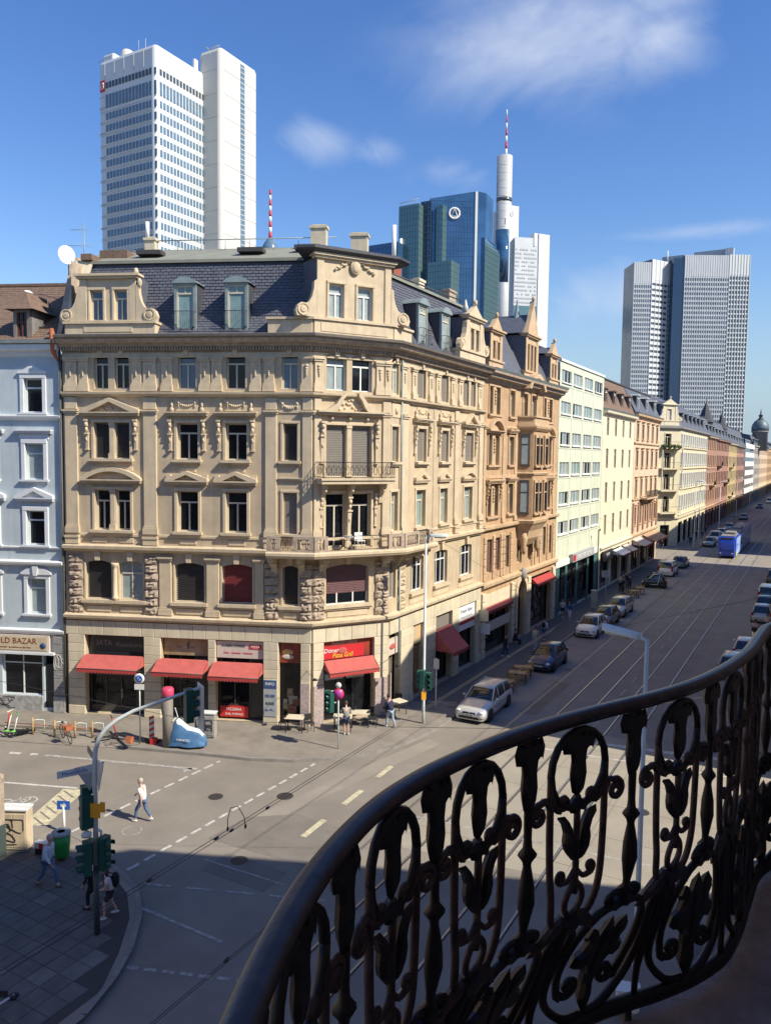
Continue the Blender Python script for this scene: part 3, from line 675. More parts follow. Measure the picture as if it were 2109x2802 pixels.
# cornices that run round the corner
def cornice(par, path, prof, name, m=TR): return put(MB().sweep(path, prof), name, m, par, WF.at())
cornice(CB, PATH, [(0,19.25),(.10,19.28),(.12,19.45),(.34,19.5),(.36,19.62),(.62,19.66),(.70,19.78),(.72,19.84),(0,19.86)], 'main_cornice', 'sandstone_worn')
cornice(CB, PATH, [(.0,19.862),(.74,19.85),(.86,19.9),(.88,20.02),(.80,20.05),(.2,20.07),(0,20.07)], 'gutter', 'gutter')
cornice(CB, PATH, [(0,18.95),(.05,18.97),(.05,19.2),(0,19.22)], 'frieze_band')
cornice(CB, PATH, [(0,16.95),(.14,16.98),(.17,17.06),(.28,17.08),(.30,17.18),(.0,17.22)], 'string_course')
cornice(CB, PATH[:1]+[(W1[0]-CA*2.2, W1[1]-SA*2.2)], [(0,8.86),(.15,8.9),(.2,9.0),(.36,9.05),(.38,9.2),(0,9.27)], 'string_course')
cornice(CB, [(W2[0], W2[1]+3.6), (W2[0], W2[1]+LS)], [(0,8.86),(.15,8.9),(.2,9.0),(.30,9.05),(.32,9.2),(0,9.27)], 'string_course')
cornice(CB, PATH, [(0,5.2),(.10,5.23),(.14,5.33),(.34,5.38),(.37,5.52),(0,5.6)], 'string_course', 'sandstone_trim')
cornice(CB, PATH, [(0,9.70),(.06,9.7),(.06,9.82),(0,9.84)], 'plat_band')
b = MB()    # dentils: hundreds of tiny blocks
for F_, L in ((FF,LF),(FC,LC),(FS,LS)):
    n = int(L/.145)
    for i in range(n):
        x = (i+.25)*L/n; q = MB().box(x,x+.075,-.27,-.1,19.3,19.47).xf(F_.m); b.add(q.v, q.f)
put(b, 'dentils', 'sandstone_worn', CB, WF.at(), kind='stuff')
# pilasters of the top storey
for F_, lst in ((FF,((.17,.80),(.93,1.42),(3.8,4.32),(4.42,5.1),(5.42,5.95),(7.45,7.98),(8.05,8.58),(10.1,10.62),(10.78,11.32),(12.72,13.24))),
                (FC,((.05,.50),(3.5,3.95),(4.02,4.35))),
                (FS,((1.1,1.65),(2.3,2.8),(4.4,4.9),(5.35,5.85),(7.45,7.95),(8.6,9.1),(11.75,12.3)))):
    for a, c in lst: pilaster(CB, F_, a, c, 17.24, 18.86, .09, drop=True)
# storey 2+3 pilasters
for F_, lst in ((FF,((.12,.80),(4.4,5.11),(10.86,11.45),(12.78,13.28))),(FC,((.03,.42),(3.92,4.38))),(FS,((1.2,1.9),(8.15,8.75),(12.05,12.7)))):
    for a, c in lst:
        pilaster(CB, F_, a, c, 9.85, 16.2, .10, base=True, panel=True, name='tall_pilaster')
        b = MB(); b.bbox(a,c,-.1,0,16.32,16.93,.02); trim(CB, F_, b, 'frieze_block')
        b = MB(); b.box(a-.03,c+.03,-.2,0,9.28,9.6); b.box(a-.06,c+.06,-.24,0,9.6,9.72); trim(CB, F_, b, 'pedestal')
# storey 3: consoles, entablatures
def fancy(F_, a, c, z0, z1, kind, h, wide=.34, zt=None, out=.36):
    surround(CB, F_, a, c, z0, z1, .15, .06, sill_out=.24, ear=0)
    b = MB(); console(b, a-wide, z1+.16, .75, .2); trim(CB, F_, b, 'console'); b = MB(); console(b, c+wide, z1+.16, .75, .2); trim(CB, F_, b, 'console')
    if kind == 'flat':
        trim(CB, F_, cornice_piece(a-wide-.08, c+wide+.08, z1+.36, out, .2), 'window_cornice')
        b = MB(); b.bbox(a-.05,c+.05,-.05,0,z1+.6,z1+1.2,.02); trim(CB, F_, b, 'relief_panel'); b = MB(); garland(b, a+.12, c-.12, z1+1.0); trim(CB, F_, b, 'garland')
        for x in (a-.25, c+.25):
            b = MB(); b.ell((x,-.1,z1+.68),(.12,.08,.12),8,6); b.ell((x,-.08,z1+.9),(.07,.06,.14),7,5); trim(CB, F_, b, 'carved_scroll')
    else: pediment(CB, F_, a-wide-.08, c+wide+.08, z1+.36, h, out, kind)
def mullion(F_, a, c, z0, z1):
    b = MB(); b.bbox(a,c,-.03,.12,z0,z1,.02); b.box(a-.04,c+.04,-.08,.1,z0,z0+.28); b.box(a-.03,c+.03,-.07,.1,z1-.14,z1); trim(CB, F_, b, 'window_mullion')
def pair(F_, a, m0, m1, c, z0, z1, ped, h, cons=True, wide=.36, out=.36):
    surround(CB, F_, a, c, z0, z1, .15, .06, sill_out=.24); mullion(F_, m0+.03, m1-.03, z0, z1)
    if cons:
        for x in (a-wide, c+wide): b = MB(); console(b, x, z1+.16, .75, .2); trim(CB, F_, b, 'console')
    pediment(CB, F_, a-wide-.1, c+wide+.1, z1+.34, h, out, ped)
pair(FF, 1.70, 2.5, 2.83, 3.63, *f3, 'tri', .72)
fancy(FF, 6.2, 7.3, *f3, 'flat', 0); fancy(FF, 8.78, 9.88, *f3, 'flat', 0)
surround(CB, FF, 11.78, 12.5, *f3, .14, .05); b = MB(); b.bbox(11.55,12.7,-.05,0,16.15,16.85,.03); trim(CB, FF, b, 'relief_panel'); b = MB(); garland(b,11.75,12.5,16.6,.2,8,.08); trim(CB, FF, b, 'garland')
pair(FF, 1.70, 2.5, 2.83, 3.63, *f2, 'arc', .62, cons=False, wide=.42, out=.34)
for a, c in ((6.2,7.3),(8.78,9.88)):
    surround(CB, FF, a, c, *f2, .16, .07, sill_out=.22); pediment(CB, FF, a-.42, c+.42, f2[1]+.34, .5, .32, 'tri')
    b = MB(); b.box(a-.55,a-.32,-.18,0,f2[1]+.55,f2[1]+.85); trim(CB, FF, b, 'pediment_block'); b = MB(); b.box(c+.32,c+.55,-.18,0,f2[1]+.55,f2[1]+.85); trim(CB, FF, b, 'pediment_block')
surround(CB, FF, 11.78, 12.5, *f2, .14, .05); trim(CB, FF, cornice_piece(11.6,12.7,12.75,.14,.14), 'window_cornice')
# little dados between the sills and the band below
for (a,c) in ((1.5,2.3),(3.0,3.8),(6.3,7.2),(8.9,9.8)):
    b = MB(); b.bbox(a,c,-.04,0,9.36,9.62,.02); trim(CB, FF, b, 'dado_panel')
    b = MB(); b.bbox(a,c,-.04,0,9.62+3.5,9.62+3.72,.02); trim(CB, FF, b, 'dado_panel')
# top storey arched heads
def keyed(F_, a, c, z, rise, w=.14, out=.05, key=True):
    b = MB(); ao = arch_pts(a-w, c+w, z-rise-.0, rise+w, 8); ai = arch_pts(a+.001, c-.001, z-rise, rise, 8); b.prism(ao+list(reversed(ai)), -out, 0)
    if key: xm = (a+c)/2; b.prism([(xm-.1,z-.05),(xm+.1,z-.05),(xm+.14,z+.3),(xm-.14,z+.3)], -out-.09, 0)
    trim(CB, F_, b, 'window_arch')
for F_, lst in ((FF,F4w),(FC,C4),(FS,S4)):
    for a, c in lst: keyed(F_, a, c, f4[1], .14)
# first floor: keystones, column mullions, sills, rock-faced quoins
for F_, lst in ((FF,F1w),(FC,(C1,)),(FS,S1[1:])):
    for a, c in lst:
        b = MB(); xm = (a+c)/2; b.prism([(xm-.12,8.42),(xm+.12,8.42),(xm+.18,8.9),(xm-.18,8.9)], -.17, 0); trim(CB, F_, b, 'keystone')
        b = MB(); b.box(a-.2,c+.2,-.2,.02,6.16,6.33); b.box(a-.14,c+.14,-.12,.02,6.06,6.158); trim(CB, F_, b, 'window_sill')
        trim(CB, F_, MB().bbox(a-.1,a-.002,-.03,.0,6.35,8.3,.01), 'window_jamb'); trim(CB, F_, MB().bbox(c+.002,c+.1,-.03,.0,6.35,8.3,.01), 'window_jamb')
        b = MB(); b.bbox(a+.05,c-.05,-.04,0,5.68,5.98,.02); trim(CB, F_, b, 'dado_panel')
for x in (2.76,): 
    b = MB(); b.lathe([(.17,6.34),(.17,6.5),(.12,6.56),(.115,7.95),(.10,8.05),(.18,8.15),(.2,8.3)], x, -.05, 12); trim(CB, FF, b, 'column')
for a, c in ((5.2,5.85),(7.75,8.42),(10.32,10.78)): pilaster(CB, FF, a, c, 5.62, 8.6, .1)
def quoin(F_, a, c, z0, z1, hh=.44, out=.16, m='sandstone_worn'):
    rs = random.Random(int(a*10)+5); z = z0; i = 0
    while z < z1-.2:
        w = c-a; h = min(hh, z1-z)-.025; b = MB(); nx, nz = 6, 5; e = .0 if i % 2 else .05
        V = []
        for j in range(nz+1):
            for k in range(nx+1):
                edge = j in (0,nz) or k in (0,nx)
                V.append((a-e+(w+2*e)*k/nx, -(out*.55 if edge else out*rs.uniform(.65,1.5)), z+h*j/nz))
        Fc = [(j*(nx+1)+k, j*(nx+1)+k+1, (j+1)*(nx+1)+k+1, (j+1)*(nx+1)+k) for j in range(nz) for k in range(nx)]
        b.add(V, Fc); b.box(a-e,c+e,-out*.55,0,z,z+h); b.f = [f for f in b.f]; trim(CB, F_, b, 'rusticated_stone', m); z += h+.025; i += 1
quoin(FF, .22, .92, 5.62, 8.72); quoin(FF, 4.42, 5.08, 5.62, 8.72); quoin(FF, 10.88, 11.5, 5.62, 8.55,); quoin(FF, 12.72, 13.27, 5.62, 8.55)
quoin(FC, .03, .6, 5.62, 8.5, m='sandstone_worn'); quoin(FC, 3.62, 4.32, 5.62, 8.5); quoin(FS, 1.1, 1.7, 5.62, 8.5, m='sandstone'); 
# ground floor: stone blocks laid in courses, band of tall blocks above the openings
blk = {}
def block(F_, a, c, z0, z1, out=.12):
    key = (round(c-a,2), round(z1-z0,2), round(out,2), random.random() < .4)
    if key not in blk:
        b = MB(); w = (c-a)/2; b.bbox(-w,w,-out,0,0,z1-z0,.018); blk[key] = b.mesh('stone_block', 'pale_stone_b' if key[3] else 'pale_stone')
    link('stone_block', blk[key], CB, F_.at((a+c)/2, 0, z0))
def pier(F_, a, c, z0=.12, z1=4.42, n=9):
    for i in range(n): block(F_, a+.004, c-.004, z0+(z1-z0)*i/n+.006, z0+(z1-z0)*(i+1)/n-.006, .17 if i < 1 else .12)
for a, c in ((.12,1.05),(4.33,5.25),(7.82,8.22),(10.78,11.56),(12.74,13.24)): pier(FF, a, c)
for a, c in ((.03,.62),(3.53,4.33)): pier(FC, a, c)
for a, c in ((1.3,2.78),(4.16,5.76),(8.15,9.2),(12.0,12.78)): pier(FS, a, c)
for F_, L, n in ((FF,LF,19),(FC,LC,6),(FS,LS,18)):
    for i in range(n): block(F_, L*i/n+.006, L*(i+1)/n-.006, 4.43, 5.18, .12)
# shops
shopfront(CB, FF, 1.05, 4.33, .14, 4.42, door=(3.72,4.25), panes=3, base=.35); goods(CB, FF, 1.3, 3.5, .6, 2.6, y=.5, n=12, seed=3)
b = MB(); b.box(1.07,4.31,.30,.36,3.15,4.38); s1 = put(b, 'shop_sign', 'shop_dark', CB, FF.at())
mat('sign_grey', (.20,.18,.17), .5)
text('IATA', .40, 'sign_grey', s1, FF.at(1.95,.295,3.92), name='sign_letters', shear=0); text('Reisebüro', .36, 'sign_grey', s1, FF.at(3.3,.295,3.86), name='sign_letters', shear=.35)
shopfront(CB, FF, 5.25, 7.82, .14, 4.42, door=(7.0,7.7), panes=2, base=.4); goods(CB, FF, 5.5, 6.8, .7, 2.6, y=.5, n=6, seed=5)
mat('sign_bronze', (.22,.12,.05), .45, var=.6, vscale=1.2, col2=(.42,.33,.22)); b = MB(); b.box(5.3,7.78,.24,.34,3.45,4.36); s2 = put(b, 'shop_sign', 'sign_bronze', CB, FF.at()); text('f', .55, 'shop_dark', s2, FF.at(6.62,.235,3.95), name='sign_letters'); text('Café       Lounge', .16, 'sign_grey', s2, FF.at(6.5,.235,3.9), name='sign_letters')
shopfront(CB, FF, 8.22, 10.78, .14, 4.42, door=(9.95,10.68), panes=2, base=.75); goods(CB, FF, 8.5, 9.8, 1.0, 2.6, y=.5, n=5, seed=8)
mat('sign_cream', (.58,.50,.44), .6, var=.1); b = MB(); b.box(8.26,10.74,.02,.12,3.48,4.36); s3 = put(b, 'shop_sign', 'sign_cream', CB, FF.at())
text('KURIER EXPRESS', .17, 'shop_dark', s3, FF.at(9.15,.015,4.12), name='sign_letters'); text('Obst · Gemüse · Feinkost', .15, 'red_paint', s3, FF.at(9.4,.015,3.75), name='sign_letters')
b = MB(); b.box(10.0,10.66,.0,.03,3.98,4.22); put(b, 'sign_plate', 'red_paint', s3, FF.at()); text('PIZZA', .17, 'white', s3, FF.at(10.33,-.004,4.1), name='sign_letters')
b = MB(); b.box(8.34,9.85,.28,.38,.25,.82); s4 = put(b, 'shop_banner', 'red_paint', CB, FF.at()); text('PIZZERIA', .2, 'white', s4, FF.at(9.1,.275,.66), name='sign_letters'); text('DAL FORNO', .17, 'white', s4, FF.at(9.1,.275,.40), name='sign_letters')
mat('poster_blue', (.04,.08,.20), .6); mat('poster_grey', (.35,.37,.38), .6)
b = MB(); b.box(10.82,11.5,-.20,-.13,.55,2.45); s5 = put(b, 'price_board', 'poster_grey', CB, FF.at())
b = MB(); b.box(10.82,11.5,-.206,-.19,2.0,2.45); put(b, 'board_header', 'poster_blue', s5, FF.at()); text('INFO', .22, 'white', s5, FF.at(11.16,-.21,2.25), name='sign_letters'); text('88:88', .24, 'poster_blue', s5, FF.at(11.16,-.205,1.62), name='sign_letters'); text('REISE', .2, 'shop_dark', s5, FF.at(11.16,-.205,1.22), name='sign_letters'); text('ab 99,-', .18, 'poster_blue', s5, FF.at(11.16,-.205,.88), name='sign_letters')
shopfront(CB, FF, 11.56, 12.74, .14, 4.42, panes=1, base=.3); goods(CB, FF, 11.65, 12.6, .4, 1.9, y=.42, n=10, seed=11)
mat('sign_kebab', (.32,.03,.02), .5, var=.6, vscale=3, col2=(.10,.04,.02)); mat('sign_yellow', (.75,.55,.05), .5); mat('bun', (.62,.36,.16), .6); mat('sign_red', (.55,.02,.03), .5, var=.15, vscale=2)
b = MB(); b.box(11.6,12.7,.2,.3,3.3,4.38); s6 = put(b, 'shop_sign', 'sign_kebab', CB, FF.at())
b = MB(); b.ell((12.0,.2,3.85),(.30,.03,.17),16,8); put(b, 'sign_picture', 'bun', s6, FF.at()); b = MB(); b.ell((12.0,.18,3.62),(.32,.03,.13),16,8); put(b, 'sign_picture', 'sign_cream', s6, FF.at()); b = MB(); b.box(11.7,12.3,.175,.19,3.70,3.76); put(b, 'sign_picture', 'sign_kebab', s6, FF.at())
shopfront(CB, FC, .62, 3.53, .14, 4.5, panes=3, base=.05, fm='shop_dark'); goods(CB, FC, .9, 3.2, .5, 2.2, y=.7, n=7, seed=12)
b = MB(); b.box(.65,3.5,.14,.26,3.42,4.44); s7 = put(b, 'shop_sign', 'sign_kebab', CB, FC.at())
b = MB(); b.box(.66,3.0,.06,.135,3.46,4.10); put(b, 'sign_panel', 'sign_red', s7, FC.at()); b = MB(); b.ell((1.75,.05,3.85),(.26,.03,.18),14,8); put(b, 'sign_picture', 'awning_red', s7, FC.at()); text('Pizza Grill', .34, 'sign_yellow', s7, FC.at(1.75,.045,3.62), name='sign_letters', shear=.2, sx=.85); text('Döner', .32, 'white', s7, FC.at(1.1,.045,3.9), name='sign_letters', shear=.2); text('Kebab Haus', .3, 'sign_cream', s7, FC.at(1.9,.13,4.28), name='sign_letters')
for (x,z,t_) in ((1.15,2.62,'Frühstück'),(2.35,2.6,'Mittagstisch')):
    b = MB(); b.box(x-.5,x+.5,-.25,-.22,z-.16,z+.16); q = put(b, 'menu_board', 'poster_grey', CB, FC.at()); text(t_, .16, 'shop_dark', q, FC.at(x,-.255,z), name='sign_letters')
for F_, x0, x1, z, o_, d_ in ((FF,1.0,4.32,3.36,.95,.52),(FF,5.1,7.85,3.32,.95,.5),(FF,8.1,10.75,3.28,.95,.55),(FC,.66,3.5,3.44,.8,.5)): awning(CB, F_, x0, x1, z, d_, o_)
# tiled piers beside the snack bar
mat('tiles', (.50,.42,.40), .4, var=.5, vscale=14, col2=(.22,.16,.15))
for F_, a, c in ((FF,12.76,13.22),(FC,.05,.6),(FC,3.58,4.3),(FS,.0,.1)): b = MB(); b.box(a,c,-.19,-.122,.13,2.35 if F_ is not FC else 2.2); put(b, 'tiled_panel', 'tiles', CB, F_.at())
# side street shops
shopfront(CB, FS, .12, 1.3, .14, 4.42, panes=1, base=1.0, fm='shutter_grey', gl='shutter_grey'); 
b = MB(); b.box(.15,1.28,.1,.2,3.2,4.1); s8 = put(b, 'shop_sign', 'sign_cream', CB, FS.at()); b = MB(); b.ell((.7,.08,3.65),(.34,.03,.16),14,8); put(b, 'sign_picture', 'awning_red', s8, FS.at())
mat('door_wood', (.24,.14,.07), .6, var=.4, vscale=5); b = MB(); b.box(2.82,4.12,.22,.3,.14,3.2); b.box(2.95,3.42,.19,.22,.4,3.0); b.box(3.52,4.0,.19,.22,.4,3.0); put(b, 'door', 'door_wood', CB, FS.at())
mat('mural', (.55,.30,.08), .7, var=.7, vscale=2, col2=(.35,.40,.35)); b = MB(); b.box(2.82,4.12,.1,.2,3.22,4.40); put(b, 'door_light', 'mural', CB, FS.at())
shopfront(CB, FS, 5.76, 8.15, .14, 4.42, panes=2, base=.3, door=(7.3,8.0)); awning(CB, FS, 5.8, 8.1, 3.55, 1.25, 1.25)
b = MB(); b.box(5.78,8.12,.12,.2,3.5,4.4); put(b, 'shop_sign', 'shutter_grey', CB, FS.at())
shopfront(CB, FS, 9.2, 12.0, .14, 4.42, panes=2, base=.3, door=(11.1,11.9)); goods(CB, FS, 9.4, 10.9, .6, 2.5, y=.42, n=8, seed=21)
b = MB(); b.box(9.22,11.98,.0,.12,2.75,4.4); s9 = put(b, 'shop_sign', 'white', CB, FS.at()); b = MB(); b.box(9.23,11.97,-.02,-.002,3.15,3.38); put(b, 'sign_stripe', 'red_paint', s9, FS.at()); text('Friseur Salon', .36, 'poster_blue', s9, FS.at(10.6,-.006,4.0), name='sign_letters'); text('Damen und Herren', .24, 'poster_grey', s9, FS.at(10.6,-.006,3.62), name='sign_letters')
mat('mesh_grey', (.13,.14,.15), .6); b = MB(); b.box(2.9,3.25,-.62,-.58,2.55,3.15); b.tube([(2.7,0,3.2),(3.05,-.6,3.18)], .015, 5); put(b, 'hanging_sign', 'mesh_grey', CB, FS.at())
mat('old_bill', (.36,.34,.30), .8, var=.4, vscale=6, col2=(.18,.17,.16))
b = MB(); b.box(12.35,12.42,-.85,-.12,3.0,3.75); put(b, 'hanging_sign', 'pale_stone', CB, FS.at())

# ---- second floor balcony that wraps the corner, third floor iron balcony
def offs(path, o):
    P = [Vector(p) for p in path]; r = []
    for i, p in enumerate(P):
        d0 = (p-P[i-1]).normalized() if i else (P[1]-p).normalized(); d1 = (P[i+1]-p).normalized() if i < len(P)-1 else d0
        n0 = Vector((d0.y,-d0.x)); n1 = Vector((d1.y,-d1.x)); b_ = (n0+n1).normalized(); r.append(tuple(p + b_*(o/max(.3,b_.dot(n0)))))
    return r
bp = [(W1[0]-CA*2.1, W1[1]-SA*2.1), W1, W2, (W2[0], W2[1]+3.5)]
out = offs(bp, 1.15); b = MB(); b.slab([tuple(p) for p in bp]+list(reversed(out)), 9.02, 9.2)
b.sweep(out, [(-.1,8.9),(.02,8.93),(.06,9.0),(.1,9.05),(.1,9.18),(.02,9.24),(-.1,9.24)]); bal2 = put(b, 'balcony', TR, CB, WF.at())
rail = offs(bp, 1.05)
def along(path, t):
    L = [hypot(q[0]-p[0],q[1]-p[1]) for p, q in zip(path, path[1:])]; T = sum(L); s_ = t*T
    for (p, q, l) in zip(path, path[1:], L):
        if s_ <= l: u = s_/l; return (p[0]+(q[0]-p[0])*u, p[1]+(q[1]-p[1])*u, atan2(q[1]-p[1], q[0]-p[0]))
        s_ -= l
    return (*path[-1], 0)
# stone parapets at both ends and corners, iron in the middle
FB = Frame(out[1][0], out[1][1], AC); FBL = hypot(out[2][0]-out[1][0], out[2][1]-out[1][1])
def parapet(F_, a, c, z0=9.24, h=.78):
    b = MB(); b.box(a,c,.03,.2,z0,z0+.12); b.box(a,c,.03,.2,z0+h-.14,z0+h); b.box(a,a+.2,.02,.21,z0+.12,z0+h-.14); b.box(c-.2,c,.02,.21,z0+.12,z0+h-.14)
    n = max(1, int((c-a-.4)/.24)); 
    for i in range(n): x = a+.2+(c-a-.4)*(i+.5)/n; b.lathe([(.05,z0+.12),(.085,z0+.25),(.04,z0+.42),(.06,z0+h-.14)], x, .115, 8)
    put(b, 'stone_parapet', 'sandstone_worn', bal2, F_.at())
FBF = Frame(out[0][0], out[0][1], A); lF = hypot(out[1][0]-out[0][0], out[1][1]-out[0][1]); FBS = Frame(out[2][0], out[2][1], pi/2)
parapet(FBF, .02, .7); parapet(FBF, lF-1.1, lF-.05); parapet(FB, .02, .75); parapet(FB, FBL-.95, FBL-.03); parapet(FBS, .05, 1.7); parapet(FBS, 2.9, 3.45)
def ironrail(F_, a, c, z0, h, par, n=None, deco=True, name='iron_railing'):
    b = MB(); b.tube([(a,.1,z0+h),(c,.1,z0+h)], .022, 6); b.tube([(a,.1,z0+.06),(c,.1,z0+.06)], .016, 5); n = n or int((c-a)/.13)
    for i in range(n+1): x = a+(c-a)*i/n; b.tube([(x,.1,z0+.04),(x,.1,z0+h)], .009, 4)
    if deco:
        for i in range(max(1,int((c-a)/.26))):
            x = a+.13+.26*i; b.tube([(x+.1*cos(t*.55),.09,z0+h*.5+.22*sin(t*.55)) for t in range(12)], .013, 4)
    put(b, name, 'black_iron', par, F_.at())
ironrail(FBF, .7, lF-1.1, 9.24, .75, bal2); ironrail(FB, .75, FBL-.95, 9.24, .75, bal2, deco=False); ironrail(FBS, 1.7, 2.9, 9.24, .75, bal2)
def bracket(F_, x, z1, out_, w=.3, h=.9, m=TR):
    b = MB(); b.prism([(0,z1),(0,z1-h),(.12,z1-h),(.2,z1-h*.6),(out_*.5,z1-h*.38),(out_*.8,z1-.26),(out_,z1-.2),(out_,z1)], x-w/2, x+w/2)
    b.v = [(p[1],-p[0],p[2]) for p in b.v]; b.f = [list(reversed(f)) for f in b.f]
    b.ell((x,-out_*.72,z1-.32),(w*.5,.15,.13),8,6); trim(CB, F_, b, 'balcony_bracket', m, recalc=True)
for x in (LF-1.95, LF-.5): bracket(FF, x, 8.88, .85)
for x in (.45, LC-.35): bracket(FC, x, 8.88, .85)
for x in (.95, 2.15, 3.3): bracket(FS, x, 8.88, .8, h=.8)
# third floor balcony on the chamfer
b = MB(); b.box(.15,LC-.15,-.85,0,12.62,12.80); b.box(.1,LC-.1,-.92,0,12.802,12.9); bal3 = trim(CB, FC, b, 'balcony'); 
FB3 = Frame(*[FC.at(.14,-.9).to_translation()[i] for i in (0,1)], AC)
ironrail(FB3, 0, LC-.28, 12.9, .82, bal3)
for s_, x in ((1,.14),(-1,LC-.14)):
    b = MB(); b.tube([(x,-.8,13.72),(x,0,13.72)], .02, 5)
    for i in range(7): b.tube([(x,-.8+.12*i,12.9),(x,-.8+.12*i,13.72)], .009, 4)
    for i in range(3): b.tube([(x,-.65+.25*i+.1*cos(t*.55),13.3+.2*sin(t*.55)) for t in range(12)], .012, 4)
    put(b, 'iron_railing', 'black_iron', bal3, FC.at())
for x in (.5, 2.0, LC-.6): bracket(FC, x, 12.6, .6, .22, 1.0)
b = MB(); console(b, 2.0, 11.95, 1.2, .26, .3); trim(CB, FC, b, 'console')
for z0, z1 in ((12.96,15.6),(9.32,12.12)):
    surround(CB, FC, .71, 3.28, z0, z1, .14, .06, sill=False); mullion(FC, 1.87, 2.12, z0, z1)
for x in (.46, 3.55): b = MB(); console(b, x, 15.78, 1.3, .24, .32); trim(CB, FC, b, 'console')
for x in (.46, 3.55): b = MB(); console(b, x, 12.1, .9, .2, .2); trim(CB, FC, b, 'console')
b = MB()
for x in (1.0, 2.0, 3.0): b.ell((x,-.1,15.95),(.09,.1,.12),8,6)
trim(CB, FC, b, 'carved_bosses')
pediment(CB, FC, .35, 3.68, 16.1, .95, .42, 'swan')
# side street windows
for a, c in ((3.05,4.2),(6.18,7.24)):
    fancy(FS, a, c, *f3, 'flat', 0, wide=.32, out=.32); surround(CB, FS, a, c, *f2, .15, .06, sill_out=.2); pediment(CB, FS, a-.25, c+.25, f2[1]+.42, .48, .22, 'tri', orn=False)
fancy(FS, 9.75, 11.1, *f3, 'tri', .7, wide=.34, out=.34); surround(CB, FS, 9.75, 11.1, *f2, .15, .06, sill_out=.2); pediment(CB, FS, 9.4, 11.4, f2[1]+.4, .5, .24, 'arc')
for z in (f3,f2): surround(CB, FS, .12, .85, *z, .12, .05); 
b = MB(); b.bbox(.1,1.0,-.05,0,16.1,16.85,.03); b.ell((.55,-.08,16.5),(.16,.08,.2),10,7); trim(CB, FS, b, 'relief_panel')
for a in (1.9,5.2,8.3):
    b = MB(); b.box(a,a+.28,-.03,0,9.9,16.9); trim(CB, FS, b, 'lesene', 'sandstone')
for a, c in ((2.4,4.3),(5.4,7.6),(9.1,11.4)): b = MB(); b.bbox(a,c,-.05,0,5.7,6.02,.02); trim(CB, FS, b, 'dado_panel')
b = MB(); b.tube([(1.02,-.13,19.2),(1.02,-.13,9.4)], .05, 7); b.tube([(1.02,-.13,8.8),(1.02,-.16,.2)], .05, 7); put(b, 'downpipe', 'zinc', CB, FS.at())
b = MB(); b.tube([(-.08,-.12,19.3),(-.06,-.12,5.5),(-.06,-.12,.2)], .055, 7); put(b, 'downpipe', 'frame_dark', CB, FF.at())
# cables strung from the corner piers
b = MB(); b.tube([(12.6,-.14,2.4),(13.3,-1.2,3.3),(13.8,-1.5,3.0)], .012, 5); put(b, 'lamp_arm', 'black_iron', CB, FF.at()); b = MB(); b.tube([(3.3,-.14,2.6),(4.0,-.9,3.4),(4.3,-1.3,3.1)], .012, 5); put(b, 'lamp_arm', 'black_iron', CB, FC.at())
for F_, x, y in ((FF,13.8,-1.5),(FC,4.3,-1.3)): b = MB(); b.lathe([(.16,2.96 if F_ is FF else 3.06),(.03,3.05 if F_ is FF else 3.15)], x, y, 10); put(b, 'lamp_shade', 'black_iron', CB, F_.at())
# balcony furniture: things of their own
def chair_white(x, y, z, rot, label):
    t = thing('balcony_chair', label, 'chair', (x,y,z), rot)
    for nm, bx in (('seat',(-.22,.22,-.2,.2,.42,.46)),('backrest',(-.22,.22,.17,.21,.5,.85))): put(MB().box(*bx), nm, 'white', t, local=True)
    for sx in (-.2,.2):
        for sy in (-.17,.17): put(MB().tube([(sx,sy,0),(sx,sy,.44 if sy<0 else .85)], .015, 5), 'leg', 'white', t, local=True)
p = FC.at(2.45,-.45,9.24).to_translation(); chair_white(p.x,p.y,p.z, AC, 'white chair standing on the corner balcony behind the railing')
t = thing('balcony_table', 'small white table on the corner balcony beside the chair', 'table', tuple(FC.at(1.75,-.5,9.24).to_translation()), AC)
put(MB().cyl(0,0,.66,.69,.3,n=18), 'table_top', 'white', t, local=True)
for k in range(3): put(MB().tube([(.25*cos(2.1*k),.25*sin(2.1*k),0),(.05*cos(2.1*k),.05*sin(2.1*k),.66)], .012, 5), 'leg', 'white', t, local=True)

# ---- roof of the corner building
def roof_sweep(par, path, prof, name, m, **k): return put(MB().sweep(path, prof), name, m, par, WF.at(), **k)
roof_sweep(CB, PATH, [(.1,20.06),(-.25,20.3),(-.75,21.0),(-1.25,22.3),(-1.75,24.15)], 'mansard_roof', 'slate')
roof_sweep(CB, PATH, [(-1.55,24.1),(-1.55,24.26),(-1.85,24.30),(-5.2,25.75),(-9,25.7)], 'flat_roof', 'roof_felt')
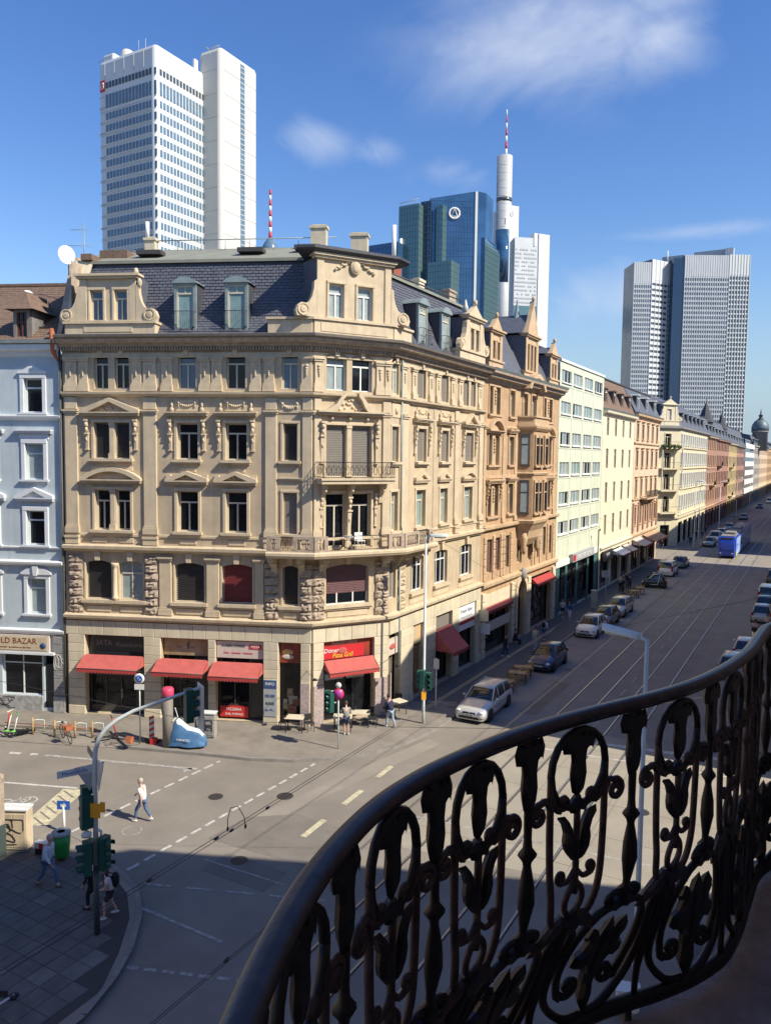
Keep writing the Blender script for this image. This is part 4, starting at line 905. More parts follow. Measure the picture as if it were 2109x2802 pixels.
# rows of slates: thin lapped courses over the mansard
b = MB(); rs = random.Random(9)
prf = [(-.25,20.3),(-.75,21.0),(-1.25,22.3),(-1.75,24.15)]
def prof_at(t):
    L = [hypot(q[0]-p[0],q[1]-p[1]) for p, q in zip(prf, prf[1:])]; s_ = t*sum(L)
    for p, q, l in zip(prf, prf[1:], L):
        if s_ <= l+1e-6: u = s_/l; return (p[0]+(q[0]-p[0])*u, p[1]+(q[1]-p[1])*u)
        s_ -= l
    return prf[-1]
def slates(F_, x0, x1, in0, in1, rows=24, w=.30):
    for r in range(rows):
        a, c = prof_at(r/rows), prof_at(min(1,(r+1.25)/rows)); t = r/rows
        xa, xb = x0+in0*(-a[0]), x1-in1*(-a[0]); n = int((xb-xa)/w)
        for i in range(n):
            xx = xa+(xb-xa)*(i+(.5 if r%2 else 0))/n; 
            if xx+w*.94 > xb: continue
            lift = .022+rs.random()*.012
            q = [(xx,-a[0]-lift-.02,a[1]+.0),(xx+w*.93,-a[0]-lift-.02,a[1]),(xx+w*.93,-c[0]-.004,c[1]+.004),(xx,-c[0]-.004,c[1]+.004),(xx,-a[0]+.01,a[1]-.005),(xx+w*.93,-a[0]+.01,a[1]-.005)]
            q = [tuple(F_.m @ Vector(p)) for p in q]; b.add(q, [(0,1,2,3),(4,5,1,0)])
k1 = math.tan((AC-A)/2); k2 = math.tan((pi/2-AC)/2)
slates(FF, 0.3, LF, 0, k1); slates(FC, 0, LC, k1, k2); slates(FS, 0, LS, k2, 0)
put(b, 'roof_slates', 'slate', CB, WF.at(), kind='stuff')
b = MB()
for (x, y) in ((3.6,2.9),(9.2,3.1),(12.2,3.6)):
    b.box(x-.7,x+.7,y-.35,y+.35,24.5+(y-1.85)*.43-.1,24.5+(y-1.85)*.43+.12)
for k in range(0): pass
put(b, 'skylights', 'frame_dark', CB, FF.at())
b = MB(); b.tube([(3.0,4.6,26.1),(13.5,5.0,26.2)], .03, 5); 
for i in range(8): x = 3.0+i*1.4; b.tube([(x,4.7,25.5),(x,4.7,26.15)], .02, 4)
put(b, 'roof_rail', 'zinc', CB, FF.at())
# party wall at the left end, coping of tiles
b = MB(); b.add([(.0,.05,19.9),(.55,.05,20.0),(.95,1.6,24.2),(.0,1.5,24.3),(2.6,6,25.4),(.2,6,25.4),(.0,.05,19.9)], [(0,1,2,3),(3,2,4,5)]); put(b, 'party_wall_coping', 'pale_stone', CB, FF.at())
b = MB(); b.prism([(.1,20.1),(1.7,24.5),(6,25.5),(6,25.1),(1.9,24.1),(.6,20.1)], -.35, .02); b.v = [(p[1],p[0],p[2]) for p in b.v]; put(b, 'party_wall', 'sandstone_worn', CB, FF.at(), recalc=True)
b = MB(); b.box(.35,.95,1.4,3.2,24.3,24.62); b.box(.7,2.3,2.8,5.5,24.7,25.15); put(b, 'party_wall_tiles', 'clay', CB, FF.at())
def chimney(par, F_, x, y, z0, z1, w=.7, d=.5, m='pale_stone_b'):
    b = MB(); b.box(x-w/2,x+w/2,y-d/2,y+d/2,z0,z1-.22); b.box(x-w/2-.07,x+w/2+.07,y-d/2-.07,y+d/2+.07,z1-.22,z1-.08); b.box(x-w/2+.05,x+w/2-.05,y-d/2+.05,y+d/2-.05,z1-.08,z1); return put(b, 'chimney', m, par, F_.at())
chimney(CB, FF, 12.6, 4.6, 25.0, 26.75, .85); chimney(CB, FF, 14.9, 4.4, 24.6, 26.2, .9, .6); chimney(CB, FF, 2.9, 4.6, 25.0, 26.3, .6, .5)
chimney(CB, FS, 4.4, 2.4, 24.0, 25.5, .9, .6, 'brick_red'); chimney(CB, FS, 9.2, 3.2, 24.2, 25.5, .8, .5, 'pale_stone'); 
b = MB(); b.cyl(2.75,4.4,26.2,27.1,.12,n=8); put(b, 'vent_pipe', 'white', CB, FF.at())
b = MB(); b.cyl(4.1,2.2,25.4,27.4,.13,n=10); put(b, 'flue', 'white', CB, FS.at())
b = MB(); b.tube([(1.9,1.72,24.35),(12.8,1.72,24.6)], .05, 5); put(b, 'ridge_edge', 'frame_dark', CB, FS.at())
def gable(par, F_, p0, p1, b0, b1, z0, zp, zt, wins, y=-.05, m=TR, crest=False, ped=None, scroll=True, gl='glass_sky', depth=2.4, hood=True, sc_r=.42, fm='frame_cream', wz=None, xl=None, xr=None):
    """stone gable standing on the cornice: plinth, body with windows, scrolls at the foot, cornice on top"""
    b = MB(); b.bbox(p0,p1,y-.10,y+.9,z0,zp-.12,.02); b.box(p0-.07,p1+.07,y-.2,y+.9,zp-.12,zp); b.bbox(b0+.2,b1-.2,y-.13,y-.10,z0+.15,zp-.22,.02); g_ = put(b, 'gable_plinth', m, par, F_.at())
    wz = wz or (zp+.06, zt-.68)
    ops = [(a,c,wz[0],wz[1]) for a, c in wins]
    xs0 = wall(par, F_, b1, zp, zt, ops, m, .22, name='gable', x0=b0, y=y-.02)
    b = MB(); b.quad((b0,y-.02,zp),(b0,y+depth,zp),(b0,y+depth,zt),(b0,y-.02,zt)); b.quad((b1,y-.02,zp),(b1,y+depth,zp),(b1,y+depth,zt),(b1,y-.02,zt)); b.quad((b0,y-.02,zt),(b1,y-.02,zt),(b1,y+depth,zt),(b0,y+depth,zt)); put(b, 'gable_cheek', 'slate', par, F_.at())
    for a, c in wins:
        window(par, F_, a, c, *wz, 'casement', gl=gl, depth=.15+y, fm=fm); surround(par, Frame0(F_, y-.02), a, c, *wz, .13, .06, material=m, sill_out=.12, sill_h=.05)
    b = MB(); b.box(b0-.12,b1+.12,y-.2,y+.3,zt-.12,zt); b.box(b0-.22,b1+.22,y-.3,y+.4,zt,zt+.12); put(b, 'gable_cornice', m, par, F_.at())
    for s_, x in ((-1,b0),(1,b1)):
        b = MB(); b.bbox(x-(.38 if s_>0 else 0)-.0,x+(.38 if s_<0 else 0),y-.09,y-.021,zp,zt-.13,.02); put(b, 'gable_pilaster', m, par, F_.at())
        if scroll:
            X = lambda d: x+s_*d
            b = MB(); pl = [(X(0),zp),(X(1.05),zp),(X(1.12),zp+.25),(X(1.02),zp+.52),(X(.82),zp+.66),(X(.6),zp+.62),(X(.42),zp+.72),(X(.26),zp+1.0),(X(.16),zp+1.4),(X(.14),zp+1.75),(X(0),zp+1.85)]
            b.prism(pl if s_ > 0 else list(reversed(pl)), y-.1, y+.22); b.lathe([(.34,0),(.34,.10),(.27,.10),(.25,.03),(.18,.03),(.16,.12),(.02,.14)], 0, 0, 14, False, capb=False, capt=False)
            nv = 7*14; b.v[-nv:] = [(X(.72)+p[0]*.92, y-.1-p[2]*.55, zp+.33+p[1]*.92) for p in b.v[-nv:]]
            put(b, 'gable_scroll', m, par, F_.at(), recalc=True)
    if ped:
        q = MB(); xm = (b0+b1)/2; z = zt+.12
        q.prism([(b0-.15,z),(b1+.15,z),(b1-.2,z+.1),(xm+.25,z+ped*.75),(xm,z+ped),(xm-.25,z+ped*.75),(b0+.2,z+.1)], y-.12, y+.2); q.ell((xm,y-.05,z+ped+.16),(.14,.14,.2),8,6)
        put(q, 'gable_pediment', m, par, F_.at())
        q = MB(); q.prism([(b0-.3,z),(xm,z+ped*.62),(b1+.3,z)], y+.2, y+depth+.8); put(q, 'gable_roof', 'slate', par, F_.at())
    if crest:
        c = MB(); xm = (b0+b1)/2; zc = zt-.38; rs = random.Random(4)
        c.ell((xm,y-.12,zc),(.30,.10,.38),14,8); c.ell((xm,y-.19,zc),(.2,.06,.27),12,8)
        for sx in (-1,1):
            for k in range(9): c.ell((xm+sx*(.35+k*.09),y-.1,zc+.22-.05*k+.05*sin(k*2)),(.085,.05,.065),6,5)
        c.ell((xm,y-.14,zc+.42),(.16,.1,.10),8,6); put(c, 'carved_crest', m, par, F_.at())
    return g_
def Frame0(F_, y):
    f = Frame(0,0,0); f.m = F_.m @ Matrix.Translation((0,y,0)); return f
gable(CB, FF, .25, 5.13, 1.08, 4.12, 20.08, 20.78, 23.05, [(1.63,2.32),(2.94,3.62)], crest=False)
b = MB(); b.ell((4.12,-.1,23.25),(.14,.12,.22),8,6); b.ell((4.3,-.1,22.7),(.14,.1,.25),8,6); put(b, 'gable_finial', TR, CB, FF.at())
gable(CB, FC, -.02, LC+.02, .12, LC-.12, 20.08, 20.92, 23.95, [(.79,1.6),(2.38,3.22)], crest=True, wz=(20.98,22.66), gl='glass_curtain', depth=1.8, fm='frame_white')
b = MB(); b.bbox(11.0,LF-.02,-.15,.9,20.08,20.8,.02); b.box(10.93,LF+.05,-.25,.9,20.8,20.92); put(b, 'gable_plinth', TR, CB, FF.at())
b = MB(); b.bbox(.02,2.0,-.15,.9,20.08,20.8,.02); b.box(-.05,2.07,-.25,.9,20.8,20.92); put(b, 'gable_plinth', TR, CB, FS.at())
# heavy slate hood over the corner gable
b = MB(); hp = offs([(W1[0]-CA*.75, W1[1]-SA*.75), W1, W2, (W2[0], W2[1]+.9)], .0)
b.sweep(hp, [(-1.9,24.0),(.0,24.02),(.42,24.1),(.55,24.2),(.55,24.32),(.30,24.42),(-2.5,24.75)]); put(b, 'corner_roof_hood', 'slate_dark', CB, WF.at())
def dormer(par, F_, x0, x1, z0, z1, y=.25, back=1.9, m='zinc', gl='glass_teal', arch=.3, fm='frame_cream', grille=True, cheek='slate_dark'):
    w = x1-x0; b = MB(); t = .14
    b.box(x0,x0+t,y,y+.15,z0,z1); b.box(x1-t,x1,y,y+.15,z0,z1); b.box(x0+t,x1-t,y,y+.15,z1-.1,z1)
    ap = arch_pts(x0-.1, x1+.1, z1+.02, arch, 10); b.prism([(x0-.1,z1+.001)]+ap+[(x1+.1,z1+.001)], y-.12, y+.12)
    o = put(b, 'dormer', m, par, F_.at())
    b = MB()
    for x, s_ in ((x0,1),(x1,-1)): b.add([(x,y+.15,z0),(x,y+.15,z1),(x,y+back,z1),(x,y+.3,z0)], [(0,1,2,3)])
    put(b, 'dormer_cheek', cheek, o, F_.at())
    b = MB(); 
    for p, q in zip(ap, ap[1:]): b.quad((p[0],y+.12,p[1]),(q[0],y+.12,q[1]),(q[0],y+back+.2,q[1]),(p[0],y+back+.2,p[1]))
    put(b, 'dormer_roof', m, o, F_.at())
    f = MB(); fx0, fx1 = x0+t, x1-t; ft = .07
    f.box(fx0,fx0+ft,y+.06,y+.12,z0,z1-.1); f.box(fx1-ft,fx1,y+.06,y+.12,z0,z1-.1); zt = z0+(z1-z0)*.78
    f.box(fx0+ft,fx1-ft,y+.05,y+.12,zt,zt+.08); f.box(fx0+ft,fx1-ft,y+.06,y+.12,z1-.18,z1-.1); f.box((fx0+fx1)/2-.025,(fx0+fx1)/2+.025,y+.05,y+.12,zt+.08,z1-.18)
    put(f, 'dormer_window', fm, o, F_.at()); g_ = MB(); g_.quad((fx0,y+.1,z0),(fx1,y+.1,z0),(fx1,y+.1,z1-.1),(fx0,y+.1,z1-.1)); put(g_, 'pane', gl, o, F_.at())
    if grille:
        g_ = MB(); zr = z0+(z1-z0)*.42; g_.tube([(x0+.02,y-.28,zr),(x1-.02,y-.28,zr)], .016, 5); n = int(w/.1)
        for i in range(n+1): x = x0+.02+(w-.04)*i/n; g_.tube([(x,y-.28,zr),(x,y-.16,z0+.1)], .007, 4)
        for x in (x0+.02,x1-.02): g_.tube([(x,y-.28,zr),(x,y+.02,zr)], .014, 4); g_.ell((x,y-.3,z0+.22),(.06,.06,.06),6,5)
        put(g_, 'dormer_grille', 'black_iron', o, F_.at())
for a, c in ((5.98,7.14),(8.67,9.86)): dormer(CB, FF, a, c, 20.25, 22.72)
for a, c in ((3.72,4.9),(6.8,8.0)): dormer(CB, FS, a, c, 20.35, 22.75, y=.35, gl='glass_curtain', arch=.35)
gable(CB, FS, 8.5, 12.6, 9.6, 12.1, 20.08, 20.85, 22.95, [(10.15,10.7),(10.98,11.53)], gl='glass', ped=.75, sc_r=.3)
b = MB(); b.lathe([(.16,23.3),(.2,23.6),(.12,23.8),(.05,24.1)], 10.2, .3, 8); put(b, 'gable_finial', 'zinc_pale', CB, FS.at())
# ------------------------------------------------------------------ satellite dish and aerial (mounted on the party wall)
t = thing('satellite_dish', 'white satellite dish on the party wall beside the television aerial mast', 'satellite dish', tuple(FF.at(-.32,1.2,24.05).to_translation()), A)
q = MB(); q.lathe([(.001,0),(.25,.035),(.42,.11),(.46,.14),(.42,.12),(.25,.05),(.001,.012)], n=20); q.xf(Matrix.Translation((.1,-.3,.35)) @ Matrix.Rotation(radians(78),4,'X') @ Matrix.Rotation(radians(52),4,'Y') @ Matrix.Diagonal((1,1.1,1,1)))
put(q, 'dish', 'white', t, local=True); put(MB().tube([(.1,0,-.6),(.1,0,.3),(.1,-.25,.35)], .03, 6), 'bracket', 'zinc', t, local=True); put(MB().tube([(.1,-.3,-.1),(.1,-.8,.3)], .012, 5), 'feed_arm', 'zinc', t, local=True)
t = thing('television_aerial', 'tall thin television aerial above the ridge of the clay tiled roof', 'aerial', tuple(FF.at(-.3,3.0,23.8).to_translation()), A)
put(MB().tube([(0,0,0),(0,0,2.9)], .028, 6), 'mast', 'zinc', t, local=True)
for z, L, n in ((2.55,.9,6),(1.7,1.3,8)):
    q = MB(); q.tube([(-L*.8,0,z),(L*.35,0,z)], .012, 5)
    for i in range(n): x = -L*.8+L*1.15*i/(n-1); q.tube([(x,-.18,z),(x,.18,z)] if z > 2 else [(x,0,z-.14),(x,0,z+.14)], .007, 4)
    put(q, 'antenna', 'zinc', t, local=True)

# ------------------------------------------------------------------ pale blue house on the left
BL = thing('blue_house', 'pale blue rendered house with white window surrounds and a bazaar sign over its shop', 'house', (-38, 27, 0))
FL = FF
LX = -9.0
wl_ = [(-2.15,-1.13),(-4.85,-3.85),(-7.4,-6.4)]
zs_ = [(16.12,17.9),(12.6,14.5),(9.12,10.95),(5.42,7.32)]
ops = [(a,c,z0,z1) for a, c in wl_ for z0, z1 in zs_] + [(-3.75,-1.45,.95,3.2),(-1.34,-.80,.3,3.2),(-8,-4.4,.95,3.2)]
wall(BL, FL, -.06, 0, 19.3, ops, 'blue_render', .25, x0=LX)
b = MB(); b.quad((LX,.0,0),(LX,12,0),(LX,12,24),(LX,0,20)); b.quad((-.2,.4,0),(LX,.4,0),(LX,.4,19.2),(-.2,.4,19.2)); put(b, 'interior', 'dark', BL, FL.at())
for i, (a, c) in enumerate(wl_):
    for j, (z0, z1) in enumerate(zs_):
        window(BL, FL, a, c, z0, z1, 'transom', fm='white_trim', gl='glass' if j in (0,2) else 'glass_curtain', depth=.18)
        surround(BL, FL, a, c, z0, z1, .22, .07, 'white_trim', sill_out=.16, sill_h=.1)
        if j == 0:
            q = MB(); q.prism([(a-.3,18.15),(a-.3,18.25),(a+.1,18.38),(a+.3,18.52),(c-.3,18.52),(c-.1,18.38),(c+.3,18.25),(c+.3,18.15)], -.12, 0); q.ell(((a+c)/2,-.1,18.4),(.12,.08,.1),8,6); trim(BL, FL, q, 'window_crown', 'white_trim')
        if j == 1: trim(BL, FL, cornice_piece(a-.42, c+.42, 15.02, .26, .2), 'window_cornice', 'white_trim'); q = MB(); q.box(a-.3,c+.3,-.06,0,14.72,15.0); trim(BL, FL, q, 'window_frieze', 'white_trim')
        if j == 2: pediment(BL, FL, a-.45, c+.45, 11.45, .55, .24, 'tri', 'white_trim', orn=False)
        if j == 3: 
            q = MB(); q.prism([(a-.35,7.55),(a-.35,7.66),(a,7.86),(a+.25,7.92),(c-.25,7.92),(c,7.86),(c+.35,7.66),(c+.35,7.55)], -.14, 0); q.prism([((a+c)/2-.1,7.5),((a+c)/2+.1,7.5),((a+c)/2+.16,8.0),((a+c)/2-.16,8.0)], -.22, -.141); trim(BL, FL, q, 'window_crown', 'white_trim')
pl = [(WLx+CA*LX, WLy+SA*LX), (WLx-CA*.1, WLy-SA*.1)]
cornice(BL, pl, [(0,19.0),(.08,19.05),(.12,19.25),(.42,19.35),(.45,19.6),(0,19.7)], 'main_cornice', 'white_trim')
cornice(BL, pl, [(0,15.72),(.1,15.75),(.2,15.86),(.22,15.95),(0,16.0)], 'string_course', 'white_trim')
cornice(BL, pl, [(0,8.92),(.08,8.94),(.1,9.02),(0,9.04)], 'string_course', 'white_trim')
cornice(BL, pl, [(0,8.0),(.1,8.03),(.26,8.14),(.28,8.24),(0,8.32)], 'string_course', 'white_trim')
cornice(BL, pl, [(0,4.3),(.12,4.33),(.2,4.45),(.22,4.55),(0,4.62)], 'string_course', 'white_trim')
cornice(BL, pl, [(.2,19.62),(.55,19.66),(.6,19.82),(.2,19.86)], 'gutter', 'zinc_pale')
b = MB(); b.sweep(pl, [(.3,19.85),(-2.6,21.9),(-5.5,23.9)]); put(b, 'tiled_roof', 'clay', BL, WF.at())
b = MB(); rs = random.Random(2)
for r in range(26):
    for i in range(36):
        x = LX+.1+i*.245+(.12 if r % 2 else 0); t0, t1 = r/26, (r+1.2)/26; y0_, z0_ = -.3+5.8*t0, 19.85+4.05*t0; y1_, z1_ = -.3+5.8*t1, 19.85+4.05*t1
        if x+.24 < -.1: l = .03+rs.random()*.015; b.add([(x,y0_,z0_+l),(x+.23,y0_,z0_+l),(x+.23,y1_,z1_+.004),(x,y1_,z1_+.004),(x,y0_,z0_),(x+.23,y0_,z0_)], [(0,1,2,3),(4,5,1,0)])
put(b, 'roof_tiles', 'clay', BL, FL.at(), kind='stuff')
b = MB(); b.box(-8.6,-.2,5.3,5.6,23.85,24.0); put(b, 'ridge', 'clay', BL, FL.at())
chimney(BL, FL, -2.0, 5.6, 23.7, 24.3, .8, .5, 'brick_red')
# hooded dormer
DY = FL.m @ Matrix.Translation((0,-.42,0)); FD = Frame(0,0,0); FD.m = DY
d = MB(); d.box(-2.6,-2.42,.3,.5,19.95,21.45); d.box(-1.85,-1.67,.3,.5,20.0,21.45); d.box(-2.42,-1.85,.3,.5,21.3,21.45); dm = put(d, 'dormer', 'shutter_grey', BL, FD.at())
d = MB(); d.quad((-1.67,.5,20.0),(-1.67,2.6,21.45),(-1.67,2.6,21.5),(-1.67,.5,21.45)); d.add([(-1.67,.3,19.9),(-1.67,.3,21.45),(-1.67,2.5,21.45)],[(0,1,2)]); d.add([(-2.6,.3,19.9),(-2.6,.3,21.45),(-2.6,2.5,21.45)],[(0,1,2)]); put(d, 'dormer_cheek', 'grey_stone', dm, FD.at())
mat('wood_red', (.11,.035,.025), .6); d = MB(); d.box(-2.42,-1.85,.42,.46,20.0,21.3); put(d, 'pane', 'glass', dm, FD.at()); d = MB()
for bx in ((-2.42,-2.34),(-2.17,-2.1),(-1.93,-1.85)): d.box(*bx,.36,.42,20.0,21.3)
d.box(-2.42,-1.85,.37,.415,20.75,20.83); put(d, 'dormer_window', 'wood_red', dm, FD.at())
d = MB(); xm = -2.13; pts = [(-2.95,21.42),(-2.5,21.68),(-2.25,22.08),(-2.13,22.38)]
ring = lambda k: [(xm-(xm-pts[k][0]), -.05+(k*.25)), ]
vs = []; 
for k, (w_, yy) in enumerate(((.82,-.02),(.50,.22),(.26,.45),(.12,.62))):
    z = pts[k][1]; vs += [(xm-w_,yy,z),(xm+w_,yy,z),(xm+w_,2.6,z+.0),(xm-w_,2.6,z)]
fs = []
for k in range(3):
    for i in range(4): fs.append((4*k+i,4*k+(i+1)%4,4*k+4+(i+1)%4,4*k+4+i))
d.add(vs, fs); put(d, 'dormer_roof', 'clay', dm, FD.at()); d = MB(); d.ell((xm,.95,22.44),(.17,.35,.10),8,6); put(d, 'dormer_cap', 'white', dm, FD.at())
# snow guards, orange rain head, downpipe
mat('rust', (.42,.13,.05), .8, var=.4, vscale=5)
b = MB(); b.tube([(-.35,-.35,20.4),(-.25,-.45,19.8),(-.3,-.3,19.2),(-.15,-.15,18.8)], [.10,.17,.12,.05], 7); put(b, 'rain_head', 'rust', BL, FL.at())
b = MB(); b.tube([(-.2,-.12,18.9),(-.12,-.12,18.5),(-.12,-.12,.2)], .05, 7); put(b, 'downpipe', 'zinc', BL, FL.at())
# shop
b = MB(); b.box(-5.6,-.92,-.22,0,3.4,4.28); sb = put(b, 'shop_sign', 'sign_cream', BL, FL.at())
mat('sign_gold', (.60,.50,.33), .6, var=.2, vscale=1.5); b = MB(); b.box(-5.5,-1.0,-.245,-.222,3.48,4.2); put(b, 'sign_panel', 'sign_gold', sb, FL.at())
mat('letter_brown', (.20,.05,.03), .6); text('GOLD BAZAR', .44, 'letter_brown', sb, FL.at(-2.95,-.25,3.96), name='sign_letters'); text('Lebensmittel · Spezialitäten aus aller Welt', .115, 'letter_brown', sb, FL.at(-2.9,-.25,3.62), name='sign_letters')
b = MB(); b.lathe([(.001,0),(.16,0),(.16,.02),(.001,.02)], n=16); b.xf(Matrix.Translation((-1.22,-.25,3.75)) @ Matrix.Rotation(pi/2,4,'X')); put(b, 'sign_badge', 'poster_blue', sb, FL.at())
b = MB(); b.box(-5.6,-.62,-.3,-.02,3.25,3.38); put(b, 'shop_ledge', 'white_trim', BL, FL.at())
shopfront(BL, FL, -3.75, -1.45, .95, 3.2, panes=2, base=.05, depth=.15, fm='white_trim'); goods(BL, FL, -3.6, -1.6, 1.1, 2.5, y=.26, n=18, seed=30)
shopfront(BL, FL, -8, -4.4, .95, 3.2, panes=3, base=.05, depth=.15, fm='white_trim')
b = MB(); b.box(-1.34,-.80,.12,.18,.3,2.6); b.box(-1.34,-.8,.1,.18,2.6,2.68); put(b, 'shop_door', 'shop_dark', BL, FL.at())
mat('graffiti_wall', (.36,.36,.34), .9, var=.7, vscale=5, col2=(.20,.20,.20)); b = MB(); b.box(-8.8,-1.42,-.10,-.002,.1,.93); put(b, 'wall_base', 'graffiti_wall', BL, FL.at())
for z in range(9): b = MB(); b.bbox(-.72,-.08,-.14,-.002,.12+z*.46,.12+z*.46+.445,.02); trim(BL, FL, b, 'stone_block', 'grey_stone')
b = MB(); b.bbox(-.74,-.06,-.2,-.141,.12,1.0,.02); trim(BL, FL, b, 'graffiti_panel', 'graffiti_wall')
mat('spray', (.02,.02,.02), .6)
def scribble(par, F_, x0, x1, z0, z1, y, seed, m='spray', r=.018, n=4):
    rs = random.Random(seed); b = MB()
    for k in range(n):
        px, pz = rs.uniform(x0,x1), rs.uniform(z0,z1); pts = []; a = rs.uniform(0,6)
        for i in range(14):
            a += rs.uniform(-.2,1.1); px = min(x1,max(x0,px+.09*(x1-x0)/.5*cos(a))); pz = min(z1,max(z0,pz+.12*(z1-z0)/.8*sin(a))); pts.append((px,y,pz))
        b.tube(pts, r, 4, flat=.3)
    return put(b, 'graffiti', m, par, F_.at())
scribble(BL, FL, -4.2, -3.0, .25, .85, -.105, 5); scribble(BL, FL, -.7, -.1, 2.2, 3.4, -.145, 6, 'white', .015)

# ------------------------------------------------------------------ buildings along the side street (frame origin = far end of the corner building)
def FSt(y0): return Frame(W2[0], y0, pi/2)
SP = lambda u0, u1, o=0.: [(W2[0], W2[1]+u0), (W2[0], W2[1]+u1)]
def shell(par, u0, u1, zt, deep=12, m='sandstone_worn', zb=0):
    x = W2[0]; b = MB(); y0, y1 = W2[1]+u0, W2[1]+u1
    b.quad((x-.02,y0+.001,zb),(x-deep,y0+.001,zb),(x-deep,y0+.001,zt),(x-.02,y0+.001,zt)); b.quad((x-.02,y1-.001,zb),(x-deep,y1-.001,zb),(x-deep,y1-.001,zt),(x-.02,y1-.001,zt)); b.quad((x-deep,y0,zb),(x-deep,y1,zb),(x-deep,y1,zt),(x-deep,y0,zt))
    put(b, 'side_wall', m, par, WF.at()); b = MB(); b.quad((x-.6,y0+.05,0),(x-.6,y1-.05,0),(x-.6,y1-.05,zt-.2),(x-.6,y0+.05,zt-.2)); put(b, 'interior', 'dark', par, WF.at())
def mansard(par, u0, u1, z0, z1, ins=1.7, m='slate', top='slate_dark', zr=None):
    F_ = FSt(W2[1]); b = MB(); b.quad((u0,-.1,z0),(u1,-.1,z0),(u1,ins,z1),(u0,ins,z1)); b.add([(u0,-.1,z0),(u0,ins,z1),(u0,12,z1),(u0,12,z0)],[(0,1,2,3)]); b.add([(u1,-.1,z0),(u1,ins,z1),(u1,12,z1),(u1,12,z0)],[(0,1,2,3)]); put(b, 'mansard_roof', m, par, F_.at())
    zr = zr or z1+1.2; b = MB(); b.quad((u0,ins-.1,z1),(u1,ins-.1,z1),(u1,6.5,zr),(u0,6.5,zr)); b.add([(u0,ins,z1),(u0,6.5,zr),(u0,12,z1)],[(0,1,2)]); b.add([(u1,ins,z1),(u1,6.5,zr),(u1,12,z1)],[(0,1,2)]); b.quad((u0,6.5,zr),(u1,6.5,zr),(u1,12,z1),(u0,12,z1)); b.box(u0,u1,ins-.16,ins-.02,z1-.08,z1+.08); put(b, 'upper_roof', top, par, F_.at())
G = FSt(W2[1])
# --- second sandstone building with its bay window
B2 = thing('gabled_sandstone_building', 'reddish sandstone building with ornate stone gables and a bay window above its arched door', 'building', (W2[0]-6, W2[1]+21, 0))
RT, RM = 'sandstone_red_trim', 'sandstone_red'
shell(B2, 12.82, 29.9, 19.7)
w4 = [(13.75,14.45),(15.02,15.75),(17.75,18.75),(20.55,21.6),(22.55,23.7),(25.55,26.3),(26.95,27.8)]
w3 = [(13.8,14.5),(15.02,15.75),(17.75,18.75),(25.6,26.35),(27.0,27.8)]
w1 = [(14.0,14.95),(15.5,16.45),(17.4,18.4),(20.2,21.2),(22.6,23.4),(24.6,25.3),(26.3,27.1),(27.9,28.7)]
ops = [(a,c,17.06,18.95,.1) for a,c in w4]+[(a,c,13.55,15.6) for a,c in w3]+[(a,c,9.95,12.15) for a,c in w3]+[(a,c,5.95,8.35) for a,c in w1]
ops += [(13.5,18.6,.14,4.5),(19.9,21.9,.14,4.7,.9),(23.6,28.7,.14,4.5)]
wall(B2, G, 29.9, 0, 19.7, ops, RM, .3, x0=12.83)
for a, c in w4: window(B2, G, a, c, 17.06, 18.95, 'transom', gl='glass_curtain' if a in (17.75,22.55) else 'glass', fm='frame_cream', rise=0); keyed_b = None
for a, c in w3: window(B2, G, a, c, 13.55, 15.6, 'transom', gl='glass_curtain'); window(B2, G, a, c, 9.95, 12.15, 'transom', gl='glass')
for a, c in w1: window(B2, G, a, c, 5.95, 8.35, 'roller' if a < 19 else 'transom', gl='shutter_mauve' if a < 19 else 'glass')
sp = SP(12.83, 29.9)
cornice(B2, sp, [(0,19.2),(.15,19.25),(.2,19.4),(.5,19.5),(.55,19.7),(.75,19.76),(.78,19.92),(0,20.0)], 'main_cornice', 'sandstone_worn')
cornice(B2, sp, [(0,20.0),(.8,19.93),(.88,20.08),(.2,20.12)], 'gutter', 'zinc')
cornice(B2, SP(12.83,19.6), [(0,8.95),(.15,9.0),(.3,9.1),(.32,9.28),(0,9.34)], 'string_course', RT); cornice(B2, SP(24.5,29.9), [(0,8.95),(.15,9.0),(.3,9.1),(.32,9.28),(0,9.34)], 'string_course', RT)
cornice(B2, sp, [(0,4.9),(.15,4.95),(.3,5.1),(.32,5.3),(0,5.4)], 'string_course', RT); cornice(B2, sp, [(0,12.6),(.06,12.62),(.06,12.8),(0,12.82)], 'plat_band', RT); cornice(B2, sp, [(0,16.2),(.06,16.22),(.06,16.36),(0,16.38)], 'plat_band', RT)
def sur2(a, c, z0, z1, top=None, **k): surround(B2, G, a, c, z0, z1, .13, .08, RT, sill_out=.2, **k)
for a, c in ((13.75,15.75),(25.6,27.8)):
    sur2(a, c, 17.06, 18.95); sur2(a, c, 13.55, 15.6); sur2(a, c, 9.95, 12.15)
    for z0, z1 in ((17.06,18.95),(13.55,15.6),(9.95,12.15)):
        q = MB(); q.bbox(a+.72,c-.75+.0,-.05,.1,z0,z1,.02); xm = (a+c)/2
        for k in range(5): q.ell((xm,-.1,z1-.25-k*.22),(.12-.012*k,.08,.1),7,5)
        trim(B2, G, q, 'window_mullion', RT)
    pediment(B2, G, a-.3, c+.3, 15.75, .85, .38, 'arc', RT); trim(B2, G, cornice_piece(a-.3, c+.3, 12.25, .4, .28), 'window_cornice', RT)
    for x in (a-.22, c+.22): q = MB(); console(q, x, 12.24, .5, .18, .3); trim(B2, G, q, 'console', RT)
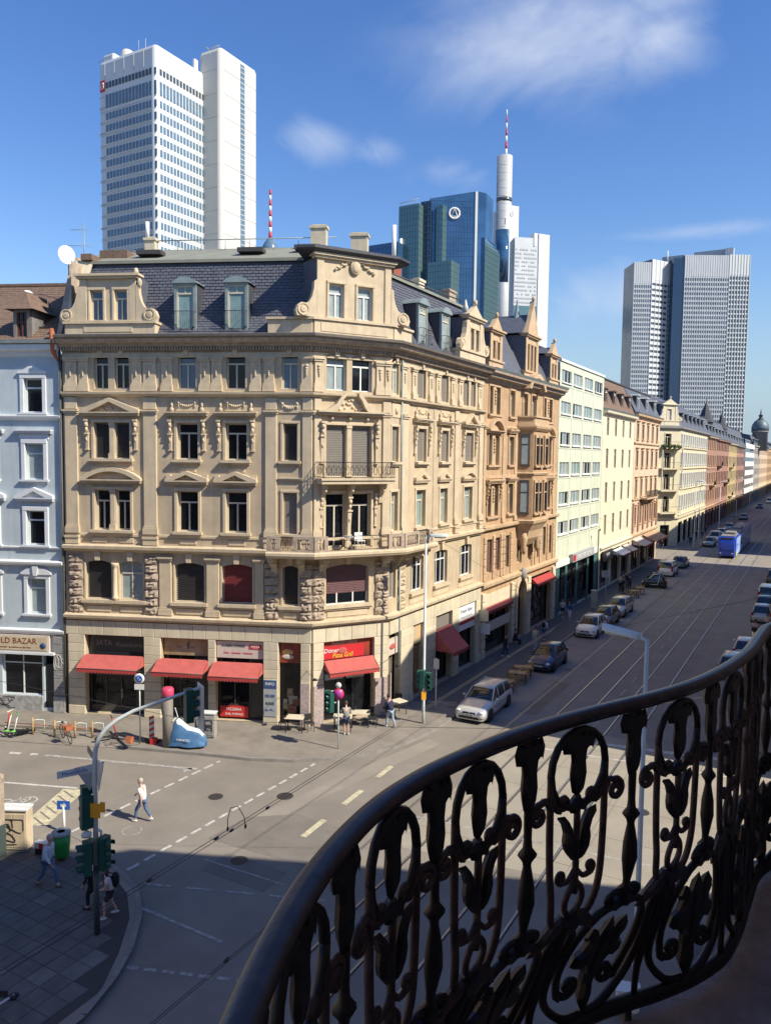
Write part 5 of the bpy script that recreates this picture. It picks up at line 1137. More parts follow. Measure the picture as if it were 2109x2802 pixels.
sur2(17.75,18.75,17.06,18.95); sur2(17.75,18.75,13.55,15.6); sur2(17.75,18.75,9.95,12.15); trim(B2, G, cornice_piece(17.5,19.0,15.85,.34,.26), 'window_cornice', RT); trim(B2, G, cornice_piece(17.5,19.0,12.35,.34,.26), 'window_cornice', RT)
for a, c in ((20.55,21.6),(22.55,23.7)): surround(B2, G, a, c, 17.06, 18.95, .13, .08, RT, sill=False)
for x0, x1 in ((12.9,13.35),(16.5,17.0),(19.0,19.5),(24.7,25.1),(28.5,29.0)):
    pilaster(B2, G, x0, x1, 9.4, 16.1, .08, tm=RT)
for x in (13.3,15.0,16.5,17.0,18.5,23.5,24.2,25.4,27.4,28.9):
    for k in range(6): q = MB(); q.bbox(x,x+.38,-.1,0,5.5+k*.52,5.5+k*.52+.46,.03); trim(B2, G, q, 'rusticated_stone', RT)
# arched gable in the cornice over the bay
b = MB(); ao = arch_pts(20.1, 24.1, 19.3, 1.25, 12); ai = arch_pts(20.5, 23.7, 19.3, .9, 12); b.prism(ao+list(reversed(ai)), -.75, .1); b.prism(ai, -.2, .1); trim(B2, G, b, 'arched_pediment', RT)
# bay window
bay = [(19.6,0),(20.3,-1.15),(23.4,-1.15),(24.1,0)]
BAYP = [(W2[0]-0.0, W2[1]+19.6),(W2[0]+1.15, W2[1]+20.0),(W2[0]+1.15, W2[1]+23.4),(W2[0], W2[1]+24.1)]
bo = thing  # (the bay is a part of the building)
b = MB(); b.sweep(BAYP, [(-.05,9.3),(0,9.3),(0,16.3),(-.05,16.3)]); bw = put(b, 'bay_window', RM, B2, WF.at())
bf = Frame(BAYP[1][0], BAYP[1][1], pi/2)
for z0, z1 in ((13.6,15.6),(10.0,12.2)):
    for a, c in ((.25,.95),(1.15,1.75),(2.45,3.15)):
        q = MB(); q.box(a,c,-.035,-.02,z0,z1); put(q, 'pane', 'glass', bw, bf.at()); q = MB(); q.box(a-.14,a,-.14,-.01,z0-.1,z1+.2); q.box(c,c+.12,-.14,-.01,z0-.1,z1+.2); q.box(a,c,-.10,-.01,z1,z1+.2); q.box(a,c,-.08,-.01,z0+1.4,z0+1.48); q.box(a-.18,c+.16,-.22,-.01,z0-.24,z0-.1); put(q, 'window_frame', RT, bw, bf.at())
sf = Frame(BAYP[0][0], BAYP[0][1], atan2(BAYP[1][1]-BAYP[0][1], BAYP[1][0]-BAYP[0][0]))
for z0, z1 in ((13.6,15.7),(10.0,12.3)):
    q = MB(); q.box(.32,.86,-.03,-.015,z0,z1); put(q, 'pane', 'glass_curtain', bw, sf.at()); q = MB(); q.box(.24,.32,-.06,-.01,z0-.05,z1+.1); q.box(.86,.94,-.06,-.01,z0-.05,z1+.1); q.box(.32,.86,-.05,-.01,z0+1.45,z0+1.53); q.box(.2,.98,-.1,-.01,z0-.15,z0-.05); q.box(.24,.94,-.08,-.01,z1,z1+.12); put(q, 'window_frame', 'frame_dark', bw, sf.at())
b = MB(); b.sweep(BAYP, [(0,16.1),(.1,16.12),(.25,16.3),(.28,16.42),(-.6,16.45)]); b.sweep(BAYP, [(0,12.75),(.08,12.78),(.14,12.92),(0,12.98)]); b.sweep(BAYP, [(-.5,9.1),(.14,9.12),(.2,9.35),(0,9.42)]); put(b, 'bay_cornice', RT, bw, WF.at())
b = MB(); b.sweep(BAYP, [(.15,16.45),(.15,16.6),(.05,16.6),(.05,17.1),(.16,17.1),(.16,17.22),(-.06,17.22),(-.06,16.45)]); put(b, 'parapet', RT, bw, WF.at())
b = MB(); b.sweep(BAYP, [(-.9,7.3),(-.75,7.5),(-.45,7.9),(-.3,8.5),(-.05,8.9),(.1,9.1),(-.6,9.1)]); put(b, 'bay_corbel', RT, bw, WF.at())
for u in (20.3,23.4): q = MB(); bq = q.lathe([(.05,6.7),(.25,7.0),(.2,7.4),(.3,7.9),(.25,8.4)], W2[0]+.45, W2[1]+u, 10); put(q, 'carved_corbel', RT, bw, WF.at())
# shops and arched door
shopfront(B2, G, 13.5, 18.6, .14, 4.5, panes=4, base=.5, door=(17.6,18.4)); goods(B2, G, 13.8, 17.3, .8, 3.2, y=.42, n=8, seed=41)
b = MB(); b.box(13.5,18.6,-.05,.1,3.6,4.5); put(b, 'shop_sign', 'pale_stone', B2, G.at()); awning(B2, G, 13.6, 18.5, 3.6, .18, .35, 'awning_red')
b = MB(); b.box(13.7,18.4,-.2,-.08,1.9,2.55); b.box(13.7,18.4,-.18,-.08,1.85,1.9); put(b, 'shop_fascia', 'sign_cream', B2, G.at()); 
shopfront(B2, G, 23.6, 28.7, .14, 4.5, panes=4, base=.5, door=(27.6,28.4)); goods(B2, G, 23.9, 27.4, .7, 3.4, y=.42, n=14, seed=43); awning(B2, G, 23.7, 28.6, 4.35, .42, .5, 'awning_red2')
b = MB(); b.box(19.95,21.85,.4,.5,.14,4.6); b.box(20.1,20.85,.36,.4,.3,3.2); b.box(20.95,21.7,.36,.4,.3,3.2); put(b, 'arched_door', 'shutter_grey', B2, G.at())
b = MB(); ao = arch_pts(19.5, 22.3, 3.5, 1.55, 12); ai = arch_pts(19.9, 21.9, 3.8, .9, 12); b.prism([(19.5,.13)]+ao+[(22.3,.13),(21.9,.13)]+list(reversed(ai))+[(19.9,.13)], -.25, 0); put(b, 'door_arch', 'sandstone_trim', B2, G.at())
b = MB(); b.ell((20.9,-.3,5.15),(.45,.25,.5),10,7); put(b, 'carved_mask', 'grey_stone', B2, G.at())
for x in (12.95, 18.75, 22.5, 28.9):
    for k in range(7): q = MB(); q.bbox(x,x+.62,-.2,0,.13+k*.66,.13+k*.66+.6,.04); trim(B2, G, q, 'rusticated_stone', 'pale_stone')
b = MB(); b.box(12.9,12.96,-.75,-.05,2.0,2.7) ; put(b, 'hanging_sign', 'white', B2, G.at())
# roof
mansard(B2, 12.83, 29.9, 20.05, 23.6, 1.6)
gable(B2, G, 13.3, 15.9, 13.55, 15.75, 20.08, 20.75, 22.7, [(14.0,14.45),(14.85,15.3)], m=RT, gl='glass', ped=.85, scroll=False)
gable(B2, G, 20.4, 23.9, 20.7, 23.6, 20.08, 20.7, 23.4, [(21.05,21.5),(21.85,22.3),(22.65,23.1)], m=RT, gl='glass', ped=2.6, scroll=False)
gable(B2, G, 26.6, 29.0, 26.8, 28.8, 20.08, 20.7, 22.6, [(27.2,27.65),(28.0,28.45)], m=RT, gl='glass', ped=1.0, scroll=False)
b = MB(); b.lathe([(.5,23.6),(.6,23.8),(.35,24.6),(.12,25.6),(.06,26.3)], 22.15, 1.2, 8, False); put(b, 'roof_lantern', 'zinc', B2, G.at())
chimney(B2, G, 25.6, 2.4, 23.2, 25.3, .9, .6, 'brick_red'); chimney(B2, G, 12.9+1.4, 3.4, 23.6, 25.8, 1.1, .6, 'sandstone_worn')

# --- pale green modern block
GB = thing('green_office_block', 'pale green flat fronted postwar block with rows of wide windows', 'building', (W2[0]-6, W2[1]+38, 0))
shell(GB, 29.92, 45.35, 22.4, m='grey_render')
gw = [(30.5,33.45),(34.15,37.1),(37.95,40.95),(41.7,44.7)]; gz = [(20.75,21.85),(18.0,19.1),(15.25,16.4),(12.6,13.75),(9.95,11.1),(7.3,8.45),(5.0,6.0)]
wall(GB, G, 45.35, 0, 22.5, [(a,c,z0,z1) for a,c in gw for z0,z1 in gz[:-1]]+[(30.3,45.0,.14,4.4)], 'green_render', .16, x0=29.95)
rs = random.Random(12)
for a, c in gw:
    for z0, z1 in gz[:-1]:
        n = 3
        for k in range(n):
            x0, x1 = a+(c-a)*k/n+.02, a+(c-a)*(k+1)/n-.02
            window(GB, G, x0, x1, z0, z1, 'plain', fm='frame_white', gl=rs.choice(['glass_curtain','glass_curtain','glass','glass_teal']), depth=.08)
        q = MB(); q.box(a-.06,c+.06,-.12,.01,z0-.09,z0); trim(GB, G, q, 'window_sill', 'white')
for x in (33.8, 37.5, 41.35): q = MB(); q.box(x-.05,x+.05,-.03,0,4.9,22.2); trim(GB, G, q, 'facade_joint', 'frame_white')
for z in (20.4,17.7,14.95,12.3,9.6,6.95): q = MB(); q.box(29.97,45.33,-.015,0,z-.02,z+.02); trim(GB, G, q, 'floor_joint', 'zinc_pale')
b = MB(); b.box(29.95,45.35,-.12,.2,22.5,22.7); put(b, 'roof_edge', 'white', GB, G.at())
b = MB(); b.add([(29.95,1.5,22.6),(45.35,1.5,22.6),(45.35,6,24.6),(29.95,6,24.9),(45.35,12,22.6),(29.95,12,22.6)],[(0,1,2,3),(3,2,4,5),(0,3,5),(1,4,2)]); put(b, 'roof', 'slate', GB, G.at())
b = MB(); b.box(30.0,32.5,1.2,4,22.6,23.6); put(b, 'roof_house', 'zinc', GB, G.at())
shopfront(GB, G, 30.3, 45.0, .14, 4.4, panes=8, base=.6, door=(38.6,39.8), fm='frame_dark'); goods(GB, G, 31, 38, .9, 3, y=.42, n=10, seed=51)
b = MB(); b.box(29.95,45.3,-.10,.0,4.4,4.9); put(b, 'canopy_edge', 'frame_white', GB, G.at())
b = MB(); b.box(34.2,41.8,-.42,-.12,4.5,5.25); q = put(b, 'shop_sign', 'poster_grey', GB, G.at()); text('SPIELOTHEK CASINO', .5, 'white', q, G.at(38.2,-.43,4.87), name='sign_letters', sx=1.1); b = MB(); b.box(34.3,35.1,-.44,-.421,4.6,5.15); put(b, 'sign_plate', 'sign_red', q, G.at())
mat('teal_panel', (.06,.16,.16), .6, var=.3, vscale=3)
for a, c in ((30.3,31.2),(33,33.6),(36.5,37.2),(40.5,41.2),(43.2,45)): put(MB().box(a,c,-.06,-.005,.14,4.3), 'shop_pier', 'teal_panel', GB, G.at())

# --- generic row house for the rest of the street: every window its own part
def rowhouse(par, u0, u1, zs, nwin, mwall, mtrim, top, gls='glass', wfrac=.42, gutter=19.6, dorm=0, fr='frame_cream', base_h=4.4, shutters=None, roofm='slate', ztop=23.0, balconies=(), courses=(), shopm='frame_dark', surr=True, dm='zinc', pedt=False):
    shell(par, u0+.01, u1-.01, gutter, m=mwall); W = u1-u0; bay_ = (W-.8)/nwin; ww = bay_*wfrac; ops = []; lst = []
    for z0, z1 in zs:
        for i in range(nwin): x = u0+.4+bay_*(i+.5); ops.append((x-ww/2, x+ww/2, z0, z1)); lst.append((x-ww/2, x+ww/2, z0, z1))
    nb = max(2, int(W/4.5)); sb = (W-.6)/nb; sh = [(u0+.3+sb*i+.3, u0+.3+sb*(i+1)-.3, .14, base_h-.35) for i in range(nb)]
    wall(par, G, u1-.01, 0, gutter, ops+sh, mwall, .25, x0=u0+.01)
    rs = random.Random(int(u0*7))
    for a, c, z0, z1 in lst:
        window(par, G, a, c, z0, z1, 'transom', gl=rs.choice([gls,'glass','glass_curtain']), fm=fr, depth=.16)
        if surr: surround(par, G, a, c, z0, z1, .12, .06, mtrim, sill_out=.16, sill_h=.1)
        if pedt: trim(par, G, cornice_piece(a-.2, c+.2, z1+.22, .25, .16), 'window_cornice', mtrim)
    for k, (a, c, z0, z1) in enumerate(sh): shopfront(par, G, a, c, z0, z1, panes=2, base=.4, door=(c-1.0,c-.1) if k % 2 else None, fm=shopm); goods(par, G, a+.2, c-1.2, .6, 2.6, y=.4, n=5, seed=int(a*3))
    sp = SP(u0+.01, u1-.01)
    cornice(par, sp, [(0,gutter-.6),(.12,gutter-.55),(.18,gutter-.35),(.45,gutter-.25),(.5,gutter-.02),(0,gutter+.04)], 'main_cornice', mtrim)
    cornice(par, sp, [(.0,gutter+.04),(.52,gutter),(.6,gutter+.14),(.1,gutter+.2)], 'gutter', 'zinc')
    cornice(par, sp, [(0,base_h),(.12,base_h+.03),(.26,base_h+.15),(.28,base_h+.32),(0,base_h+.38)], 'string_course', mtrim)
    for z in courses: cornice(par, sp, [(0,z),(.15,z+.03),(.18,z+.18),(0,z+.22)], 'string_course', mtrim)
    mansard(par, u0+.01, u1-.01, gutter+.1, ztop, 1.5, roofm)
    for i in range(dorm):
        x = u0+W*(i+.5)/dorm; dormer(par, G, x-.6, x+.6, gutter+.5, gutter+2.3, y=.2, m=dm, arch=.18, grille=False, fm='frame_white', gl='glass')
    for (uc, z, wd) in balconies:
        b = MB(); b.box(uc-wd/2,uc+wd/2,-1.0,0,z-.2,z); q = trim(par, G, b, 'balcony', mtrim); ironrail(Frame0(G,-1.0), uc-wd/2+.03, uc+wd/2-.03, z, .9, q, deco=False)
        for s_ in (-1,1): bracket_(par, uc+s_*wd*.36, z-.2, .8, mtrim)
def bracket_(par, x, z1, out_, m):
    b = MB(); b.prism([(0,z1),(0,z1-.7),(.15,z1-.7),(out_*.6,z1-.3),(out_,z1-.2),(out_,z1)], x-.12, x+.12); b.v = [(p[1],-p[0],p[2]) for p in b.v]; trim(par, G, b, 'balcony_bracket', m, recalc=True)
Z5 = [(16.6,18.5),(13.1,15.2),(9.4,11.6),(5.9,8.1)]
H1 = thing('cream_house', 'cream rendered house with a brown roof and tall narrow windows', 'house', (W2[0]-6, W2[1]+53, 0))
rowhouse(H1, 45.4, 60.9, Z5, 4, 'cream_render', 'cream_render', 0, dorm=4, gutter=19.2, roofm='clay', wfrac=.26, surr=False, dm='clay', shopm='shutter_grey')
awning(H1, G, 51.5, 55.6, 3.9, .5, 1.2, 'white'); awning(H1, G, 56.2, 59.0, 4.0, .6, 1.3, 'sign_cream'); b = MB(); b.box(46.4,50.8,-.25,-.05,3.1,4.2); q = put(b, 'shop_sign', 'shop_dark', H1, G.at()); text('BAR', .8, 'white', q, G.at(48.5,-.26,3.65), name='sign_letters')
H2 = thing('rose_trimmed_house', 'cream house with rose stone window trim, balconies and zinc dormers beside the crossing', 'house', (W2[0]-6, W2[1]+69, 0))
rowhouse(H2, 60.95, 77.8, Z5, 5, 'pink_render', 'sandstone_red_trim', 0, dorm=3, gutter=19.7, wfrac=.34, balconies=((69,9.2,7.5),), courses=(16.0,9.0), pedt=True, dm='zinc_pale')
for z in (5.3,): 
    for i in range(6): q = MB(); q.bbox(61.3+i*3.1,62.0+i*3.1,-.16,0,5.0,8.7,.03); trim(H2, G, q, 'pilaster', 'rose_stone')
awning(H2, G, 61.8, 66.5, 4.2, .7, 1.6, 'sign_cream'); awning(H2, G, 68.0, 76.8, 4.3, .8, 1.8, 'sandstone_red')
b = MB(); b.quad((78,0,0),(78,-0.0,0),(78,12,19.6),(78,0,19.6)); 
# --- cream corner house beyond the crossing: its end wall faces us
C3 = thing('balconied_corner_house', 'cream corner house beyond the crossing with stacked balconies and plants on its chamfered corner', 'house', (W2[0]-6, 150, 0))
CW = [(-31, 125.7), (-22.9, 128.4), (W2[0], 132.2)]
fe1 = Frame(CW[0][0], CW[0][1], atan2(CW[1][1]-CW[0][1], CW[1][0]-CW[0][0])); Le = hypot(CW[1][0]-CW[0][0], CW[1][1]-CW[0][1])
fe2 = Frame(CW[1][0], CW[1][1], atan2(CW[2][1]-CW[1][1], CW[2][0]-CW[1][0])); Lc2 = hypot(CW[2][0]-CW[1][0], CW[2][1]-CW[1][1])
Zc = [(16.6,18.3),(13.3,15.3),(9.8,11.9),(6.2,8.3)]
wall(C3, fe1, Le, 0, 19.4, [(x,x+1.0,z0,z1) for x in (1.2,3.6,6.2) for z0,z1 in Zc], 'yellow_render', .2)
wall(C3, fe2, Lc2, 0, 19.4, [(1.7,2.9,z0-.5,z1) for z0,z1 in Zc]+[(1.3,3.2,.14,3.6)], 'yellow_render', .3)
for x in (1.2,3.6,6.2):
    for z0, z1 in Zc: window(C3, fe1, x, x+1.0, z0, z1, 'transom', depth=.15); surround(C3, fe1, x, x+1, z0, z1, .12, .06, 'white_trim')
for k, (z0, z1) in enumerate(Zc):
    window(C3, fe2, 1.7, 2.9, z0-.5, z1, 'door', depth=.2); surround(C3, fe2, 1.7, 2.9, z0-.5, z1, .14, .07, 'pale_stone', sill=False)
    b = MB(); b.box(.3,Lc2-.3,-1.1,0,z0-.72,z0-.52)
    if k in (1,2): b.box(.3,.45,-1.1,-.95,z0-.52,z1+.55); b.box(Lc2-.45,Lc2-.3,-1.1,-.95,z0-.52,z1+.55)
    q = put(b, 'balcony', 'pale_stone', C3, fe2.at()); ironrail(Frame0(fe2,-1.08), .35, Lc2-.35, z0-.5, .9, q, n=18, deco=False)
shopfront(C3, fe2, 1.3, 3.2, .14, 3.6, panes=1, base=.1)
p3 = CW+[(W2[0], 166.3)]
cornice(C3, p3, [(0,18.9),(.15,18.95),(.45,19.2),(.5,19.45),(0,19.5)], 'main_cornice', 'grey_stone'); cornice(C3, p3, [(0,4.4),(.25,4.6),(.28,4.85),(0,4.9)], 'string_course', 'pale_stone')
u3 = 132.2-W2[1]
fpl = [(u3+.6+i*2.6, u3+1.5+i*2.6) for i in range(13)]
wall(C3, G, u3+34, 0, 19.4, [(a,c,z0,z1) for a,c in fpl for z0,z1 in Zc]+[(u3+.8+i*5.6,u3+5+i*5.6,.14,3.9) for i in range(6)], 'yellow_render', .25, x0=u3)
for a, c in fpl:
    for z0, z1 in Zc: window(C3, G, a, c, z0, z1, 'transom', depth=.15, gl='glass_curtain'); surround(C3, G, a, c, z0, z1, .14, .12, 'white_trim', sill_out=.2)
for i in range(6): shopfront(C3, G, u3+.8+i*5.6, u3+5+i*5.6, .14, 3.9, panes=3, base=.4)
for z in (5.0,9.2,12.6,16.0): cornice(C3, [(W2[0],132.3),(W2[0],166.2)], [(0,z),(.2,z+.05),(.22,z+.2),(0,z+.25)], 'string_course', 'pale_stone')
b = MB(); b.sweep(p3, [(.2,19.5),(-1.6,23.0),(-6,25.2)]); put(b, 'mansard_roof', 'slate', C3, WF.at()); gable(C3, fe2, .5, Lc2-.5, 1.0, Lc2-1.0, 19.5, 20.4, 22.9, [(1.9,2.7)], m='pale_stone', ped=.9, gl='white')
for i in range(6): dormer(C3, G, u3+3+i*5, u3+4.2+i*5, 19.9, 21.9, y=.2, arch=.15, grille=False, gl='glass')
b = MB(); b.quad((-31,125.7,0),(-31,140,0),(-31,140,20),(-31,125.7,20)); b.quad((-31,140,0),(-20,166,0),(-20,166,20),(-31,140,20)); put(b, 'side_wall', 'grey_render', C3, WF.at())
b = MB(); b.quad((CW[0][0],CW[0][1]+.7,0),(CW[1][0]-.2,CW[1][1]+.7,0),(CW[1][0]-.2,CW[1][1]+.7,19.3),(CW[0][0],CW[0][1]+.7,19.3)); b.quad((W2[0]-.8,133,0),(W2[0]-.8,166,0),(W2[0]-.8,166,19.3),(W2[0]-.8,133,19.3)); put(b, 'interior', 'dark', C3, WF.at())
mat('foliage', (.05,.085,.03), .8, var=.5, vscale=6, col2=(.09,.12,.04))
def leafclump(b, c, r, n, s=.09, seed=1):
    rs = random.Random(seed)
    for i in range(n):
        d = Vector((rs.gauss(0,1),rs.gauss(0,1),rs.gauss(0,1))).normalized()*rs.random()**.4; p = Vector(c)+Vector((d.x*r[0],d.y*r[1],d.z*r[2])); u = Vector((rs.gauss(0,1),rs.gauss(0,1),rs.gauss(0,1))).normalized()*s; v = u.cross(Vector((rs.gauss(0,1),rs.gauss(0,1),rs.gauss(0,1)))).normalized()*s*.6
        b.add([p-u,p+v,p+u,p-v],[(0,1,2,3)])
for i, x in enumerate((.6,1.6,2.6,3.6)):
    pw = fe2.at(x,-.95,15.7).to_translation()
    t = thing('balcony_plant', ['bushy plant at the left end of the top balcony rail','low green plant on the top balcony left of its door','low green plant on the top balcony right of its door','bushy plant at the right end of the top balcony rail'][i], 'plant', tuple(pw)); q = MB(); leafclump(q, (0,0,.45), (.55,.35,.45), 170, .13, i); put(q, 'leaves', 'foliage', t, local=True); put(MB().lathe([(.14,0),(.2,.25)], n=8), 'flower_pot', 'clay', t, local=True)
# far row
H4 = thing('red_gabled_house', 'red sandstone row house with steep dark gables beyond the cream corner house', 'house', (W2[0]-6, 182, 0))
rowhouse(H4, 130.6, 146, Z5, 5, 'rose_stone', 'sandstone_red_trim', 0, dorm=3, gutter=19.0, courses=(12.4,9.0), balconies=((138,9.0,4),))
H5 = thing('red_brick_house', 'darker red row house with a pale bay front further down the street', 'house', (W2[0]-6, 198, 0))
rowhouse(H5, 146.1, 172, Z5, 8, 'rose_stone', 'rose_stone', 0, dorm=4, gutter=18.8, courses=(9.0,), balconies=((150,13,3),(165,9.0,4)))
H6 = thing('ochre_house', 'ochre row house with a pale bay window, narrowest of the far row', 'house', (W2[0]-6, 216, 0))
rowhouse(H6, 172.1, 193, Z5, 6, 'ochre_render', 'pale_stone', 0, dorm=3, gutter=18.5, balconies=((176,5.4,4),(176,12.6,3)))
H7 = thing('brown_house', 'brown brick row house beside the ochre house', 'house', (W2[0]-6, 238, 0))
rowhouse(H7, 193.1, 217, Z5, 6, 'rose_stone', 'grey_stone', 0, dorm=3, gutter=18.3)
H8 = thing('banded_office_block', 'white banded office block far down the street', 'building', (W2[0]-6, 268, 0))
shell(H8, 217.1, 252, 19.5, m='white'); b = MB()
for k in range(6): b.box(217.2,251.9,-.3,0,4.3+k*2.75,5.8+k*2.75)
put(b, 'spandrel_band', 'white', H8, G.at()); b = MB()
for k in range(6): b.quad((217.2,.0,5.8+k*2.75),(251.9,.0,5.8+k*2.75),(251.9,.0,7.05+k*2.75),(217.2,.0,7.05+k*2.75))
put(b, 'window_band', 'glass', H8, G.at()); b = MB(); b.quad((217.2,0,0),(251.9,0,0),(251.9,0,4.3),(217.2,0,4.3)); b.box(217.2,251.9,0,12,20.1,20.3); put(b, 'ground_floor', 'shop_dark', H8, G.at())
for i, (u0, u1, m_, h_, l_) in enumerate(((252.1,285,'grey_render',19.5,'grey row house beneath the domed turret'),(285.1,330,'pink_render',19,'pink row house beyond the domed turret'),(330.1,380,'sandstone_red',20,'last reddish row house where the street fades'))):
    h = thing('far_row_house', l_, 'house', (W2[0]-6, W2[1]+(u0+u1)/2, 0)); rowhouse(h, u0, u1, Z5, 10, m_, 'pale_stone', 0, dorm=4, gutter=h_, surr=False)
# turrets and spires on the far roofs
for i, (x, y, z0, z1, r) in enumerate(((-21.6,176,19.5,26.5,1.5),(-21.4,204,19,25.8,1.2))):
    t = thing('roof_spire', ['dark pointed slate spire in front of the grid tower, taller of two','slimmer dark slate spire further down the roofs'][i], 'spire', (x,y,z0)); put(MB().lathe([(r,0),(r*.95,2.6),(r*1.2,2.7),(.05,z1-z0)], n=8, smooth=False), 'spire_roof', 'slate_dark', t, local=True); put(MB().tube([(0,0,z1-z0-.1),(0,0,z1-z0+.9)], .05, 5), 'finial', 'black_iron', t, local=True)
DM = thing('domed_turret', 'grey blue dome with lantern and spike above the far street end', 'dome', (-19.7,312,0))
put(MB().lathe([(2.6,18),(2.6,24.6),(3.0,24.7),(3.0,25.1)], n=16), 'drum', 'grey_stone', DM, local=True); put(MB().lathe([(2.85,25.1),(3.0,26.2),(2.75,27.4),(2.1,28.5),(1.1,29.3),(.8,29.5)], n=16), 'dome_shell', 'copper', DM, local=True)
put(MB().lathe([(.8,29.5),(1.2,29.6),(.6,29.7),(.6,30.6),(.9,30.7),(.3,31.2),(.25,31.8),(.05,33.2)], n=10), 'lantern', 'slate_dark', DM, local=True)

# ------------------------------------------------------------------ skyline
mat('tower_silver', (.60,.63,.64), .55, metal=.12, var=.10, vscale=.08, spec=.5)
mat('tower_white', (.64,.67,.655), .6, var=.06, vscale=.06)
mat('tower_cream', (.60,.585,.53), .65, var=.08, vscale=.06)
mat('tower_glass', (.12,.20,.28), .18, spec=.8, var=.3, vscale=.3)
mat('tower_glass_teal', (.10,.18,.19), .10, metal=.35, spec=.9, var=.7, vscale=.12, col2=(.16,.24,.23))
mat('tower_glass_blue', (.05,.13,.25), .08, metal=.3, spec=.9, var=.4, vscale=.08)
mat('tower_glass_navy', (.012,.035,.085), .15, spec=.8)
mat('tower_grey', (.42,.44,.45), .6, metal=.2, var=.1, vscale=.1)
mat('tower_pane_dark', (.06,.075,.09), .2, spec=.8)
def rbox(x0,x1,y0,y1,z0,z1,r=1.2,n=4):       # rounded plan box
    P = []
    for cx, cy, a0 in ((x1-r,y0+r,-pi/2),(x1-r,y1-r,0),(x0+r,y1-r,pi/2),(x0+r,y0+r,pi)):
        for k in range(n+1): a = a0+pi/2*k/n; P.append((cx+r*cos(a), cy+r*sin(a)))
    N = len(P); pr = [(0,z0),(0,z1-r),(-r*.3,z1-r*.3),(-r,z1)]; b = MB(); vs = []; fs = []
    for o, z in pr:
        for k, p in enumerate(P):
            cx, cy = min(max(p[0],x0+r),x1-r), min(max(p[1],y0+r),y1-r); d = Vector((p[0]-cx,p[1]-cy)); d = d.normalized() if d.length > 1e-6 else Vector((0,0)); vs.append((p[0]+d.x*o,p[1]+d.y*o,z))
    for i in range(len(pr)-1):
        for k in range(N): fs.append((i*N+k,i*N+(k+1)%N,(i+1)*N+(k+1)%N,(i+1)*N+k))
    flat = [(k+1) % (n+1) == 0 for _ in range(len(pr)-1) for k in range(N)]
    fs.append(tuple((len(pr)-1)*N+k for k in range(N))); b.add(vs, fs, True)
    for i_, fl_ in enumerate(flat+[True]): b.sm[i_] = not fl_
    return b
# silver twin-shaft tower
ST = thing('silver_tower', 'silver office tower with rounded corners and window bands, tallest at the left', 'skyscraper', (-232,230,0))
put(rbox(-250.6,-219.9,214.2,241.5,0,165.6,1.8,6), 'shaft', 'tower_silver', ST, WF.at())
put(rbox(-222.5,-210.8,239.3,262,0,173.6,1.8,6), 'side_shaft', 'tower_cream', ST, WF.at())
rows = [155.6]+[149.6-(0 if k == 0 else 1.2)-k*4.42 for k in range(0,30)]
wb = MB(); wd = MB()
for i, zc in enumerate(rows):
    h = 1.1 if i == 0 else (2.5 if i == 1 else 1.25); t = wd if i == 0 else wb
    if zc < 6: break
    for k in range(14):    # right face
        y = 216.1+k*(24.2/14); t.box(-219.95,-219.78,y,y+1.12,zc-h,zc+h)
    for k in range(14):    # left face
        x = -246.4+k*(25/14); t.box(x,x+1.2,214.0,214.25,zc-h,zc+h)
    wb.box(-221.0,-219.95,214.35,214.75,zc-h,zc+h)
wp = put(wb, 'tower_windows', 'tower_glass', ST, WF.at(), kind='stuff'); put(wd, 'plant_floor_grille', 'tower_pane_dark', ST, WF.at(), kind='stuff')
b = MB()
for i, zc in enumerate(rows[1:]):
    if zc < 8: break
    for dz in (1.9,-1.9): b.box(-219.97,-219.86,216,241.2,zc+dz-.05,zc+dz+.05); b.box(-250,-221.8,214.05,214.22,zc+dz-.05,zc+dz+.05)
for z in range(30,174,9): b.box(-210.9,-210.74,241,250.9,z,z+.22); b.box(-210.9,-210.74,253.7,261,z,z+.22); b.box(-222,-212.4,239.2,239.35,z,z+.2); b.box(-250.2,-246.9,214.05,214.22,z,z+.2)
for k in range(5): b.box(-246.9+k*5.2,-246.75+k*5.2,214.05,214.22,158,164)
put(b, 'panel_joints', 'tower_grey', ST, WF.at())
b = MB(); b.box(-210.9,-210.7,251.0,253.6,0,171.5); put(b, 'stair_glazing', 'tower_glass', ST, WF.at()); b = MB()
for z in range(20,171,2): b.box(-210.75,-210.6,251.0,253.6,z,z+.5)
put(b, 'stair_bands', 'tower_grey', ST, WF.at())
b = MB(); b.box(-249.4,-246.9,214.0,214.15,153.6,157.8); q = put(b, 'logo_plate', 'red_paint', ST, WF.at()); b = MB(); ringp = [(1.0*cos(2*pi*k/12),1.5*sin(2*pi*k/12)) for k in range(13)]; b.tube([(-248.15+p[0]*.8,213.95,155.7+p[1]*.8) for p in ringp], .14, 4); b.tube([(-248.9,213.95,154.6),(-247.3,213.95,156.8)], .14, 4); put(b, 'logo', 'white', q, WF.at())
put(rbox(-246,-241.2,220,232,160,172.2,2.3,5), 'roof_stack', 'tower_cream', ST, WF.at()); put(rbox(-250.4,-244,216,228,160,168.6,1,3), 'roof_house', 'tower_silver', ST, WF.at())
b = MB(); b.box(-222.2,-221.4,236,238,163.5,169.5); put(b, 'roof_panel', 'white', ST, WF.at()); b = MB(); b.tube([(-216,243,172),(-219,240,175)], .25, 5); b.tube([(-219,241,174.6),(-213,241,174.6)], .2, 5); b.tube([(-240,225,170),(-240,225,176)],.1,4); b.tube([(-231,220,165),(-231,220,172)],.12,4); put(b, 'roof_crane', 'tower_grey', ST, WF.at())
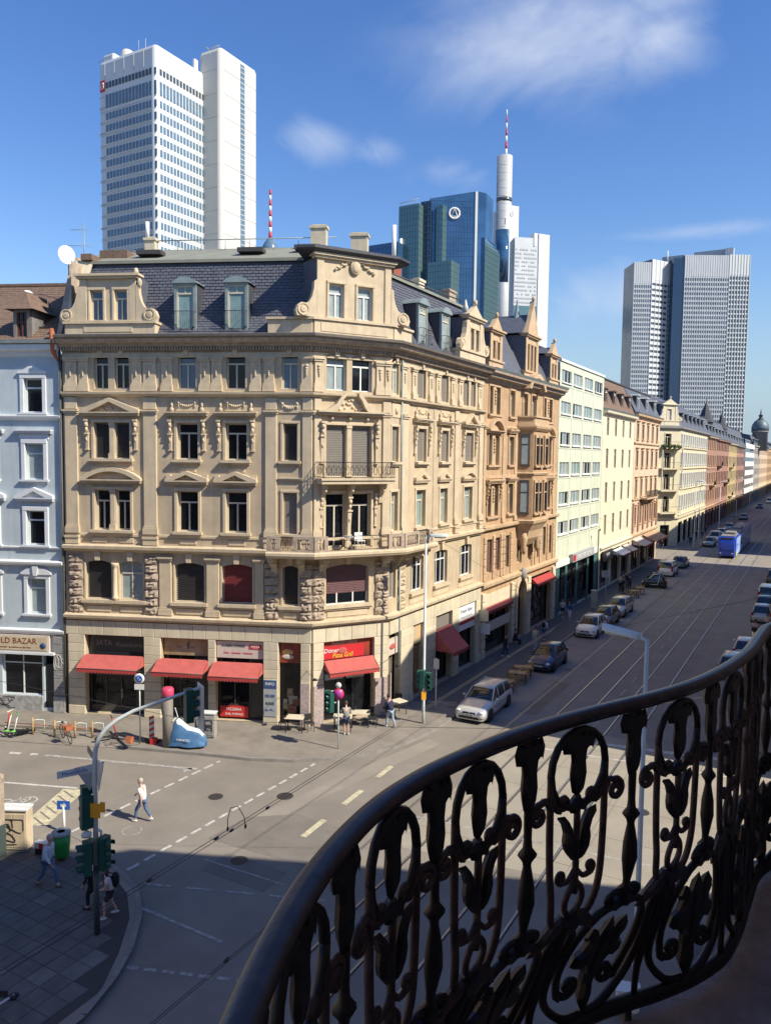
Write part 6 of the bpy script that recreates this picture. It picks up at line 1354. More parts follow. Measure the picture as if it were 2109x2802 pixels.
# television tower mast
TV = thing('television_mast', 'red and white banded broadcasting mast on a round blue grey drum behind the roofs', 'tower', (-572,734,0))
for i in range(9): put(MB().cyl(0,0,268+i*6.1,268+(i+1)*6.1,1.9-.08*i,n=8), 'mast_section', 'red_paint' if i % 2 == 0 else 'white', TV, local=True)
put(MB().lathe([(4,0),(4,240),(10,243),(10,256),(7,262),(3,268)], n=24), 'drum', 'tower_glass', TV, local=True)
# teal glass towers
def glassbox(par, x0,x1,y0,y1,z1,m,name='glass_block',gx=3.2,gz=3.6,fm='tower_grey',zb=0,fins=True,t=.14):
    o = put(MB().box(x0,x1,y0,y1,zb,z1), name, m, par, WF.at())
    b = MB(); zl = max(zb,60)
    z = zl
    while z < z1: b.box(x0,x1,y0-t,y0,z,z+.22); b.box(x1,x1+t,y0,y1,z,z+.22); z += gz
    if fins:
        x = x0
        while x < x1: b.box(x,x+.18,y0-t-.02,y0,zl,z1); x += gx
        y = y0
        while y < y1: b.box(x1,x1+t+.02,y,y+.18,zl,z1); y += gx
    put(b, 'curtain_wall_grid', fm, o, WF.at()); return o
mat('mullion_teal', (.12,.20,.21), .4, metal=.4); mat('mullion_blue', (.05,.13,.26), .4, metal=.3)
GT = thing('teal_glass_tower', 'tall teal glass tower with a white round emblem near its top', 'skyscraper', (-200,425,0))
glassbox(GT, -221.5,-208.5,405.5,425,160.5,'tower_glass_teal','glass_block',1.8,3.4,'mullion_teal'); glassbox(GT, -210,-203.5,411,430,163,'tower_glass_navy','recess',2.4,3.4,'mullion_teal')
b = MB(); b.add([(-205,412,0),(-181.5,426.5,0),(-177,430,0),(-177,441,0),(-205,441,0),(-205,412,164.5),(-181.5,426.5,169.3),(-177,430,168.5),(-177,441,168),(-205,441,165)],[(0,1,6,5),(1,2,7,6),(2,3,8,7),(5,6,7,8,9),(4,0,5,9)]); fb = put(b, 'main_block', 'tower_glass_blue', GT, WF.at())
gf = Frame(-205, 412, atan2(14.5,23.5)); b = MB()
for k in range(0,18): b.box(k*1.6,k*1.6+.12,-.16,-.02,60,163.5)
for k in range(0,30): b.box(.1,27.5,-.14,-.02,62+k*3.5,62+k*3.5+.2)
put(b, 'curtain_wall_grid', 'mullion_blue', fb, gf.at()); b = MB(); b.box(26.8,28.2,-.5,.4,0,169); put(b, 'corner_fin', 'tower_white', fb, gf.at())
glassbox(GT, -200.5,-196.4,412,420,160,'tower_glass_teal','glass_fin',1.4,3.4,'mullion_teal'); glassbox(GT, -204,-189,409,420,127,'tower_glass_teal','lower_block',1.6,3.4,'mullion_teal')
b = MB(); N_ = 20
for rr in (3.0,): b.tube([(14.6+rr*cos(2*pi*k/N_),-.45,156.3+rr*1.0*sin(2*pi*k/N_)) for k in range(N_+1)], .55, 6)
b.tube([(12.9,-.45,154.6),(14.8,-.45,158.8),(16.4,-.45,154.6),(12.9,-.45,154.6)], .42, 6); put(b, 'emblem', 'white', fb, gf.at())
b = MB()
for k in range(9): b.tube([(-221+k*1.4,406,160.4),(-221+k*1.4,406,162.2)], .12, 4)
b.tube([(-221.2,405.8,162.2),(-209,405.8,163.2)], .2, 5); put(b, 'roof_frame', 'tower_grey', GT, WF.at())
BB = thing('blue_glass_block', 'lower blue glass block with a teal side in front of the white tower', 'office block', (-178,432,0))
o = glassbox(BB, -190.2,-176.9,428.5,447,143,'tower_glass_blue','glass_block',2.2,3.3,'mullion_blue'); b = MB(); b.quad((-176.7,428.7,0),(-176.7,452,0),(-176.7,452,139),(-176.7,428.7,142.9)); put(b, 'side_glazing', 'tower_glass_teal', o, WF.at()); b = MB()
for k in range(26): b.box(-176.7,-176.5,428.7,452,60+k*3.2,60.25+k*3.2)
for k in range(16): b.box(-176.7,-176.48,428.7+k*1.45,428.85+k*1.45,60,139)
put(b, 'curtain_wall_grid', 'mullion_teal', o, WF.at())
LB = thing('low_blue_block', 'low dark blue glass block beside the white flue, left of the teal tower', 'office block', (-229,398,0))
glassbox(LB, -239,-218.5,399,420,138.5,'tower_glass_blue','glass_block',2.6,3.3,'mullion_blue')
# white tower with round core and red-white mast
CT = thing('white_mast_tower', 'white tower with a round grey core and red and white mast, highest in the skyline', 'skyscraper', (-228,620,0))
put(MB().cyl(-238.6,618,0,263,6.4,n=28), 'round_core', 'tower_grey', CT, WF.at()); b = MB()
for k in range(9): b.lathe([(6.45,205+k*6.2),(6.5,205.1+k*6.2),(6.5,205.5+k*6.2),(6.45,205.6+k*6.2)], -238.6, 618, 28, capb=False, capt=False)
put(b, 'core_bands', 'tower_silver', CT, WF.at()); put(MB().lathe([(6.6,226),(6.6,229)], -238.6, 618, 28), 'core_band_dark', 'tower_pane_dark', CT, WF.at()); put(MB().lathe([(6.5,160),(6.5,203)], -238.6, 618, 28), 'core_glazing', 'tower_glass_blue', CT, WF.at())
t1 = Frame(-234.4,613.3,radians(53)); put(MB().box(0,12,0,7,0,222.6), 'tower_slab', 'tower_white', CT, t1.at()); put(MB().box(-246.5,-242.5,615,626,0,219), 'tower_slab', 'tower_silver', CT, WF.at())
wf = Frame(-227.6,616.4,radians(40)); wg = put(MB().box(0,20.4,0,8,0,196.5), 'office_wing', 'tower_silver', CT, wf.at()); rs = random.Random(8); b = MB()
for k in range(24):
    for j in range(10):
        if rs.random() < .8: b.box(.7+j*1.9,.7+j*1.9+1.35,-.2,-.03,186-k*3.3,187.2-k*3.3)
put(b, 'wing_windows', 'tower_grey', wg, wf.at(), kind='stuff'); b = MB(); b.box(.1,20.3,-.25,-.02,122,141); put(b, 'sky_garden_glazing', 'tower_glass_teal', wg, wf.at())
t2 = Frame(-211.4,629.2,radians(53)); put(MB().box(0,10.6,0,7,0,200.3), 'tower_slab', 'tower_white', CT, t2.at()); put(MB().box(-4,0,1,7,190,200.5), 'roof_house', 'tower_silver', CT, t2.at())
for i in range(7): put(MB().cyl(-237,616,263+i*5.2,263+(i+1)*5.2,(1.05-.1*i),n=8), 'mast_section', 'white' if i % 2 == 0 else 'red_paint', CT, WF.at())
b = MB(); b.tube([(-229.5+1.6*cos(2*pi*k/12),612.6,214+1.9*sin(2*pi*k/12)) for k in range(13)], .22, 4); b.tube([(-230.6,612.6,212.8),(-228.4,612.6,215.2)], .2, 4); put(b, 'emblem', 'tower_cream', CT, WF.at())
for (x,y,z0,z1) in ((-219.4,404.4,100,141.5),): t = thing('white_flue', 'tall white flue pipe rising between the brick chimney and the glass tower', 'flue', (x,y,0)); put(MB().cyl(0,0,z0,z1,.9,n=10), 'pipe', 'white', t, local=True)
# grid tower at the right, two shafts
GR = thing('grid_tower', 'grey gridded twin tower at the right with a dark recessed joint between its shafts', 'skyscraper', (-80,545,0))
mat('grid_frame', (.50,.53,.555), .6, metal=.1, var=.1, vscale=.1); mat('grid_pane', (.155,.195,.245), .2, spec=.8, var=.4, vscale=.15)
def gridface(par, F_, L, z0, z1, gx, gz, m='grid_frame', plain=None, fin=.35, sp=.8):
    b = MB(); n = round(L/gx)
    for k in range(n+1): x = L*k/n; b.box(x-.16,x+.16,-fin,0,z0,z1)
    z = z1-(plain or 0)
    while z > z0: b.box(.17,L-.17,-fin*.45,0,z-sp,z); z -= gz
    if plain: b.box(0,L,-fin*.6,0,z1-plain,z1)
    return put(b, 'facade_grid', m, par, F_.at())
def fr2(a, c): return Frame(a[0], a[1], atan2(c[1]-a[1], c[0]-a[0])), hypot(c[0]-a[0], c[1]-a[1])
TWR = [((-111.1,523),(-101.2,529),142.5,1,.55),((-101.2,529),(-93.5,541),144.5,0,.6),((-93.5,541),(-89.1,544),143.5,2,.5),((-89.1,536.5),(-82.6,540),145.5,3,0),((-82.6,539.8),(-57.4,553.8),147.5,1,.5),((-57.4,554),(-45.9,560.5),148,4,.6)]
pl = MB()
for a, c, zt, kind, f in TWR:
    F_, L = fr2(a, c)
    q = MB(); q.quad((0,0,0),(L,0,0),(L,0,zt),(0,0,zt)); q.quad((0,0,zt),(L,0,zt),(L,20,zt),(0,20,zt)); q.quad((L,0,0),(L,20,0),(L,20,zt),(L,0,zt)); q.quad((0,20,0),(0,0,0),(0,0,zt),(0,20,zt))
    sh = put(q, 'shaft', {1:'grid_pane',0:'tower_pane_dark',2:'tower_glass',3:'tower_glass_navy',4:'grid_pane'}[kind], GR, WF.at() @ F_.m if False else F_.at())
    if kind == 1: gridface(sh, F_, L, 30, zt, 1.5, 3.05, plain=13.5, fin=.3, sp=1.2)
    if kind == 0: gridface(sh, F_, L, 30, zt, 3.4, 3.6, 'tower_silver', plain=13, fin=.5, sp=2.0)
    if kind == 2: gridface(sh, F_, L, 30, zt, 1.8, 3.2, 'tower_grey', plain=13, fin=.2, sp=.6)
    if kind == 4: gridface(sh, F_, L, 30, zt, 1.85, 3.05, 'tower_white', plain=13, fin=.6, sp=.9)
put(MB().box(-80,-60,558,575,145,153), 'roof_house', 'tower_grey', GR, WF.at()); put(MB().box(-60.6,-55.5,556,560,147,153), 'roof_house', 'tower_white', GR, WF.at()); put(MB().cyl(-94,542,143,152,.3,n=6), 'roof_mast', 'white', GR, WF.at()); put(MB().box(-98,-84,545,560,143,149), 'roof_house', 'tower_grey', GR, WF.at())
# ------------------------------------------------------------------ the houses on our side of the side street, and ours
OB = thing('balcony_house', 'brown sandstone house that carries the iron balcony', 'house', (12,0,0))
o_ = MB(); o_.slab([(.55,-30),(.55,16.9),(1.6,18.1),(34,31.5),(34,-30)], 0, 19.3); put(o_, 'wall', 'sandstone_worn', OB, WF.at()); o_ = MB(); o_.sweep([(.55,-30),(.55,16.9),(1.6,18.1),(34,31.5)][::-1], [(.0,19.0),(.6,19.3),(.75,19.6),(0,19.65),(-1.4,23.4),(-5,24.4)]); put(o_, 'mansard_roof', 'slate', OB, WF.at())
EB = thing('opposite_row_house', 'row of sandstone houses on the right side of the street', 'house', (9,75,0))
o_ = MB(); o_.slab([(.6,37.3),(40,44),(40,113),(.6,113)], 0, 19.6); put(o_, 'wall', 'sandstone_worn', EB, WF.at()); o_ = MB(); o_.sweep([(40,44),(.6,37.3),(.6,113)][::-1], [(0,19.2),(.6,19.6),(.75,19.9),(-1.5,23.3),(-6,24.4)]); put(o_, 'mansard_roof', 'slate', EB, WF.at())
EC = thing('opposite_row_house', 'far row of sandstone houses on the right side of the street beyond the crossing', 'house', (9,280,0))
o_ = MB(); o_.slab([(.6,128),(40,128),(40,430),(.6,430)], 0, 19.6); put(o_, 'wall', 'sandstone_worn', EC, WF.at()); o_ = MB(); o_.sweep([(40,128),(.6,128),(.6,430)][::-1], [(0,19.2),(.6,19.6),(.75,19.9),(-1.5,23.3),(-6,24.4)]); put(o_, 'mansard_roof', 'slate', EC, WF.at())
SB = thing('south_corner_house', 'house on the near left corner behind the pavement', 'house', (-35,-10,0))
o_ = MB(); o_.slab([(-20.5,-30),(-20.5,8.2),(-22,9.2),(-60,-6.6),(-60,-30)], 0, 19); put(o_, 'wall', 'sandstone_worn', SB, WF.at())

# ------------------------------------------------------------------ vehicles
mat('tyre', (.015,.015,.015), .85); mat('rim', (.38,.39,.40), .35, metal=.8); mat('car_glass', (.012,.018,.022), .05, spec=.9); mat('lamp_clear', (.55,.57,.58), .15, spec=.9); mat('lamp_red', (.35,.01,.01), .25); mat('plastic', (.02,.02,.022), .6)
mat('plate', (.65,.65,.62), .5)
PAINT = dict(silver=(.62,.62,.60), dark_blue=(.015,.045,.14), white=(.70,.71,.68), black=(.012,.013,.015), grey=(.30,.32,.33), teal=(.10,.16,.17), smoke=(.10,.11,.12), champagne=(.42,.42,.40))
for k, v in PAINT.items(): mat('car_'+k, v, .32, metal=.35 if k in ('silver','grey','champagne','smoke','dark_blue') else 0, coat=.8)
def loft(b, secs, closed_ends=True, smooth=True):
    n = len(secs[0]); vs = [p for s_ in secs for p in s_]; fs = []
    for i in range(len(secs)-1):
        for k in range(n-1): fs.append((i*n+k, i*n+k+1, (i+1)*n+k+1, (i+1)*n+k))
    if closed_ends: fs += [tuple(range(n-1,-1,-1)), tuple((len(secs)-1)*n+k for k in range(n))]
    return b.add(vs, fs, smooth)
CARK = dict(
 wagon=dict(L=4.75, W=.89, st=[(2.36,.50,.70),(2.30,.66,.80),(2.0,.78,.87),(1.35,.88,.89),(.95,.94,.89),(-1.2,.98,.89),(-2.1,.98,.86),(-2.33,.92,.80),(-2.38,.62,.76)], cab=(.95,.22,-1.75,-2.22,.93,1.46,.80,.62), wb=(1.45,-1.40), r=.32),
 hatch=dict(L=4.1, W=.86, st=[(2.02,.50,.66),(1.96,.66,.76),(1.6,.82,.84),(1.0,.93,.86),(.8,.97,.86),(-1.0,1.0,.86),(-1.75,.98,.83),(-1.98,.86,.78),(-2.03,.58,.74)], cab=(.95,.15,-1.35,-1.88,.95,1.50,.77,.58), wb=(1.25,-1.25), r=.31),
 van=dict(L=4.4, W=.90, st=[(2.15,.50,.70),(2.08,.72,.80),(1.7,.90,.87),(1.2,1.02,.90),(1.0,1.05,.90),(-1.5,1.08,.90),(-2.05,1.08,.89),(-2.17,1.04,.86),(-2.2,.55,.84)], cab=(1.25,.55,-1.95,-2.15,1.03,1.82,.84,.74), wb=(1.35,-1.3), r=.32),
 smart=dict(L=2.6, W=.76, st=[(1.28,.50,.60),(1.22,.66,.68),(1.0,.86,.74),(.7,.98,.76),(.5,1.0,.76),(-.6,1.0,.76),(-1.1,.96,.74),(-1.25,.88,.70),(-1.3,.55,.66)], cab=(.85,.2,-.75,-1.15,.95,1.52,.70,.55), wb=(.88,-.9), r=.29))
def car(kind, paint, label, loc, rot, plate='F MK 318', roofc=None):
    K = CARK[kind]; t = thing('parked_car', label, 'car', loc, rot, 'cars parked along the kerb'); P = 'car_'+paint
    b = MB(); secs = []
    for x, h, w in K['st']:
        c = .22; secs.append([(x,-w*.93,c),(x,-w*.99,c+.14),(x,-w,h*.62),(x,-w*.97,h*.86),(x,-w*.86,h*.97),(x,-w*.5,h),(x,0,h+.01),(x,w*.5,h),(x,w*.86,h*.97),(x,w*.97,h*.86),(x,w,h*.62),(x,w*.99,c+.14),(x,w*.93,c)])
    loft(b, secs); put(b, 'body', P, t, local=True)
    a, r0, r1, e, zb, zr, wb_, wr = K['cab']
    b = MB(); S = []
    for x, z, w in ((a,zb-.02,wb_),(r0+.02,zr-.05,wr),(r0-.25,zr-.005,wr+.01),((r0+r1)/2,zr+.012,wr+.02),(r1+.2,zr-.01,wr),(r1,zr-.05,wr-.01),(e,zb-.02,wb_-.05)):
        wb2 = wb_ if abs(x) < 1.9 else wb_-.04; S.append([(x if z > zb+.1 else x,-wb2,zb-.03),(x,-w-(wb2-w)*.35,zb+(z-zb)*.6),(x,-w,z-.02),(x,-w*.6,z),(x,0,z+.008),(x,w*.6,z),(x,w,z-.02),(x,w+(wb2-w)*.35,zb+(z-zb)*.6),(x,wb2,zb-.03)])
    loft(b, S); put(b, 'windows', 'car_glass', t, local=True)
    b = MB(); S = []
    for x in (r0+.03, r0-.3, (r0+r1)/2, r1+.25, r1-.02):
        z = zr+.014-.05*(abs(x-(r0+r1)/2)/((r0-r1)/2))**4; S.append([(x,-wr-.012,z-.045),(x,-wr*.9,z),(x,0,z+.014),(x,wr*.9,z),(x,wr+.012,z-.045)])
    loft(b, S); put(b, 'roof', roofc or P, t, local=True)
    for s_ in (-1, 1):      # pillars
        b = MB(); b.tube([(a+.02,s_*(wb_-.02),zb-.02),(r0+.02,s_*(wr+.0),zr-.045)], .035, 5)
        for xm in ((.15,) if kind == 'smart' else (.0,-.95 if kind != 'hatch' else -.9)): b.tube([(xm-.05,s_*(wb_+.005),zb-.02),(xm-.1,s_*(wr+.018),zr-.04)], .035, 5)
        b.tube([(e+.04,s_*(wb_-.05),zb-.02),(r1,s_*(wr),zr-.04)], .05, 5); put(b, 'window_pillar', P, t, local=True)
        b = MB(); b.ell((a-.28,s_*(K['W']+.07),zb+.07),(.07,.10,.065),8,5); put(b, 'wing_mirror', P if kind != 'smart' else 'plastic', t, local=True)
        for x in K['wb']:
            r = K['r']; b = MB(); b.lathe([(r*.62,-.10),(r*.96,-.10),(r,-.06),(r,.06),(r*.96,.10),(r*.62,.10)], n=18); b.xf(Matrix.Translation((x,s_*(K['W']-.09),r)) @ Matrix.Rotation(pi/2,4,'X')); w_ = put(b, 'wheel', 'tyre', t, local=True)
            b = MB(); b.lathe([(.02,.02),(r*.3,.05),(r*.62,.085),(r*.64,.04)], n=18)
            for k in range(5): b.box(-.02,.02,.05,r*.6,.05,.09).v[-8:] = [tuple(Matrix.Rotation(2*pi*k/5,3,'Z') @ Vector(p)) for p in b.v[-8:]]
            b.xf(Matrix.Translation((x,s_*(K['W']-.085),r)) @ Matrix.Rotation(-s_*pi/2,4,'X')); put(b, 'rim', 'rim', w_, WM[t.name])
            b = MB(); b.lathe([(r*1.22,-.02),(r*1.22,.012),(.02,.014)], n=20); b.xf(Matrix.Translation((x,s_*(K['W']-.0),r)) @ Matrix.Rotation(-s_*pi/2,4,'X')); put(b, 'wheel_arch', 'plastic', t, local=True)
        fx, fw = K['st'][1][0], K['st'][1][2]; b = MB(); b.ell((fx-.05,s_*(fw*.80),.64),(.14,.16,.075),10,6); put(b, 'headlight', 'lamp_clear', t, local=True)
        rx, rw = K['st'][-2][0], K['st'][-2][2]; b = MB(); b.box(rx-.05,rx+.16,min(s_*rw*.82,s_*(rw+.035)),max(s_*rw*.82,s_*(rw+.035)),.72,.95 if kind != 'van' else 1.3); put(b, 'tail_light', 'lamp_red', t, local=True)
        b = MB(); b.tube([(.9,s_*(K['W']+.002),.62),(-1.2,s_*(K['W']+.004),.64)], .014, 4); put(b, 'side_moulding', 'plastic', t, local=True)
        for x in ((.25,) if kind == 'smart' else (.05,-.9)): b = MB(); b.box(x-.22,x-.06,min(s_*K['W'],s_*(K['W']+.025)),max(s_*K['W'],s_*(K['W']+.025)),.80,.835); put(b, 'door_handle', P, t, local=True)
    fx = K['st'][0][0]; b = MB(); b.box(fx-.06,fx+.015,-.34,-.03,.50,.62); b.box(fx-.06,fx+.015,.03,.34,.50,.62); b.box(fx-.05,fx+.02,-.55,.55,.27,.38); put(b, 'grille', 'plastic', t, local=True)
    for x, rr, nm in ((fx+.025, 1, 0),(K['st'][-1][0]-.03,-1,1)):
        b = MB(); b.box(x-.01,x+.01,-.26,.26,.42,.53); q = put(b, 'number_plate', 'plate', t, local=True); text(plate, .10, 'shop_dark', q, WM[t.name] @ Matrix.Translation((x+.012*rr,0,.475)) @ Matrix.Rotation(pi/2*rr,4,'Z'), name='plate_letters')
    b = MB(); b.box(K['st'][-1][0]-.02,K['st'][-1][0]+.1,-.7,.7,.30,.42); put(b, 'bumper', P, t, local=True)
    if kind == 'wagon':
        for s_ in (-1,1): b = MB(); b.tube([(r0-.2,s_*(wr-.03),zr+.02),(r0-.3,s_*(wr-.03),zr+.05),(r1+.3,s_*(wr-.03),zr+.05),(r1+.2,s_*(wr-.03),zr+.02)], .016, 5); put(b, 'roof_rail', 'rim', t, local=True)
    return t
D = -pi/2; U = pi/2
car('wagon','silver','silver estate car parked first in the row at the corner, nose to the crossing', (-15.62,39.25,0), D+.02, 'F BW 525')
car('hatch','dark_blue','dark blue hatchback with bright headlights behind the wooden café tables', (-15.5,50.2,0), D, 'F GP 42')
car('hatch','white','small white car parked in front of the dark one, nose towards us', (-15.48,61.5,0), D, 'F AR 12')
car('hatch','smoke','dark grey car squeezed between the white and the silver car', (-15.45,65.9,0), D)
car('wagon','champagne','silver grey car parked third in the bunch beside the parking machine', (-15.45,71.2,0), D)
car('smart','black','tiny black two seater with a silver safety frame, parked nose to the kerb', (-15.4,88.2,0), pi+.15, roofc='plastic')
car('van','white','white high roofed estate van seen from behind, past the tiny black car', (-15.75,99.0,0), U)
car('hatch','teal','pale teal hatchback parked ahead of the white van', (-15.5,107.2,0), U)
car('hatch','grey','grey car parked beside the tram, nearest beyond the crossing', (-15.4,136.3,0), D); car('van','white','white van parked behind the grey car beside the tram', (-15.5,145,0), D)
car('hatch','silver','silver car above the roof of the tram in the far row', (-15.6,155.5,0), D); car('wagon','grey','grey estate car in the far row left of centre', (-15.6,170,0), D); car('hatch','smoke','dark car double parked beside the grey estate car far down the street', (-13.6,171,0), D)
car('hatch','teal','teal car in the middle distance past the tram', (-15.6,203,0), D); car('van','white','white van furthest along the left kerb', (-14.6,290,0), D); car('hatch','black','black car furthest along the left kerb before the white van', (-15.4,256,0), D)
car('hatch','white','white hatchback with red tail lights seen just above the handrail', (-3.95,60.1,0), U); car('wagon','grey','blue grey estate car whose roof shows above the handrail', (-4.35,55.2,0), U)
car('hatch','champagne','pale silver hatchback on the right kerb seen from behind', (-3.85,75.2,0), U); car('hatch','teal','blue car hidden between two pale cars on the right kerb', (-3.9,80.2,0), U)
car('van','white','white van on the right kerb behind the blue car', (-3.9,85.2,0), U); car('hatch','smoke','dark car on the right kerb cut by the picture edge', (-4.0,100.2,0), U); car('hatch','white','white car on the right kerb far down past the crossing', (-5.2,135,0), U); car('hatch','grey','pale green grey car at the far right near the street end', (-5.0,160,0), U)
# a silver band over the side of the two seater
o_ = [o for o in bpy.data.objects if o.get('label','').startswith('tiny black')][0]
for s_ in (-1,1): b = MB(); b.tube([(1.0,s_*.77,.88),(.55,s_*.78,1.05),(.15,s_*.66,1.5),(-.55,s_*.66,1.5),(-.45,s_*.78,1.0),(-.35,s_*.78,.45),(.5,s_*.78,.36)], .045, 6); put(b, 'safety_frame', 'car_silver', o_, local=True)
# tram
mat('tram_blue', (.012,.05,.42), .35, coat=.4, var=.1); mat('tram_wrap', (.04,.13,.55), .4, var=.8, vscale=.9, col2=(.55,.68,.75)); mat('tram_roof', (.24,.23,.22), .8, var=.2, vscale=2); mat('tram_lime', (.45,.62,.08), .4)
TM = thing('tram', 'blue tram with a lime corner and pictured side coming towards us beyond the crossing', 'tram', (-11.25,120.0,0), D)
b = MB(); S = []
for x, w, z0_, z1_ in ((0.0,.80,.45,1.3),(-.12,1.0,.35,2.2),(-.45,1.17,.3,3.05),(-1.0,1.2,.3,3.12),(-27,1.2,.3,3.12),(-27.8,1.1,.3,3.0),(-28.1,.9,.4,1.6)):
    S.append([(x,-w,z0_),(x,-w,z0_+(z1_-z0_)*.5),(x,-w,z1_-.25),(x,-w*.85,z1_),(x,0,z1_+.03),(x,w*.85,z1_),(x,w,z1_-.25),(x,w,z0_+(z1_-z0_)*.5),(x,w,z0_)])
loft(b, S, smooth=False); put(b, 'body', 'tram_blue', TM, local=True)
b = MB(); b.add([(-.04,-.95,1.25),(-.04,.95,1.25),(-.50,1.08,2.75),(-.50,-1.08,2.75)],[(0,1,2,3)]); b.v = [(p[0]+.06,p[1],p[2]) for p in b.v]; put(b, 'windscreen', 'car_glass', TM, local=True)
b = MB(); b.add([(.06,-1.0,.45),(.06,1.0,.45),(.08,1.0,1.2),(.08,-1.0,1.2)],[(0,1,2,3)]); put(b, 'front_panel', 'tram_blue', TM, local=True)
b = MB(); b.box(-.5,-.3,-.75,.75,2.78,3.0); q = put(b, 'destination_sign', 'plastic', TM, local=True); mat('amber', (.5,.28,.03), .5); text('11 Fechenheim', .17, 'amber', q, WM[TM.name] @ Matrix.Translation((-.29,0,2.89)) @ Matrix.Rotation(pi/2,4,'Z'), name='sign_letters')
b = MB(); b.box(-27.5,-1,-.95,.95,3.13,3.22); b.box(-9,-4,-.7,.7,3.22,3.5); b.box(-18,-14,-.7,.7,3.22,3.5); put(b, 'roof_equipment', 'tram_roof', TM, local=True)
for s_ in (-1,1):
    b = MB(); b.box(-27.2,-1.1,min(s_*1.202,s_*1.215),max(s_*1.202,s_*1.215),.5,2.95); put(b, 'side_picture', 'tram_wrap', TM, local=True)
    b = MB(); b.box(-2.6,-.7,min(s_*1.216,s_*1.225),max(s_*1.216,s_*1.225),.35,1.0); put(b, 'side_panel', 'tram_lime', TM, local=True); b = MB(); b.ell((.06,s_*.78,.78),(.05,.13,.09),8,5); put(b, 'headlight', 'lamp_clear', TM, local=True)
    for k in range(5): b = MB(); x = -2.2-k*5.2; b.box(x-3.4,x,min(s_*1.216,s_*1.222),max(s_*1.216,s_*1.222),1.35,2.4); put(b, 'side_window', 'car_glass' if k % 2 else 'tram_wrap', TM, local=True)
b = MB(); b.tube([(-10,-.5,3.4),(-11.5,0,4.6),(-10.2,0,5.45)], .03, 5); b.tube([(-10.2,-.8,5.45),(-10.2,.8,5.45)], .03, 5); put(b, 'pantograph', 'black_iron', TM, local=True)
# ------------------------------------------------------------------ people
SKIN = (.52,.32,.22); mat('skin', SKIN, .6); mat('skin_pink', (.60,.36,.28), .6); mat('hair_grey', (.45,.38,.33), .8); mat('hair_brown', (.10,.045,.025), .7); mat('hair_dark', (.02,.016,.014), .7)
for n_, c_ in dict(cl_white=(.72,.68,.68), cl_paleblue=(.55,.63,.70), cl_jeans=(.09,.14,.26), cl_jeans_dark=(.03,.045,.09), cl_black=(.015,.015,.018), cl_grey=(.26,.27,.25), cl_navy=(.02,.025,.06), cl_blue=(.05,.11,.35), cl_jeans_pale=(.28,.38,.48), cl_beige=(.45,.40,.34), cl_pink=(.62,.42,.42), cl_shorts=(.05,.05,.07), shoe_white=(.6,.6,.6), shoe_brown=(.16,.10,.07), shoe_black=(.02,.02,.02)).items(): mat(n_, c_, .85, var=.12, vscale=8)
def skin(name, verts, edges, rad, material, parent, sub=1):
    me = bpy.data.meshes.new(name); me.from_pydata([tuple(v) for v in verts], edges, []); o = bpy.data.objects.new('tmp_skin', me); COL.objects.link(o)
    m = o.modifiers.new('Skin', 'SKIN'); m.use_smooth_shade = True
    for i, r in enumerate(rad): me.skin_vertices[0].data[i].radius = (r, r) if not isinstance(r, tuple) else r
    me.skin_vertices[0].data[0].use_root = True
    s_ = o.modifiers.new('Sub', 'SUBSURF'); s_.levels = sub; s_.render_levels = sub
    ev = bpy.data.meshes.new_from_object(o.evaluated_get(bpy.context.evaluated_depsgraph_get())); bpy.data.objects.remove(o); bpy.data.meshes.remove(me)
    ev.materials.clear(); ev.materials.append(M[material]); ev.name = name
    return link(name, ev, parent, WM[parent.name])
